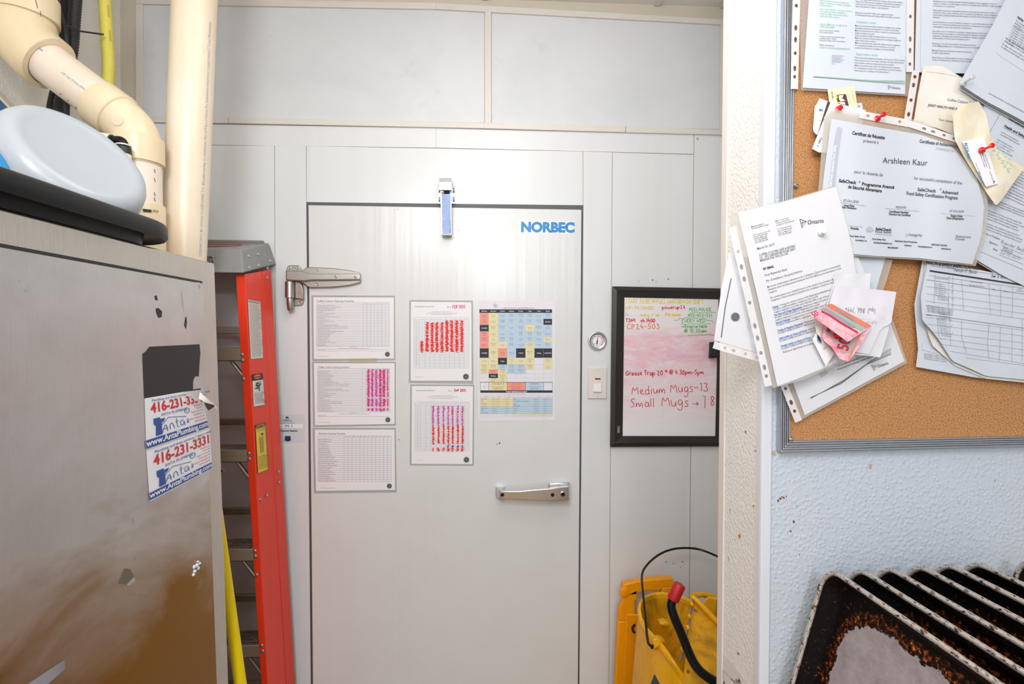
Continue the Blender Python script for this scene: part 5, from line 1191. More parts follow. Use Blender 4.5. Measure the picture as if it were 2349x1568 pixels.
for i, m in enumerate((ink_green, ink_l, ink_green, ink_g)): k.line(smooth_line([(245, 652+i*2), (480, 668+i*2), (760, 690+i*4), (1030, 692+i*9)]), 4 if i == 0 else 2.5, m, 'rule', 20)
def ontario(k, x, y, cap, ang, m=ink_k):
    c, s = math.cos(ang), math.sin(ang); R2 = lambda a, b: (x+a*c-b*s, y+a*s+b*c)
    k.line([R2(-cap*2.6, -cap*1.5), R2(-cap*1.1, -cap*.8), R2(-cap*2.3, cap*.6), R2(-cap*2.6, -cap*1.5)], cap*.12, m, 'trillium_mark'); k.line([R2(-cap*2.5, -cap*.5), R2(-cap*1.1, -cap*.8)], cap*.1, m, 'trillium_mark'); k.line([R2(-cap*1.9, -cap*1.1), R2(-cap*2.3, cap*.6)], cap*.08, m, 'trillium_mark')
    k.text('Ontario', *R2(-cap*.9, 0), cap, m, ang=ang, sx=.82, st='r')
ontario(k, 934, 760, 19, .08); k.flush()
# --- policy sheet, top right
S = quadS([(2106, -130), (2420, -120), (2420, 175), (2098, 165)])
t, sf = sheet('policy_sheet', 'white policy letter with grey paragraphs, right of the safety poster at the top', S, .0045, wave(.0012), paper_cool)
holed_strip(cs_(.006, wave(.001)), (2090, -110), (2087, 165), 17, [((y+110)/275, 6.5 if k_ else 4.2, 3.2) for y, k_ in ((-60, 1), (38, 0), (90, 1), (116, 1), (147, 0))], strip_m, t)
k = Ink(sf, t, (1800, 0), 3.734, .0008)
k.line([(1170, -10), (1162, 600)], 2.5, ink_l, 'border', 30); k.line([(1162, 622), (1540, 628)], 2, ink_l, 'border', 30)
PAR = [(14, ['Harassment under Occupational Health and Safety legislation means engaging in a course of', 'vexatious comment or conduct against a worker in a workplace that is known or ought reasonably', 'to be known to be unwelcome.']), (92, ['Psychological harassment is any vexatious behaviour in the form of repeated and hostile or', 'unwanted conduct, verbal comments, actions or gestures, that affects an employee dignity or', 'psychological or physical integrity and that results in a harmful work environment for the', 'employee.']), (192, ['Sexual harassment is a course of vexatious comment or conduct that is known or ought to be', 'known to be unwelcome including sexual solicitation or advances by a person in position to', 'reprisal against a person who rejects the sexual advance.']), (270, ['Reasonable action or conduct by an employer, manager/supervisor that is part of the normal work', 'function would not normally be considered harassment. Examples include work', 'assignments, scheduling, job assessment and evaluation, workplace inspections', 'implementation of dress codes and disciplinary action.']), (376, ['Employees are to report any incidents of harassment that they', 'to their Manager/Supervisor or Human Resources as soon as possible']), (436, ['Managers/Supervisors will report all claims of harassment', 'brought to their attention.']), (496, ['Human Resources shall investigate all reports of harassment', 'privacy of all parties will be respected as much as possible'])]
for y, ls in PAR:
    for i, s in enumerate(ls): k.text(s, 1272-y*.02, y+i*20, 12.5, ink_g, ang=.045, sx=.80)
k.flush()
# --- joint health letter in an aged sleeve
S = coons([(2118, 152), (2160, 150), (2210, 180), (2282, 222)], [(2094, 290), (2140, 290), (2240, 330)], [(2118, 152), (2105, 220), (2094, 290)], [(2282, 222), (2262, 280), (2240, 330)])
t, sf = sheet('joint_health_letter', 'aged letter in a clear sleeve headed joint health, upper middle of the cork board', S, .0085, wave(.002, .05), paper_aged)
holed_strip(cs_(.0075, wave(.001)), (2101, 162), (2078, 300), 17, [((y-162)/138, 5.5 if k_ else 4, 3.6) for y, k_ in ((176, 0), (195, 1), (229.5, 0), (262, 1))], strip_m, t)
k = Ink(sf, t, (1800, 0), 3.734, .0008)
k.line([(1195, 1000 if 0 else 990), (1150, 780), (1215, 612), (1330, 625), (1520, 660)][1:], 2.2, ink_l, 'border', 30)
k.text('Coffee Culture Café & Eatery', 1392, 862, 22, ink_g, ang=.14, sx=.9, st='r'); k.text('JOINT HEALTH AND SAFETY', 1228, 908, 19, ink_g, ang=.13, sx=.9, st='b'); k.text('Your restaurant', 1315, 1030, 20, ink_g, ang=.16, sx=.9, st='r'); k.flush()
# --- health and safety policy bundle right
S = coons([(2262, 228), (2420, 300)], [(2228, 588), (2300, 632), (2420, 690)], [(2262, 228), (2225, 360), (2232, 480), (2228, 588)], [(2420, 300), (2420, 690)])
t, sf = sheet('policy_bundle', 'bundle of turned health and safety policy pages at the right edge of the cork board', S, .0125, wave(.0015, .04), paper_cool, copies=3, off=.0014)
k = Ink(sf, t, (2080, 140), 4.613, .0008); B_ = .50
k.line([(1015, 515), (865, 775)], 2.5, ink_g, 'border', 20)
k.text('Coffee Culture Café & Eatery', 1072, 612, 18, ink_k, ang=B_, sx=.9, st='b'); k.text('Health and Safety', 1028, 692, 26, ink_k, ang=B_, sx=.95, st='b'); k.line([(1020, 700), (1240, 822)], 2.5, ink_g, 'rule')
def para(x, y, n, seed, dy=24, dx=-11, cap=15, w_=420, ang=B_, src=None):
    r = random.Random(seed); src = src or 'the health and safety of all our employees and contractors is important Coffee Culture believes that every worker must follow any and all safe working practices with the manager and supervisor responsible to report in this area of the company'.split()
    for i in range(n):
        s = ''
        while len(s) < w_/cap*1.25: s += r.choice(src)+' '
        k.text(s.strip(), x+dx*i, y+dy*i, cap, ink_g, ang=ang, sx=.82)
para(998, 752, 2, 1, w_=300); para(955, 832, 4, 2, w_=330)
k.fr((1860, 230), 4.0204)
S_ = 'every area of the company and the employees must protect our fellow workers to improve working conditions management has the duty to prevent against employment to follow all legislation and rules of this handbook'.split()
para(1900, 640, 6, 3, 24, -10, 14, 330, .46, S_); para(1830, 790, 5, 4, 24, -12, 14, 420, .44, S_); para(1640, 900, 3, 5, 22, -4, 14, 560, .38, S_); para(1610, 1010, 4, 6, 24, -6, 14, 560, .37, S_); para(1595, 1130, 3, 7, 24, -6, 14, 560, .36, S_)
k.text('Owner or President:', 1582, 1222, 16, ink_k, ang=.38, sx=.9, st='r'); k.text('Signature:', 1645, 1310, 16, ink_k, ang=.38, sx=.9, st='r'); k.text('Date:', 1680, 1375, 16, ink_k, ang=.38, sx=.9, st='r')
k.hand('Rajinder Bedi', 1755, 1318, 34, ink_k, 2, ang=.36); k.hand('RBedi', 1768, 1380, 34, ink_k, 2, ang=.36); k.hand('Jul 05 2025', 1745, 1410, 30, ink_g, 2, ang=.33)
for a, b in (((1755, 1335), (1960, 1420)), ((1745, 1375), (1960, 1460)), ((1735, 1420), (1960, 1510)), ((1545, 1385), (1960, 1560))): k.line([a, b], 2, ink_g, 'rule', 30)
k.flush()
# --- thick bundle top right
S = coons([(2338, -60), (2480, -10)], [(2200, 192), (2262, 232), (2330, 268), (2470, 350)], [(2338, -60), (2270, 70), (2200, 192)], [(2480, -10), (2470, 350)])
t, sf = sheet('stapled_handbook', 'thick tilted bundle of white pages in the top right corner of the board', S, .024, wave(.001, .05), paper_cool, copies=6, off=.0015)
k = Ink(sf, t, (1800, 0), 3.734, .0008); C_ = .54
k.text('Failing to follow', 1990, 152, 18, ink_k, ang=C_, st='b', sx=.9)
for i, s in enumerate(['if a management', 'manager or', 'committee']): k.text(s, 1978-i*10, 182+i*19, 15, ink_g, ang=C_)
for i in range(8): k.text('* Conduct of the members plan', 1948-i*8, 228+i*19, 14, ink_g, ang=C_)
k.text('At the end of meeting, the members will', 1890, 330, 15, ink_g, ang=C_); k.text('take place.', 1880, 352, 15, ink_g, ang=C_); k.text('If, after the next order, not one item of business', 1862, 380, 15, ink_g, ang=C_); k.text('to discuss next steps, such as', 1852, 402, 15, ink_g, ang=C_)
k.line(smooth_line([(1812, 448), (1860, 490), (2050, 610)]), 1.6, ink_l, 'rule'); k.text('Joint Health and Safety Committee/Health and Safety Representative', 1748, 800, 11, ink_k, ang=.50, sx=.95); k.flush()
# --- business cards at the left
def card(label, q, h, mat, draw=None, name='business_card'):
    sf = cs_(h); t = thing(name, label, 'card', sf.P(sum(p[0] for p in q)/len(q), sum(p[1] for p in q)/len(q)))
    MB().prism([sf.P(*p) for p in q], (0, .0006, 0)).build('card_sheet', mat, t)
    if draw:
        k = Ink(sf, t, (1840, 180), 8.712, .0006); draw(k); k.flush()
    return t
z5 = lambda *a: [(1840+x/8.712, 180+y/8.712) for x, y in a]
card('pale blue business card showing at the lower right of the card stack', z5((1100, 490), (1195, 485), (1235, 720), (1120, 720)), .0062, paper_cool, lambda k: k.disc(1138, 552, 16, norbec_b, 'dot'))
def d1(k):
    k.poly([(672, 325), (875, 310), (935, 550), (718, 500)], brown_m, 'photo'); k.h = .001
    k.poly([(725, 335), (830, 328), (800, 400), (870, 440), (770, 462), (740, 420)], paper_aged, 'photo'); k.poly([(672, 328), (700, 326), (715, 400), (690, 395)], lbl_y, 'photo'); k.poly([(730, 470), (850, 468), (870, 525), (760, 505)], cream_m, 'photo'); k.poly([(712, 465), (735, 463), (742, 495), (722, 498)], lbl_y, 'photo')
    k.text('NEW LEVEL', 585, 260, 20, ink_k, ang=1.42, st='b', sx=.95); k.text('baked goods and specialty sweets', 930, 315, 11, ink_g, ang=1.42); k.text('delivered across the province', 985, 230, 11, ink_g, ang=1.42); k.text('chocolates, bakery and desserts', 1015, 300, 11, ink_g, ang=1.42)
card('cream business card with a small brown food photo under the safety poster', z5((512, 215), (1045, 142), (1110, 590), (560, 600)), .0082, cream_m, d1)
def d2(k): k.text('MR.', 335, 650, 48, norbec_b, ang=.1, st='b', sx=.8); k.text('SALES', 332, 700, 18, ink_l, ang=.08); [k.text(s, 330, 765+i*38, 16, ink_l, ang=.08) for i, s in enumerate(('T 416 555', 'CELL 416', 'EMAIL'))]
card('white rounded business card lettered MR. at the left of the card stack', z5((350, 395), (520, 455), (480, 800), (330, 1120), (280, 1115), (235, 1060), (222, 1000), (255, 560), (300, 500)), .0078, white_m, d2)
card('dark brown card edge showing between the two white business cards', z5((512, 455), (572, 482), (330, 1085), (335, 1500), (205, 1455), (205, 1410), (320, 1085)), .0090, brown_m)
def d3(k): k.text('ABELL', 350, 1312, 42, ink_k, ang=-1.2, st='r', sx=.9); k.poly([(300, 1380), (310, 1330), (345, 1322), (325, 1345), (330, 1390), (318, 1360)], tq, 'logo'); [k.text(s, 850+i*42, 800, 15, ink_l, ang=1.75) for i, s in enumerate(('pest control', 'protection', 'service'))]
card('white pest control business card behind the sleeve corner of the certificate', z5((572, 470), (1270, 630), (1290, 720), (1180, 960), (900, 1500), (335, 1475), (202, 1405)), .0104, white_m, d3)
# --- inspection form bundle
def form(name, label, S, h, bend, mat=paper_cool): return sheet(name, label, S, h, bend, mat)
T_, Lf = [(2118, 592), (2230, 615), (2420, 655)], None
Sb = coons([(2116, 596), (2420, 650)], [(2101, 841), (2240, 866), (2420, 884)], [(2116, 596), (2097, 700), (2106, 800), (2101, 841)], [(2420, 650), (2420, 884)])
t, sf = sheet('inspection_form', 'lowest page of the curled inspection form bundle, peeking out at the left', Sb, .003, wave(.001), paper_cool)
k = Ink(sf, t, (2040, 540), 3.016, .0008); k.line([(228, 740), (224, 790), (330, 815)], 2, ink_l, 'rule')
for i in range(4): k.text('Class B Hazard: conditions or practice', 240, 818+i*12, 7, ink_g, ang=.14)
k.flush()
cur = lambda x, y: .018*max(0, (2175-x)/80)*max(0, (y-640)/200)
Sm = coons([(2122, 598), (2420, 650)], [(2190, 838), (2260, 868), (2420, 884)], [(2122, 598), (2112, 700), (2136, 790), (2190, 838)], [(2420, 650), (2420, 884)])
t, sf = sheet('inspection_form', 'middle pages of the curled inspection form bundle, rolled at the lower left', Sm, .005, wave(.001, .03, 0, lambda x, y: cur(x, y)*.5), paper_aged, copies=0)
Sf = coons([(2130, 590), (2230, 615), (2420, 655)], [(2168, 790), (2182, 826), (2225, 845), (2262, 862), (2349, 870), (2420, 872)], [(2130, 590), (2112, 680), (2116, 735), (2168, 790)], [(2420, 655), (2420, 872)])
t, sf = sheet('inspection_form', 'front page of the wavy inspection form with black header bars and ticked boxes', Sf, .0095, wave(.0022, .035, 1, cur), paper_cool, n=(26, 20))
k = Ink(sf, t, (2040, 540), 3.016, .0009); G_ = .12
k.text('HEALTH & SAFETY INSPECTION FORM', 255, 196, 17, ink_k, ang=.11, st='b', sx=.88)
for (x0, y0, x1, y1, w_) in ((285, 208, 990, 300, 1.6), (280, 243, 990, 352, 10), (275, 275, 990, 372, 1.5), (262, 305, 990, 412, 2.2), (258, 352, 990, 452, 1.3), (255, 402, 990, 502, 1.3), (250, 452, 990, 545, 1.3), (252, 480, 990, 586, 1.3), (255, 545, 990, 648, 2.4), (255, 565, 990, 662, 1.2), (262, 612, 990, 702, 1.3), (275, 665, 990, 750, 1.3), (300, 705, 990, 798, 1.3), (350, 750, 990, 840, 1.3), (420, 800, 990, 895, 1.3), (530, 845, 990, 905, 1.2)):
    k.line([(x0, y0), (x1, y1)], w_, cell_k if w_ > 5 else ink_g, 'form_grid', 14)
for (x0, y0, x1, y1) in ((318, 262, 310, 470), (415, 275, 408, 500), (440, 280, 440, 540), (500, 300, 515, 515), (500, 590, 502, 700), (502, 700, 535, 815), (690, 330, 700, 545), (770, 355, 772, 555), (855, 350, 850, 570), (690, 615, 680, 745), (680, 745, 690, 860), (770, 630, 762, 870), (850, 640, 850, 875), (920, 580, 920, 870), (330, 560, 345, 700), (418, 560, 425, 760)):
    k.line([(x0, y0), (x1, y1)], 1.4, ink_g, 'form_grid', 14)
k.hand('Amerjit Bedi', 448, 248, 26, ink_k, 1.8, ang=.1); k.text('Inspected by', 402, 222, 7, ink_g, ang=.1); k.hand('Jan 5 2025', 705, 288, 18, ink_k, 2.4, ang=.08)
for i, (x, y) in enumerate(((430, 358), (432, 395), (433, 442), (432, 488), (425, 592), (428, 630), (432, 682))): k.line([(x-3, y-6), (x, y), (x+10, y-12)], 1.8, ink_g, 'ticks')
k.text('Hazards Observed', 318, 296, 8, ink_k, ang=.1); k.text('Corrective Action', 560, 322, 8, ink_k, ang=.1); k.text('Recommended Action', 555, 345, 8, ink_k, ang=.1); k.text('Who', 712, 375, 8, ink_k, ang=.1); k.text('When', 795, 388, 8, ink_k, ang=.1); k.text('Date', 892, 372, 8, ink_k, ang=.1); k.text('Completed', 878, 384, 8, ink_k, ang=.1)
for i in range(13): k.text('No walking areas clear'[:14+i % 5], 318+(i > 6)*18+(i > 9)*14, 335+i*13.5+(i > 8)*75, 7.5, ink_g, ang=.11)
for i in range(5): k.text('Class A Hazard Longer Limbers conditions', 258+i, 486+i*10, 7, ink_k, ang=.17)
k.text('Entrances', 258, 552, 7, ink_k, ang=.1)
for i in range(10): k.text('Are entrances free'[:12+i % 5], 335+i*3, 575+i*13, 7, ink_g, ang=.14)
k.flush()
# --- certificate in its sleeve
cb_ = lambda x, y: .014*max(0, (x-2120)/130)*max(0, 1-abs(y-430)/260)+.004*math.sin((x-1880)/60.)**2
S = coons([(1907, 272), (2010, 291), (2110, 308), (2180, 332)], [(1872, 575), (2010, 587), (2110, 592), (2231, 606)], [(1907, 272), (1890, 400), (1872, 575)], [(2180, 332), (2236, 392), (2258, 470), (2252, 540), (2231, 606)])
t, sf = sheet('certificate', 'bilingual food safety certificate in a bent clear sleeve, centre of the cork board', S, .0165, cb_, M('certificate_paper', 'cdd2dc', .6), n=(24, 18), cat='certificate')
So = coons([(1890, 268), (1910, 249), (2000, 264), (2110, 276), (2205, 322)], [(1866, 580), (2010, 590), (2110, 596), (2238, 610)], [(1890, 268), (1880, 400), (1866, 580)], [(2205, 322), (2252, 385), (2267, 470), (2262, 540), (2238, 610)])
sheet_mesh('plastic_sleeve', So, cs_(.0150, cb_), sleeve_warm, t, (24, 18))
# thin clear front layer over the paper's right side only shows as gloss
tp = cs_(.0175, cb_)
holed_strip(tp, (1972, 262), (2084, 283), 17, [(.17, 4.5, 3.5), (.82, 3.2, 3.2)], strip_m, t); holed_strip(tp, (2084, 283), (2204, 323), 15, [(.30, 5, 3), (.47, 5, 3), (.68, 4, 2.6), (.87, 4, 2.8)], strip_m, t)
k = Ink(sf, t, (1860, 230), 4.0204, .0009)
k.line(smooth_line([(265, 270), (235, 440), (195, 790), (180, 900)]), 50, M('band_grey', 'b3b9c4', .6), 'side_band', 40); k.disc(265, 272, 26, MATS['band_grey'], 'side_band'); k.h = .0014
k.text('SafeCheck Advanced Food Safety', 188, 800, 22, white_m, ang=-1.45, st='b', sx=.9, name='side_lettering'); k.h = .0009
k.text('Certificat de Réussite', 380, 312, 29, ink_k, ang=.155, st='b', sx=.82); k.text('présenté à', 482, 382, 27, ink_g, ang=.13, st='r', sx=.86)
k.text('Certificate of Achievement', 1002, 388, 28, ink_g, ang=.13, st='b', sx=.80); k.text('presented to', 1152, 448, 26, ink_l, ang=.17, st='r', sx=.84)
k.text('Arshleen Kaur', 662, 576, 52, M('ink_mid', '4d515a', .7), ang=.062, st='r', sx=.92)
k.text('pour la réussite de', 398, 668, 28, ink_g, ang=.125, st='r', sx=.86); k.text('for successful completion of the', 950, 728, 28, ink_g, ang=.105, st='r', sx=.84)
k.text('SafeCheck', 258, 752, 28, ink_k, ang=.12, st='b', sx=.92); k.text('®', 440, 758, 18, ink_g, ang=.1); k.text('Programme Avancé', 470, 782, 28, ink_k, ang=.11, st='b', sx=.92); k.text('de Sécurité Alimentaire', 343, 808, 28, ink_k, ang=.13, st='b', sx=.80)
k.text('SafeCheck', 984, 834, 28, ink_g, ang=.08, st='b', sx=.98); k.text('®', 1190, 828, 18, ink_g); k.text('Advanced', 1210, 856, 28, ink_g, ang=.08, st='b', sx=.92); k.text('Food Safety Certification Program', 880, 868, 28, ink_g, ang=.095, st='b', sx=.84)
for s, x, y, c, ang in (('07-Oct-2024', 300, 932, 24, .1), ('Issue Date', 305, 974, 20, .08), ('Date d\'émission', 275, 990, 20, .1), ('90565392', 783, 994, 22, .03), ('Certificate Number', 722, 1032, 20, .06), ('Numéro de Certificat', 720, 1056, 20, .06), ('07-Oct-2029', 1282, 1028, 22, .05), ('Expiry Date', 1290, 1070, 20, .06), ('Date d\'Expiration', 1252, 1092, 20, .06)):
    k.text(s, x, y, c*.9, ink_k if c == 20 else ink_g, ang=ang, st='b' if c == 20 else 'r', sx=.86)
k.line([(280, 942), (505, 975)], 2, ink_g, 'rule'); k.line([(685, 996), (1003, 1022)], 2, ink_g, 'rule'); k.line([(1200, 1040), (1515, 1068)], 2, ink_l, 'rule'); k.line([(350, 1155), (480, 1168)], 2, ink_g, 'rule')
k.text('Pedulla', 366, 1186, 18, ink_k, ang=.1, st='b'); k.poly([(545, 1157), (555, 1175), (570, 1172), (566, 1186), (583, 1190), (570, 1208), (556, 1212), (552, 1222), (540, 1208), (520, 1212), (508, 1186), (522, 1184), (520, 1168), (536, 1175)], ink_l, 'maple_leaf')
k.text('SafeCheck', 598, 1196, 24, ink_k, ang=.06, st='b', sx=.98); k.text('Food Safety', 594, 1220, 22, ink_k, ang=.05, st='r', sx=.98); k.line([(594, 1232), (752, 1245)], 2, ink_g, 'rule'); k.disc(888, 1242, 13, ink_l, 'ring', r0=.7); k.text('Integrity', 905, 1250, 26, ink_g, ang=.04, st='r', sx=.95); k.text('Restaurants', 1338, 1260, 20, ink_g, ang=.07, st='r'); k.text('Canada', 1333, 1284, 20, ink_g, ang=.07, st='r')
for s, x, y in (('Food Safety Group', 360, 1256), ('Food Safety Now', 566, 1284), ('SafeCheck Brand Protection', 775, 1302), ('SafeCheck Learning', 1112, 1334), ('foodsafety1.ca', 412, 1294), ('canadianfoodsafety.com', 577, 1316), ('mapaq.ca', 862, 1340), ('foodsafetynow.ca', 990, 1352), ('safecheck.ca', 1203, 1372), ('866.258.0643', 708, 1362)): k.text(s, x, y, 14, ink_k, ang=.06, st='b', sx=.88)
k.flush()
# --- napkin with card
S = coons([(2185, 262), (2205, 240), (2245, 232), (2262, 262)], [(2262, 440), (2285, 472), (2300, 455), (2349, 385)], [(2185, 262), (2190, 320), (2212, 362), (2262, 440)], [(2262, 262), (2272, 310), (2290, 345), (2349, 385)])
t, sf = sheet('napkin_note', 'crumpled yellow-stained napkin note pinned right of the certificate', S, .033, wave(.004, .09), napkin_m, n=(20, 20))
k = Ink(sf, t, (2080, 140), 4.613, .0008)
for i in range(6): k.hand('gh 7' if i % 2 else 'lo 4 h', 930+i*28, 960+i*42, 34, M('washed_teal', 'bfe0d4', .8), 6, ang=-.9, sx=1.2)
k.flush()
sf = cs_(.040); t = thing('business_card', 'white business card with blue vertical lettering pinned on the napkin note', 'card', sf.P(2250, 372))
MB().prism([sf.P(*p) for p in ((2208, 324), (2257, 314), (2290, 421), (2263, 428), (2240, 388))], (0, .0006, 0)).build('card_sheet', white_m, t)
k = Ink(sf, t, (2080, 140), 4.613, .0006); k.text('ECOLAB', 612, 866, 26, norbec_b, ang=1.36, st='b', sx=1.15)
for i, s in enumerate(('EcoSure Food Safety', 'Mississauga Ontario', 'Direct 416 555 0100')): k.text(s, 770+i*26, 975+i*8, 13, ink_g, ang=1.22)
k.text('JEFF BANKS', 755, 1170, 17, norbec_b, ang=1.22, st='r'); k.text('Tel: 800 555 4328', 875, 1165, 13, ink_g, ang=1.25); k.text('www.ecolab.com more info', 728, 1080, 11, norbec_b, ang=1.22); k.disc(926, 1274, 8, norbec_b, 'dot'); k.flush()
# --- lower left cluster
S = quadS([(1792, 805), (2028, 700), (2075, 828), (1846, 952)])
t, sf = sheet('safety_poster', 'tilted grey safety poster in a sleeve, lowest sheet of the left cluster', S, .004, wave(.001), paper, cat='poster')
sheet_mesh('plastic_sleeve', quadS([(1780, 800), (2034, 690), (2081, 832), (1838, 962)]), cs_(.003, wave(.001)), sleeve_warm, t, (8, 8))
holed_strip(cs_(.0045), (1796, 875), (1832, 966), 17, [(.17, 4, 3.6), (.52, 6, 3.8), (.74, 4, 3.6)], strip_m, t)
k = Ink(sf, t, (1630, 420), 2.8, .0008); E_ = -.46
for i in range(4): k.line([(640+i*2, 1378+i), (840+i*8, 1285-i*9), (1000+i*10, 1165-i*8), (1160, 1095-i*12)], 4 if i == 0 else 2, ink_g, 'rule', 25)
ontario(k, 1090, 1180, 19, -.33)
for i, s in enumerate(['* Make sure workers wear and use', '* Do everything reasonable in the circumstances', 'from being hurt or getting a work-related illness']): k.text(s, 810+i*4, 1160+i*20, 11, ink_k, ang=E_+.1, sx=.85)
for i in range(6): k.line([(675+i*7, 1200+i*9), (725+i*6, 1170+i*9)], 2.5, ink_g)
k.flush()
S = quadS([(1800, 540), (2031, 591), (2008, 672), (1790, 700)])
t, sf = sheet('blank_page', 'plain white page whose right corner shows beneath the certificate', S, .0062, wave(.001), paper_cool); sheet_mesh('plastic_sleeve', quadS([(1990, 585), (2048, 596), (2026, 668), (1990, 668)]), cs_(.0055), sleeve_warm, t, (4, 4))
S = coons([(1672, 580), (1760, 600)], [(1638, 780), (1748, 812)], [(1672, 580), (1655, 660), (1638, 780)], [(1760, 600), (1748, 812)])
t, sf = sheet('checklist_page', 'sideways page with a round emblem hanging past the left edge of the board', S, .009, wave(.002, .03), paper)
holed_strip(cs_(.0092, wave(.002, .03)), (1637, 790), (1746, 822), 17, [(.24, 3.6, 3.6), (.42, 5, 3.6), (.67, 3.6, 3.2), (.92, 5, 3.4)], strip_m, t)
sheet_mesh('sleeve_edge', quadS([(1640, 783), (1748, 806), (1746, 816), (1638, 790)]), cs_(.0089), sleeve_warm, t, (4, 1))
k = Ink(sf, t, (1620, 640), 4.354, .0008); k.line([(250, -10), (190, 280), (150, 582)], 9, ink_g, 'rule', 40); emblem(k, 291, 377, 44, ink_g); k.text('Coffee Culture', 420, 500, 14, ink_l, ang=-1.4); k.text('Washroom Checklist', 440, 520, 14, ink_l, ang=-1.4); k.flush()
S = quadS([(1745, 505), (1930, 500), (2012, 690), (1840, 780)])
t, sf = sheet('blank_page', 'second white page showing as a sliver along the right of the ministry letter', S, .0118, wave(.001), paper)
lb = wave(.0015, .03, 0, lambda x, y: .006*max(0, (y-760)/120))
S = coons([(1692, 487), (1800, 462), (1917, 428)], [(1783, 885), (1830, 868), (1890, 843), (1990, 803)], [(1692, 487), (1740, 690), (1783, 885)], [(1917, 428), (1950, 545), (1990, 803)])
t, sf = sheet('ministry_letter', 'tilted typed government letter in a punched sleeve, front of the left cluster', S, .0228, lb, paper, n=(14, 18), copies=1)
sheet_mesh('plastic_sleeve', coons([(1672, 492), (1800, 460), (1918, 425)], [(1772, 890), (1840, 872), (1895, 848), (1995, 806)], [(1672, 492), (1722, 690), (1772, 890)], [(1918, 425), (1952, 545), (1995, 806)]), cs_(.0207, lb), sleeve_warm, t, (10, 14))
holed_strip(cs_(.0236, lb), (1680, 520), (1763, 885), 17, [((y-520)/365, 6.5 if b else 4.3, 3.8) for y, b in ((577, 0), (612, 1), (640, 1), (694, 0), (747, 1), (775, 1), (809, 0), (842, 1), (862, 0))], strip_m, t)
k = Ink(sf, t, (1630, 420), 2.8, .0009); E_ = -.265
for i, s in enumerate(['Ministry of Labour', 'Provincial Claims Centre']): k.text(s, 262+i*3, 285+i*12, 9, ink_k, ang=E_, sx=.85)
for i, s in enumerate(['70 Foster Drive, Suite 410', 'Roberta Bondar Place', 'Sault Ste. Marie ON', 'Tel 1-866-345-8855', 'Fax 1-888-252-4684']): k.text(s, 275+i*3, 338+i*12, 8.5, ink_g, ang=E_, sx=.85)
for i, s in enumerate(['Ministère du Travail', 'Centre provincial des', 'réclamations des travailleurs', '', '70, promenade Foster', 'Place Roberta-Bondar', 'Sault Ste. Marie ON', 'Tél 1-866-345-8855']): k.text(s, 418+i*3, 248+i*13, 8.5, ink_g, ang=E_, sx=.85)
ontario(k, 648, 262, 27, -.13); k.text('March 30, 2017', 300, 428, 15, ink_g, ang=E_, sx=.85)
for i, s in enumerate(['COFFEE CULTURE CAFE & EATERY', '101 - 815 LAKESHORE ROAD EAST', 'MISSISSAUGA ON L5G 1H9']): k.text(s, 312+i*4, 470+i*17, 15, ink_g, ang=-.255, sx=.72)
k.text('BY EMAIL', 340, 558, 14, ink_k, ang=E_, st='b', sx=.85); k.text('Dear Rajwinder Bedi:', 350, 597, 14, ink_g, ang=E_, sx=.84); k.text('Re: Compliance Check # 3000900', 360, 633, 14, ink_g, ang=E_, sx=.84)
E2 = -.30
BODY = [(365, 672, 'My review of information submitted in the Compliance Check of select non-monetary'), (370, 690, 'standards under the Employment Standards Act 2000 (ESA) at your workplace is now'), (376, 708, 'complete.'), (385, 742, 'No contraventions were identified based on the answers you provided on the'), (388, 760, 'Compliance Check. Standards included in the Compliance Check are listed below:')]
for x, y, s in BODY: k.text(s, x, y, 12, ink_g, ang=E2+.01, sx=.80)
for i, (lk, rest) in enumerate((('Poster:', 'Posting the current version of the Employment Standards poster'), ('Pay Days and Wage Statements:', 'Employees\' wages are paid on'), ('Record Keeping:', 'Keeping proper records required by the Act'), ('Timing of Vacation Payments:', 'Employees are given pay'), ('Daily Limits on Hours of Work:', 'Limits are followed'), ('Weekly Limits on Hours of Work:', 'Limits are in place'))):
    x, y = 400+i*10.5, 803+i*50; k.text(lk, x, y, 12, ink_link, ang=E2, sx=.82, st='b'); L = sum(GL.get(('a', c), .7) for c in lk)*12*.82
    k.line([(x, y+3), (x+L*math.cos(E2), y+3+L*math.sin(E2))], 1.5, ink_link); k.text(rest, x+(L+8)*math.cos(E2), y+(L+8)*math.sin(E2), 12, ink_g, ang=E2, sx=.80)
    k.text('in a place readily accessible to employees and records', x+4, y+16, 12, ink_g, ang=E2, sx=.78)
    if i < 2: k.text('requires employers to provide each employee with a copy of the poster', x+8, y+32, 12, ink_g, ang=E2, sx=.78)
k.text('Employees\' agreements are in place', 468, 1090, 12, ink_g, ang=E2, sx=.8); k.flush()
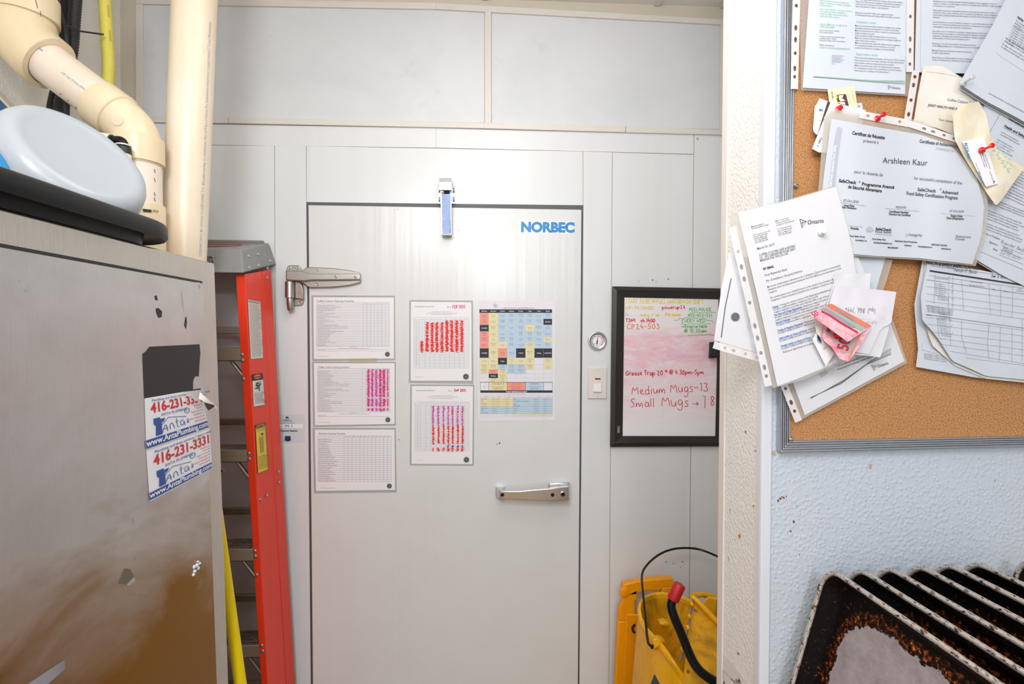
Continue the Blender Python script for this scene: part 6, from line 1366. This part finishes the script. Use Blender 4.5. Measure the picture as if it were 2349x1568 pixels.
# crumpled white notes
z7 = lambda *a: [(1820+x/6.819, 620+y/6.819) for x, y in a]
def crumple(name, label, top, bottom, left, right, h, amp, mat, n=(14, 14), cat='paper', f=.12, tilt=None, s=0):
    S = coons(z7(*top), z7(*bottom), z7(*left), z7(*right)); return sheet(name, label, S, h, wave(amp, f, s, tilt), mat, n=n, cat=cat)+(S,)
crumple('receipt', 'crumpled white slip at the back of the pinned banknote bunch', ((650, 45), (1210, 45)), ((500, 560), (1170, 640)), ((650, 45), (610, 120), (640, 165), (500, 560)), ((1210, 45), (1170, 640)), .0265, .002, paper)
crumple('receipt', 'white folded slip with a ragged lower edge to the right of the banknote', ((900, 700), (1440, 760)), ((920, 1320), (1150, 1330), (1360, 1360)), ((900, 700), (920, 1320)), ((1440, 760), (1500, 900), (1360, 1360)), .0285, .002, paper, s=1)
t, sf, S = crumple('handwritten_note', 'white note with faint upside-down phone number behind the banknote', ((650, 250), (1100, 275), (1610, 335)), ((700, 1280), (960, 1275), (1190, 1310)), ((650, 250), (560, 520), (700, 1280)), ((1610, 335), (1525, 840), (1370, 900), (1190, 1310)), .031, .002, M('note_paper', 'e4e0e8', .65, var=.3, vs=20, dirt='d4d2e0'), s=2)
k = Ink(sf, t, (1820, 620), 6.819, .0008); k.hand('(qu) 866 799+', 1290, 600, 78, ink_g, 5, ang=math.pi+.07, sx=.80, space=.6); k.hand('Ashish T', 1310, 790, 60, ink_l, 4, ang=math.pi, sx=.9)
k.line([(1040, 757), (1440, 760)], 3, ink_l, 'fold_line'); k.flush()
crumple('receipt', 'small pale slip curling down left of the banknote', ((330, 760), (470, 820)), ((360, 980), (575, 1215)), ((330, 760), (340, 880), (360, 980)), ((470, 820), (450, 980), (575, 1215)), .0350, .002, paper_aged, s=3)
t, sf, S = crumple('business_card', 'small white card with a blue round emblem under the banknote', ((350, 975), (640, 1290)), ((510, 1505), (545, 1440)), ((350, 975), (295, 1080), (510, 1505)), ((640, 1290), (600, 1360), (545, 1440)), .0335, .001, white_m, cat='card')
k = Ink(sf, t, (1820, 620), 6.819, .0008); k.poly([(375, 1005), (410, 1040), (440, 1110), (435, 1130), (395, 1095), (372, 1050)], ink_blue, 'emblem'); k.line([(368, 1075), (400, 1125), (437, 1140)], 8, M('emblem_green', '4f8a5c', .6), 'emblem'); k.line([(465, 1235), (500, 1195)], 4, ink_g); k.line([(480, 1245), (515, 1200)], 4, ink_g); k.flush()
# banknote: folded, both leaves one sheet
t = thing('banknote', 'folded pink and red fifty banknote pinned over the white notes', 'banknote', cs_(.040).P(1930, 760))
pink = NT('banknote_pink'); _v = pink.coord('Object', (1, 1, 1)); _n = pink.noise(_v, 70, 4, .6, .6)
pink.base(pink.ramp(_n, [(.3, 'e9809a'), (.5, 'f0b4bc'), (.7, 'e6ccd2')])); pink.b.inputs['Roughness'].default_value = .5; pink = pink.m
redn = M('note_red', 'c81e3c', .5); tealn = M('note_teal', '9db8b4', .5); maun = M('note_mauve', 'a8949c', .5); orn = M('note_orange', 'ec8466', .5, var=.4, vs=80, dirt='c84a48')
def nf_(h0, h1, a, b, c): return lambda x, y: h0+(h1-h0)*max(0, min(1, a*x+b*y+c))
up_b = lambda x, y: .022*max(0, min(1, ((y-700)-(x-1890)*.45)/50))
S1 = quadS(z7((500, 545), (1225, 865), (850, 1118), (262, 690))); s1 = cs_(.040, up_b)
sheet_mesh('upper_leaf', S1, s1, pink, t, (10, 8), .0003)
k = Ink(s1, t, (1820, 620), 6.819, .0008); k.quad([(500, 545), (600, 520), (1225, 865), (1140, 905)], orn, 'note_band', 6); k.quad([(430, 590), (500, 560), (1130, 900), (1060, 945)], tealn, 'note_band', 6); k.h = .0012
k.quad([(420, 610), (520, 590), (980, 880), (900, 905)], maun, 'note_band', 6); k.quad([(640, 580), (700, 590), (1000, 790), (960, 800)], maun, 'note_band', 4); k.line(smooth_line([(440, 640), (560, 690), (700, 790), (850, 880), (1010, 970)]), 22, redn, 'note_band', 30); k.text('50', 320, 742, 88, redn, ang=-.6, st='r', sx=.75, name='numeral'); k.flush()
s2 = cs_(.0385, lambda x, y: .016*max(0, min(1, (y-745)/80)))
S2 = coons(z7((470, 830), (1225, 870)), z7((720, 1380), (860, 1425)), z7((470, 830), (455, 1080), (600, 1200), (720, 1380)), z7((1225, 870), (1060, 1150), (860, 1425)))
sheet_mesh('lower_leaf', S2, s2, pink, t, (12, 12), .0003)
k = Ink(s2, t, (1820, 620), 6.819, .0008); k.poly([(540, 880), (1000, 960), (1050, 1120), (880, 1290), (760, 1290), (640, 1130), (560, 1000)], M('note_grey', 'b4a8a4', .5), 'note_patch'); k.h = .0014; k.text('50', 850, 1265, 170, redn, ang=-1.35, st='b', sx=.8, name='numeral'); k.text('FIFTY', 570, 965, 52, ink_k, ang=-1.3, st='b', sx=.9, name='numeral'); k.line([(1050, 1000), (870, 1380)], 22, orn, 'note_band', 40); k.flush()
# push pins
def pushpin(px, py, h, mat, label, ln=.019):
    p = PY(px, py, YC-.0065-h); t = thing('push_pin', label, 'push pin', p)
    MB().lathe(p, (-.05, -1, .06), [(0, .0047), (.001, .0052), (.0028, .005), (.0042, .0028), (.0075, .0021), (ln-.006, .0023), (ln-.0035, .0036), (ln-.001, .0042), (ln, .003)], 20).build('pin_head', mat, t, smooth=True)
    MB().lathe(p+Vector((0, .006, 0)), (0, -1, 0), [(0, .0005), (.006, .0006)], 8).build('needle', steel_bright, t)
pushpin(2011, 273, .0185, pin_red, 'red push pin holding the top of the certificate sleeve')
pushpin(2251, 345, .042, pin_red, 'red push pin through the blue lettered card on the napkin note', .022)
pushpin(1922, 251, .0112, pin_red, 'red push pin in the business cards behind the certificate corner', .009)
pushpin(2208, 191, .0255, M('pin_clear', 'dfe4ea', .15, trans=.4), 'clear push pin at the corner of the thick page bundle', .022)
pushpin(1883, 534, .0250, pin_white, 'white push pin through the ministry letter', .012)
pushpin(1917, 770, .043, pin_red, 'red push pin half hidden inside the folded banknote', .012)
# ================================================================ SHEET PANS
pm = NT('baked_pan'); _v = pm.coord('Object')
sx_ = pm.n('ShaderNodeSeparateXYZ'); pm.l(_v, sx_.inputs[0])
n1 = pm.noise(_v, 38, 5, .65); n2 = pm.noise(_v, 170, 4, .7); n3 = pm.noise(pm.coord('Object', (1, 14, 1)), 90, 4, .6)
def mth(op, a, b=None):
    x = pm.n('ShaderNodeMath', operation=op)
    for i, v in enumerate((a, b)):
        if v is None: continue
        if hasattr(v, 'links'): pm.l(v, x.inputs[i])
        else: x.inputs[i].default_value = v
    return x.outputs[0]
PW, PH = .455, .66
dx_ = mth('SUBTRACT', PW/2, mth('ABSOLUTE', sx_.outputs[0])); dy_ = mth('SUBTRACT', PH/2, mth('ABSOLUTE', sx_.outputs[1]))
# rounded-corner distance to the pan edge
q1_ = mth('MAXIMUM', mth('SUBTRACT', .12, dx_), 0.0); q2_ = mth('MAXIMUM', mth('SUBTRACT', .12, dy_), 0.0)
de = mth('SUBTRACT', .12, mth('SQRT', mth('ADD', mth('MULTIPLY', q1_, q1_), mth('MULTIPLY', q2_, q2_))))
edge = mth('ADD', mth('MULTIPLY', de, 10.0), mth('MULTIPLY', mth('SUBTRACT', n1, .5), .32)); edge = mth('ADD', edge, mth('MULTIPLY', mth('SUBTRACT', n2, .5), .10))
cen = pm.mix(pm.ramp(n1, [(.35, 0.0), (.7, 1.0)]), lin('c6c1c4'), lin('ada2a8'))
cen = pm.mix(pm.ramp(n3, [(.5, 0.0), (.8, .5)]), cen, lin('f4f0ee'))
rust = pm.ramp(n2, [(.38, '0d0807'), (.48, '1c0e08'), (.56, '6a3010'), (.64, 'c86c24'), (.72, 'f0c07c')])
blk = pm.ramp(n2, [(.3, '070506'), (.6, '100b0a'), (.67, '4a2210'), (.73, 'b08058')])
near = pm.ramp(edge, [(.22, 0.0), (.34, 1.0), (.40, 1.0), (.425, 0.0)])
c = pm.mix(near, blk, rust)
m_c = pm.ramp(edge, [(.425, 0.0), (.44, 1.0)]); c = pm.mix(m_c, c, cen); pm.base(c)
pm.l(pm.ramp(m_c, [(0.0, 0.0), (1.0, .55)]), pm.b.inputs['Metallic']); pm.b.inputs['Roughness'].default_value = .6; pm.b.inputs['Specular IOR Level'].default_value = .1
pm.bump(n2, .35, .001); pan_m = pm.m
rim_ = NT('scuffed_pan_rim'); _v = rim_.coord('Object', (1, 1, 1)); a = rim_.noise(_v, 55, 5, .75); b = rim_.noise(rim_.coord('Object', (.35, .35, 2)), 300, 3, .7)
c = rim_.mix(rim_.ramp(a, [(.56, 0.0), (.62, .9)]), lin('c9c0b8'), lin('7a4a28')); c = rim_.mix(rim_.ramp(b, [(.55, 0.0), (.61, .95)]), c, lin('2c1c14')); rim_.base(c)
rim_.b.inputs['Metallic'].default_value = .55; rim_.b.inputs['Roughness'].default_value = .42; rim_m = rim_.m
def rr_path(hw, hh, r, n=7):
    P = []
    for cx_, cy_, a0 in ((hw-r, hh-r, 0), (-hw+r, hh-r, 90), (-hw+r, -hh+r, 180), (hw-r, -hh+r, 270)):
        for i in range(n+1): a = math.radians(a0+90*i/n); P.append((cx_+math.cos(a)*r, cy_+math.sin(a)*r))
    return P
def loft(ringsz):
    V = []; m = len(ringsz[0][0])
    for p, z in ringsz: V += [(x, y, z) for x, y in p]
    F = [(i*m+k, i*m+(k+1) % m, (i+1)*m+(k+1) % m, (i+1)*m+k) for i in range(len(ringsz)-1) for k in range(m)]
    return V, F, m
pan0 = thing('sheet_pan', '', 'baking pan', (0, 0, 0), 'scorched sheet pans standing by the textured wall')
R0 = [(rr_path(PW/2-.004, PH/2-.004, .03), -.001), (rr_path(PW/2-.009, PH/2-.009, .028), -.006), (rr_path(PW/2-.017, PH/2-.017, .022), -.021), (rr_path(PW/2-.022, PH/2-.022, .018), -.0245)]
V, F, m = loft(R0); mb = MB(); mb.add(V, F+[tuple(3*m+k for k in range(m))])
V2 = [(x*1.004, y*1.004, z-.0012) for x, y, z in V]; mb.add(V2, F+[tuple(3*m+k for k in range(m))])
po = mb.build('pan_body', pan_m, pan0, smooth=True)
rp_ = rr_path(PW/2, PH/2, .036); V = []; n = 10; M_ = len(rp_)
for i, (x, y) in enumerate(rp_):
    a, b = rp_[i-1], rp_[(i+1) % M_]; tx, ty = b[0]-a[0], b[1]-a[1]; L = math.hypot(tx, ty); nx, ny = ty/L, -tx/L
    for k in range(n): an = 2*math.pi*k/n; V.append((x+nx*math.cos(an)*.0041, y+ny*math.cos(an)*.0041, math.sin(an)*.0041))
F = [(i*n+k, i*n+(k+1) % n, ((i+1) % M_)*n+(k+1) % n, ((i+1) % M_)*n+k) for i in range(M_) for k in range(n)]
mk('rolled_rim', [Vector(v) for v in V], F, rim_m, pan0, smooth=True)
tilt = .284; vdn = Vector((-tilt, 0, -1)).normalized(); udr = Vector((0, -1, 0)); nn = udr.cross(vdn); nn = nn if nn.x < 0 else -nn
ydr = -vdn; xdr = ydr.cross(nn)
Rm = Matrix((xdr, ydr, nn)).transposed()
PANS = [(1896, 1298), (1957, 1295), (2021, 1291), (2090, 1287), (2153, 1283), (2218, 1280), (2345, 1272)]
PL = ['front sheet pan of the leaning row, its scraped silver centre showing', 'second sheet pan from the left in the leaning row', 'third sheet pan from the left in the leaning row', 'fourth sheet pan from the left in the leaning row', 'fifth sheet pan from the left in the leaning row', 'sixth sheet pan, last of the close leaning row', 'lone speckled sheet pan corner at the far right edge']
pans = []
for i, (x, y) in enumerate(PANS):
    if i == 0: r = pan0
    else:
        r = pan0.copy(); COL.objects.link(r)
        for ch in list(pan0.children): c = ch.copy(); c.parent = r; COL.objects.link(c)
    corner = PY(x, y, .885); hx = PW/2; 
    ctr = corner + vdn*(PH/2) + udr*(PW/2)
    r.matrix_world = Matrix.Translation(ctr) @ Rm.to_4x4(); r['label'] = PL[i]; pans.append(r)
bot = min((r.matrix_world @ Vector((0, -PH/2, 0))).z for r in pans)
t = thing('work_table', 'stainless table holding the leaning row of sheet pans', 'table', (.8, .65, 0)); zb = bot-.006
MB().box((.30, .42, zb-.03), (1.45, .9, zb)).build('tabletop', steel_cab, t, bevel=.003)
for x in (.33, 1.42):
    for y in (.45, .87): MB().tube([(x, y, zb-.03), (x, y, 0)], .016, 14).build('leg', alu, t, smooth=True)
# ================================================================ MOP BUCKET, FLOOR SIGN
zb8 = lambda x, y: (1380+x/4.505, 1220+y/4.505)
def B8(x, y, Y): return PY(*zb8(x, y), Y)
t = thing('floor_sign', 'folded yellow plastic floor sign with carrying handle behind the mop bucket', 'sign', PY(1480, 1500, 1.86))
YS_ = 1.845; g = lambda pts, Y=YS_: [B8(x, y, Y) for x, y in pts]
MB().prism(g([(228, 540), (400, 505), (560, 487), (735, 478), (752, 505), (750, 560), (640, 578), (620, 600), (560, 614), (480, 602), (420, 620), (370, 622), (368, 650), (240, 662), (218, 640), (214, 590)]), (0, .03, 0)).build('handle', yel_sign, t, bevel=.004, seg=3)
MB().prism(g([(240, 655), (370, 590), (369, 702), (346, 712), (350, 860), (350, 921), (173, 921), (185, 780), (222, 705)]), (0, .028, 0)).build('left_arm', yel_sign, t, bevel=.004, seg=2)
MB().prism(g([(625, 575), (752, 555), (800, 640), (828, 919), (600, 919), (620, 640)]), (0, .028, 0)).build('right_arm', yel_sign, t, bevel=.004, seg=2)
lo = g([(172, 920), (830, 920), (860, 1568), (140, 1568)]); lo[2] = ext(g([(830, 920)])[0], lo[2], .01); lo[3] = ext(g([(172, 920)])[0], lo[3], .01)
MB().prism(lo, (0, .028, 0)).build('front_panel', yel_sign, t, bevel=.004, seg=2)
lo2 = g([(255, 850), (600, 850), (610, 1568), (225, 1568)], YS_-.004); lo2[2] = ext(lo2[1], lo2[2], .1); lo2[3] = ext(lo2[0], lo2[3], .1); MB().prism(lo2, (0, .006, 0)).build('raised_panel', yel_sign, t, bevel=.003)
MB().lathe(B8(232, 612, YS_), (0, -1, 0), [(0, .017), (.006, .017), (.008, .012)], 20).build('hinge_knob', yel_sign, t, smooth=True)
MB().tube(smooth3([B8(345, 955, YS_-.006), B8(318, 980, YS_-.012), B8(322, 1020, YS_-.012), B8(340, 1035, YS_-.006)]), .004, 8).build('black_loop', black_matte, t, smooth=True)
# bucket with wringer
t = thing('mop_bucket', 'grimy yellow mop wringer bucket with red-gripped black lever', 'mop bucket', PY(1560, 1560, 1.5))
RIM = [(372, 800, 1.63), (385, 730, 1.66), (430, 672, 1.70), (510, 640, 1.73), (610, 630, 1.745), (720, 642, 1.745), (830, 668, 1.735), (930, 705, 1.71), (1040, 800, 1.66), (1150, 960, 1.6), (1240, 1200, 1.53), (1200, 1480, 1.46), (1080, 1640, 1.42), (960, 1650, 1.40), (860, 1510, 1.40), (760, 1370, 1.42), (690, 1265, 1.445), (610, 1160, 1.48), (520, 1075, 1.52), (440, 1000, 1.56), (395, 905, 1.60)]
Rr = [B8(*p) for p in RIM]; Rr = [((Rr[i-1]+Rr[i]*2+Rr[(i+1) % len(Rr)])*.25) for i in range(len(Rr))]
RR = []
for i in range(len(Rr)): RR += [Rr[i], (Rr[i]+Rr[(i+1) % len(Rr)])*.5]
cen_ = sum(RR, Vector())/len(RR); N_ = len(RR)
def ring_at(s, z=None, dz=0, c=None):
    c = c or cen_; o = []
    for p in RR:
        q = Vector((c.x+(p.x-cen_.x)*s, c.y+(p.y-cen_.y)*s, p.z+dz if z is None else z)); o.append(q)
    return o
def loft3(rs, cap=False):
    V = [v for r in rs for v in r]; F = [(i*N_+k, i*N_+(k+1) % N_, (i+1)*N_+(k+1) % N_, (i+1)*N_+k) for i in range(len(rs)-1) for k in range(N_)]
    if cap: F.append(tuple((len(rs)-1)*N_+k for k in range(N_)))
    return V, F
cb2 = cen_+Vector((-.0, -.02, 0)); cb2.x -= .035
low_ = ring_at(1.18, .12, c=cb2)
V, F = loft3([ring_at(1.0, None, -.004), [a.lerp(b, .25) for a, b in zip(ring_at(1.0), low_)], [a.lerp(b, .6) for a, b in zip(ring_at(1.0), low_)], low_], True)
MB().add(V, F).build('bucket_shell', yel_clean, t, smooth=True)
inn = ring_at(.52, .40)
V, F = loft3([ring_at(.93), [a.lerp(b, .3) for a, b in zip(ring_at(.91), inn)], [a.lerp(b, .75) for a, b in zip(ring_at(.88), inn)], inn], True)
MB().add(V, F).build('wringer_cone', yel_dirty, t, smooth=True)
V, F = loft3([ring_at(1.0, None, -.02), ring_at(1.03, None, -.016), ring_at(1.035, None, 0), ring_at(1.0, None, .006), ring_at(.94, None, .005), ring_at(.92, None, -.006)])
MB().add(V, F).build('wringer_rim', yel_clean, t, smooth=True)
for x, y, Y in ((660, 950, 1.62), (610, 1130, 1.56)): MB().prism([B8(x-60, y, Y), B8(x, y-22, Y), B8(x+60, y+10, Y), B8(x+20, y+35, Y), B8(x-40, y+25, Y)], (0, .03, 0)).build('wringer_rib', yel_clean, t, bevel=.004)
MB().hull8([B8(935, 690, 1.55), B8(1290, 1030, 1.50), B8(1290, 1620, 1.36), B8(830, 1620, 1.38)], [B8(935, 690, 1.565), B8(1290, 1030, 1.515), B8(1290, 1620, 1.375), B8(830, 1620, 1.395)]).build('press_plate', yel_dirty, t, bevel=.002)
MB().tube(smooth3([B8(935, 665, 1.545), B8(1010, 730, 1.53), B8(1140, 870, 1.51), B8(1290, 1020, 1.49)]), .0075, 12).build('plate_lip', yel_clean, t, smooth=True)
MB().hull8([B8(1040, 745, 1.60), B8(1100, 662, 1.60), B8(1185, 690, 1.60), B8(1160, 900, 1.60)], [B8(1050, 745, 1.64), B8(1110, 662, 1.64), B8(1260, 680, 1.66), B8(1240, 900, 1.66)]).build('press_arm', yel_clean, t, bevel=.004)
MB().tube([B8(940, 660, 1.66), B8(1040, 640, 1.70), B8(1260, 690, 1.70)], .009, 12).build('back_lip', yel_clean, t, smooth=True)
MB().tube([B8(945, 700, 1.535), B8(912, 870, 1.49), B8(885, 1030, 1.46), B8(845, 1200, 1.42), B8(810, 1330, 1.40)], .0026, 8).build('ratchet_rod', galv, t, smooth=True)
for x, y, Y in ((930, 750, 1.515), (905, 875, 1.485), (888, 990, 1.462), (835, 1215, 1.412)): MB().tube([B8(x-14, y, Y), B8(x+14, y-6, Y)], .0065, 8).build('ratchet_tooth', yel_clean, t, smooth=True)
MB().hull8([B8(530, 1105, 1.475), B8(575, 1095, 1.475), B8(615, 1160, 1.475), B8(530, 1215, 1.475)], [B8(530, 1105, 1.50), B8(575, 1095, 1.50), B8(615, 1215, 1.50), B8(530, 1215, 1.50)]).build('handle_lug', yel_clean, t, bevel=.003)
MB().tube(smooth3([B8(528, 1165, 1.465), B8(522, 1205, 1.465), B8(512, 1170, 1.465), B8(478, 1155, 1.47), B8(458, 960, 1.50), B8(432, 660, 1.60), B8(412, 480, 1.68), B8(425, 395, 1.72), B8(490, 310, 1.76), B8(600, 222, 1.80), B8(730, 172, 1.82), B8(870, 160, 1.825), B8(1000, 172, 1.82), B8(1110, 210, 1.80), B8(1245, 272, 1.76), B8(1400, 420, 1.66), B8(1480, 700, 1.55), B8(1430, 1100, 1.47)]), .0036, 10).build('wire_bail', black_steel, t, smooth=True)
lv = smooth3([B8(775, 620, 1.36), B8(735, 690, 1.36), B8(712, 760, 1.36), B8(750, 880, 1.355), B8(830, 1060, 1.35), B8(910, 1270, 1.34), B8(980, 1400, 1.33), B8(1090, 1500, 1.32), B8(1260, 1590, 1.32), B8(1420, 1640, 1.36)])
MB().tube(lv, .0115, 20).build('lever', black_steel, t, smooth=True)
ga, gb = B8(735, 695, 1.36), B8(812, 535, 1.36); MB().lathe(ga, gb-ga, [(0, .012), (0, .0152), (.003, .0156), ((gb-ga).length-.004, .0152), ((gb-ga).length, .0125), ((gb-ga).length+.001, .004)], 24).build('red_grip', red_grip, t, smooth=True)
for x in (-.12, .12):
    for y in (-.1, .12):
        MB().lathe(Vector((cb2.x+x+.006, cb2.y+y, .03)), (1, 0, 0), [(-.012, .024), (-.01, .03), (.01, .03), (.012, .024)], 20).build('caster', black_matte, t, smooth=True)
        MB().tube([(cb2.x+x, cb2.y+y, .125), (cb2.x+x, cb2.y+y, .04)], .008, 10).build('caster_stem', galv, t, smooth=True)
q = [B8(548, 1463, 1.375), B8(620, 1600, 1.365), B8(560, 1700, 1.36), B8(500, 1590, 1.37)]; MB().prism(q, (0, .001, 0)).build('warning_diamond', cell_k, t)
# pest label at the bottom of the partition side
ps = Surf((XC-.0005, 0, 0), (-1, 0, 0)); t = thing('wall_label', 'peeling white pest label low on the cream partition edge', 'label', ps.P(*zb8(1330, 1500)))
MB().prism([ps.P(*zb8(*p), .001) for p in ((1243, 1255), (1300, 1290), (1545, 1600), (1240, 1600))], (.0006, 0, 0)).build('label_sheet', M('pale_label_cream', 'e4ded8', .5), t)
k = Ink(ps, t, (1380, 1220), 4.505, .0016); k.text('ABELL', 1372, 1532, 30, ink_k, ang=.75, st='r', sx=.75); k.poly([(1400, 1485), (1436, 1548), (1420, 1520), (1410, 1535), (1418, 1510)], ink_blue, 'logo'); k.line([(1332, 1508), (1385, 1560)], 6, ink_k); k.text('R', 1255, 1568, 30, ink_blue, st='b', sx=.7); k.line([(1253, 1425), (1253, 1520)], 2, ink_g); k.line([(1253, 1425), (1330, 1500)], 2, ink_g); k.flush()

# stains on the walls and small scuffs
fsf = Surf((0, YP-.0004, 0), (0, -1, 0)); ssf = Surf((XC-.0003, 0, 0), (-1, 0, 0)); brown = M('splash_brown', '7a3418', .5); gold = M('splash_gold', 'c98a1c', .5)
def spots(surf, pts, mat, parent, label):
    k = Ink(surf, parent, h=.0004)
    for x, y, r in pts: k.disc(x, y, r, mat, 'stain', 8, ry=r*random.uniform(.8, 1.8))
    k.flush()
spots(fsf, [(1785, 1148, 2.2), (1790, 1143, 2.5), (1794, 1139, 1.6), (1798, 1141, 1.8), (1804, 1138, 1.2), (1821, 1196, 2), (1814, 1218, 1.8), (1834, 1271, 1.2), (1828, 1160, 1)], brown, wp, None)
spots(ssf, [(1696, 1229, 3), (1733, 1033, 2), (1728, 1160, 1.6), (1693, 1498, 2.6), (1739, 1430, 2), (1710, 990, 2.2)], gold, wp, None)
spots(fs, [(1140, 1018, 1.2), (872, 1035, 1), (915, 1008, 1.2), (912, 480, 1), (1052, 528, .9), (1146, 1016, 1.5)], ink_g, door, None)
spots(ws, [(1497, 642, 1.6), (1505, 646, 1.2), (1533, 640, 1.4), (1465, 645, 1), (1566, 1288, 1.3), (1528, 1288, 1.6), (1561, 1300, 1), (1610, 1440, 1.5), (1545, 1292, 1)], ink_g, wb, None)
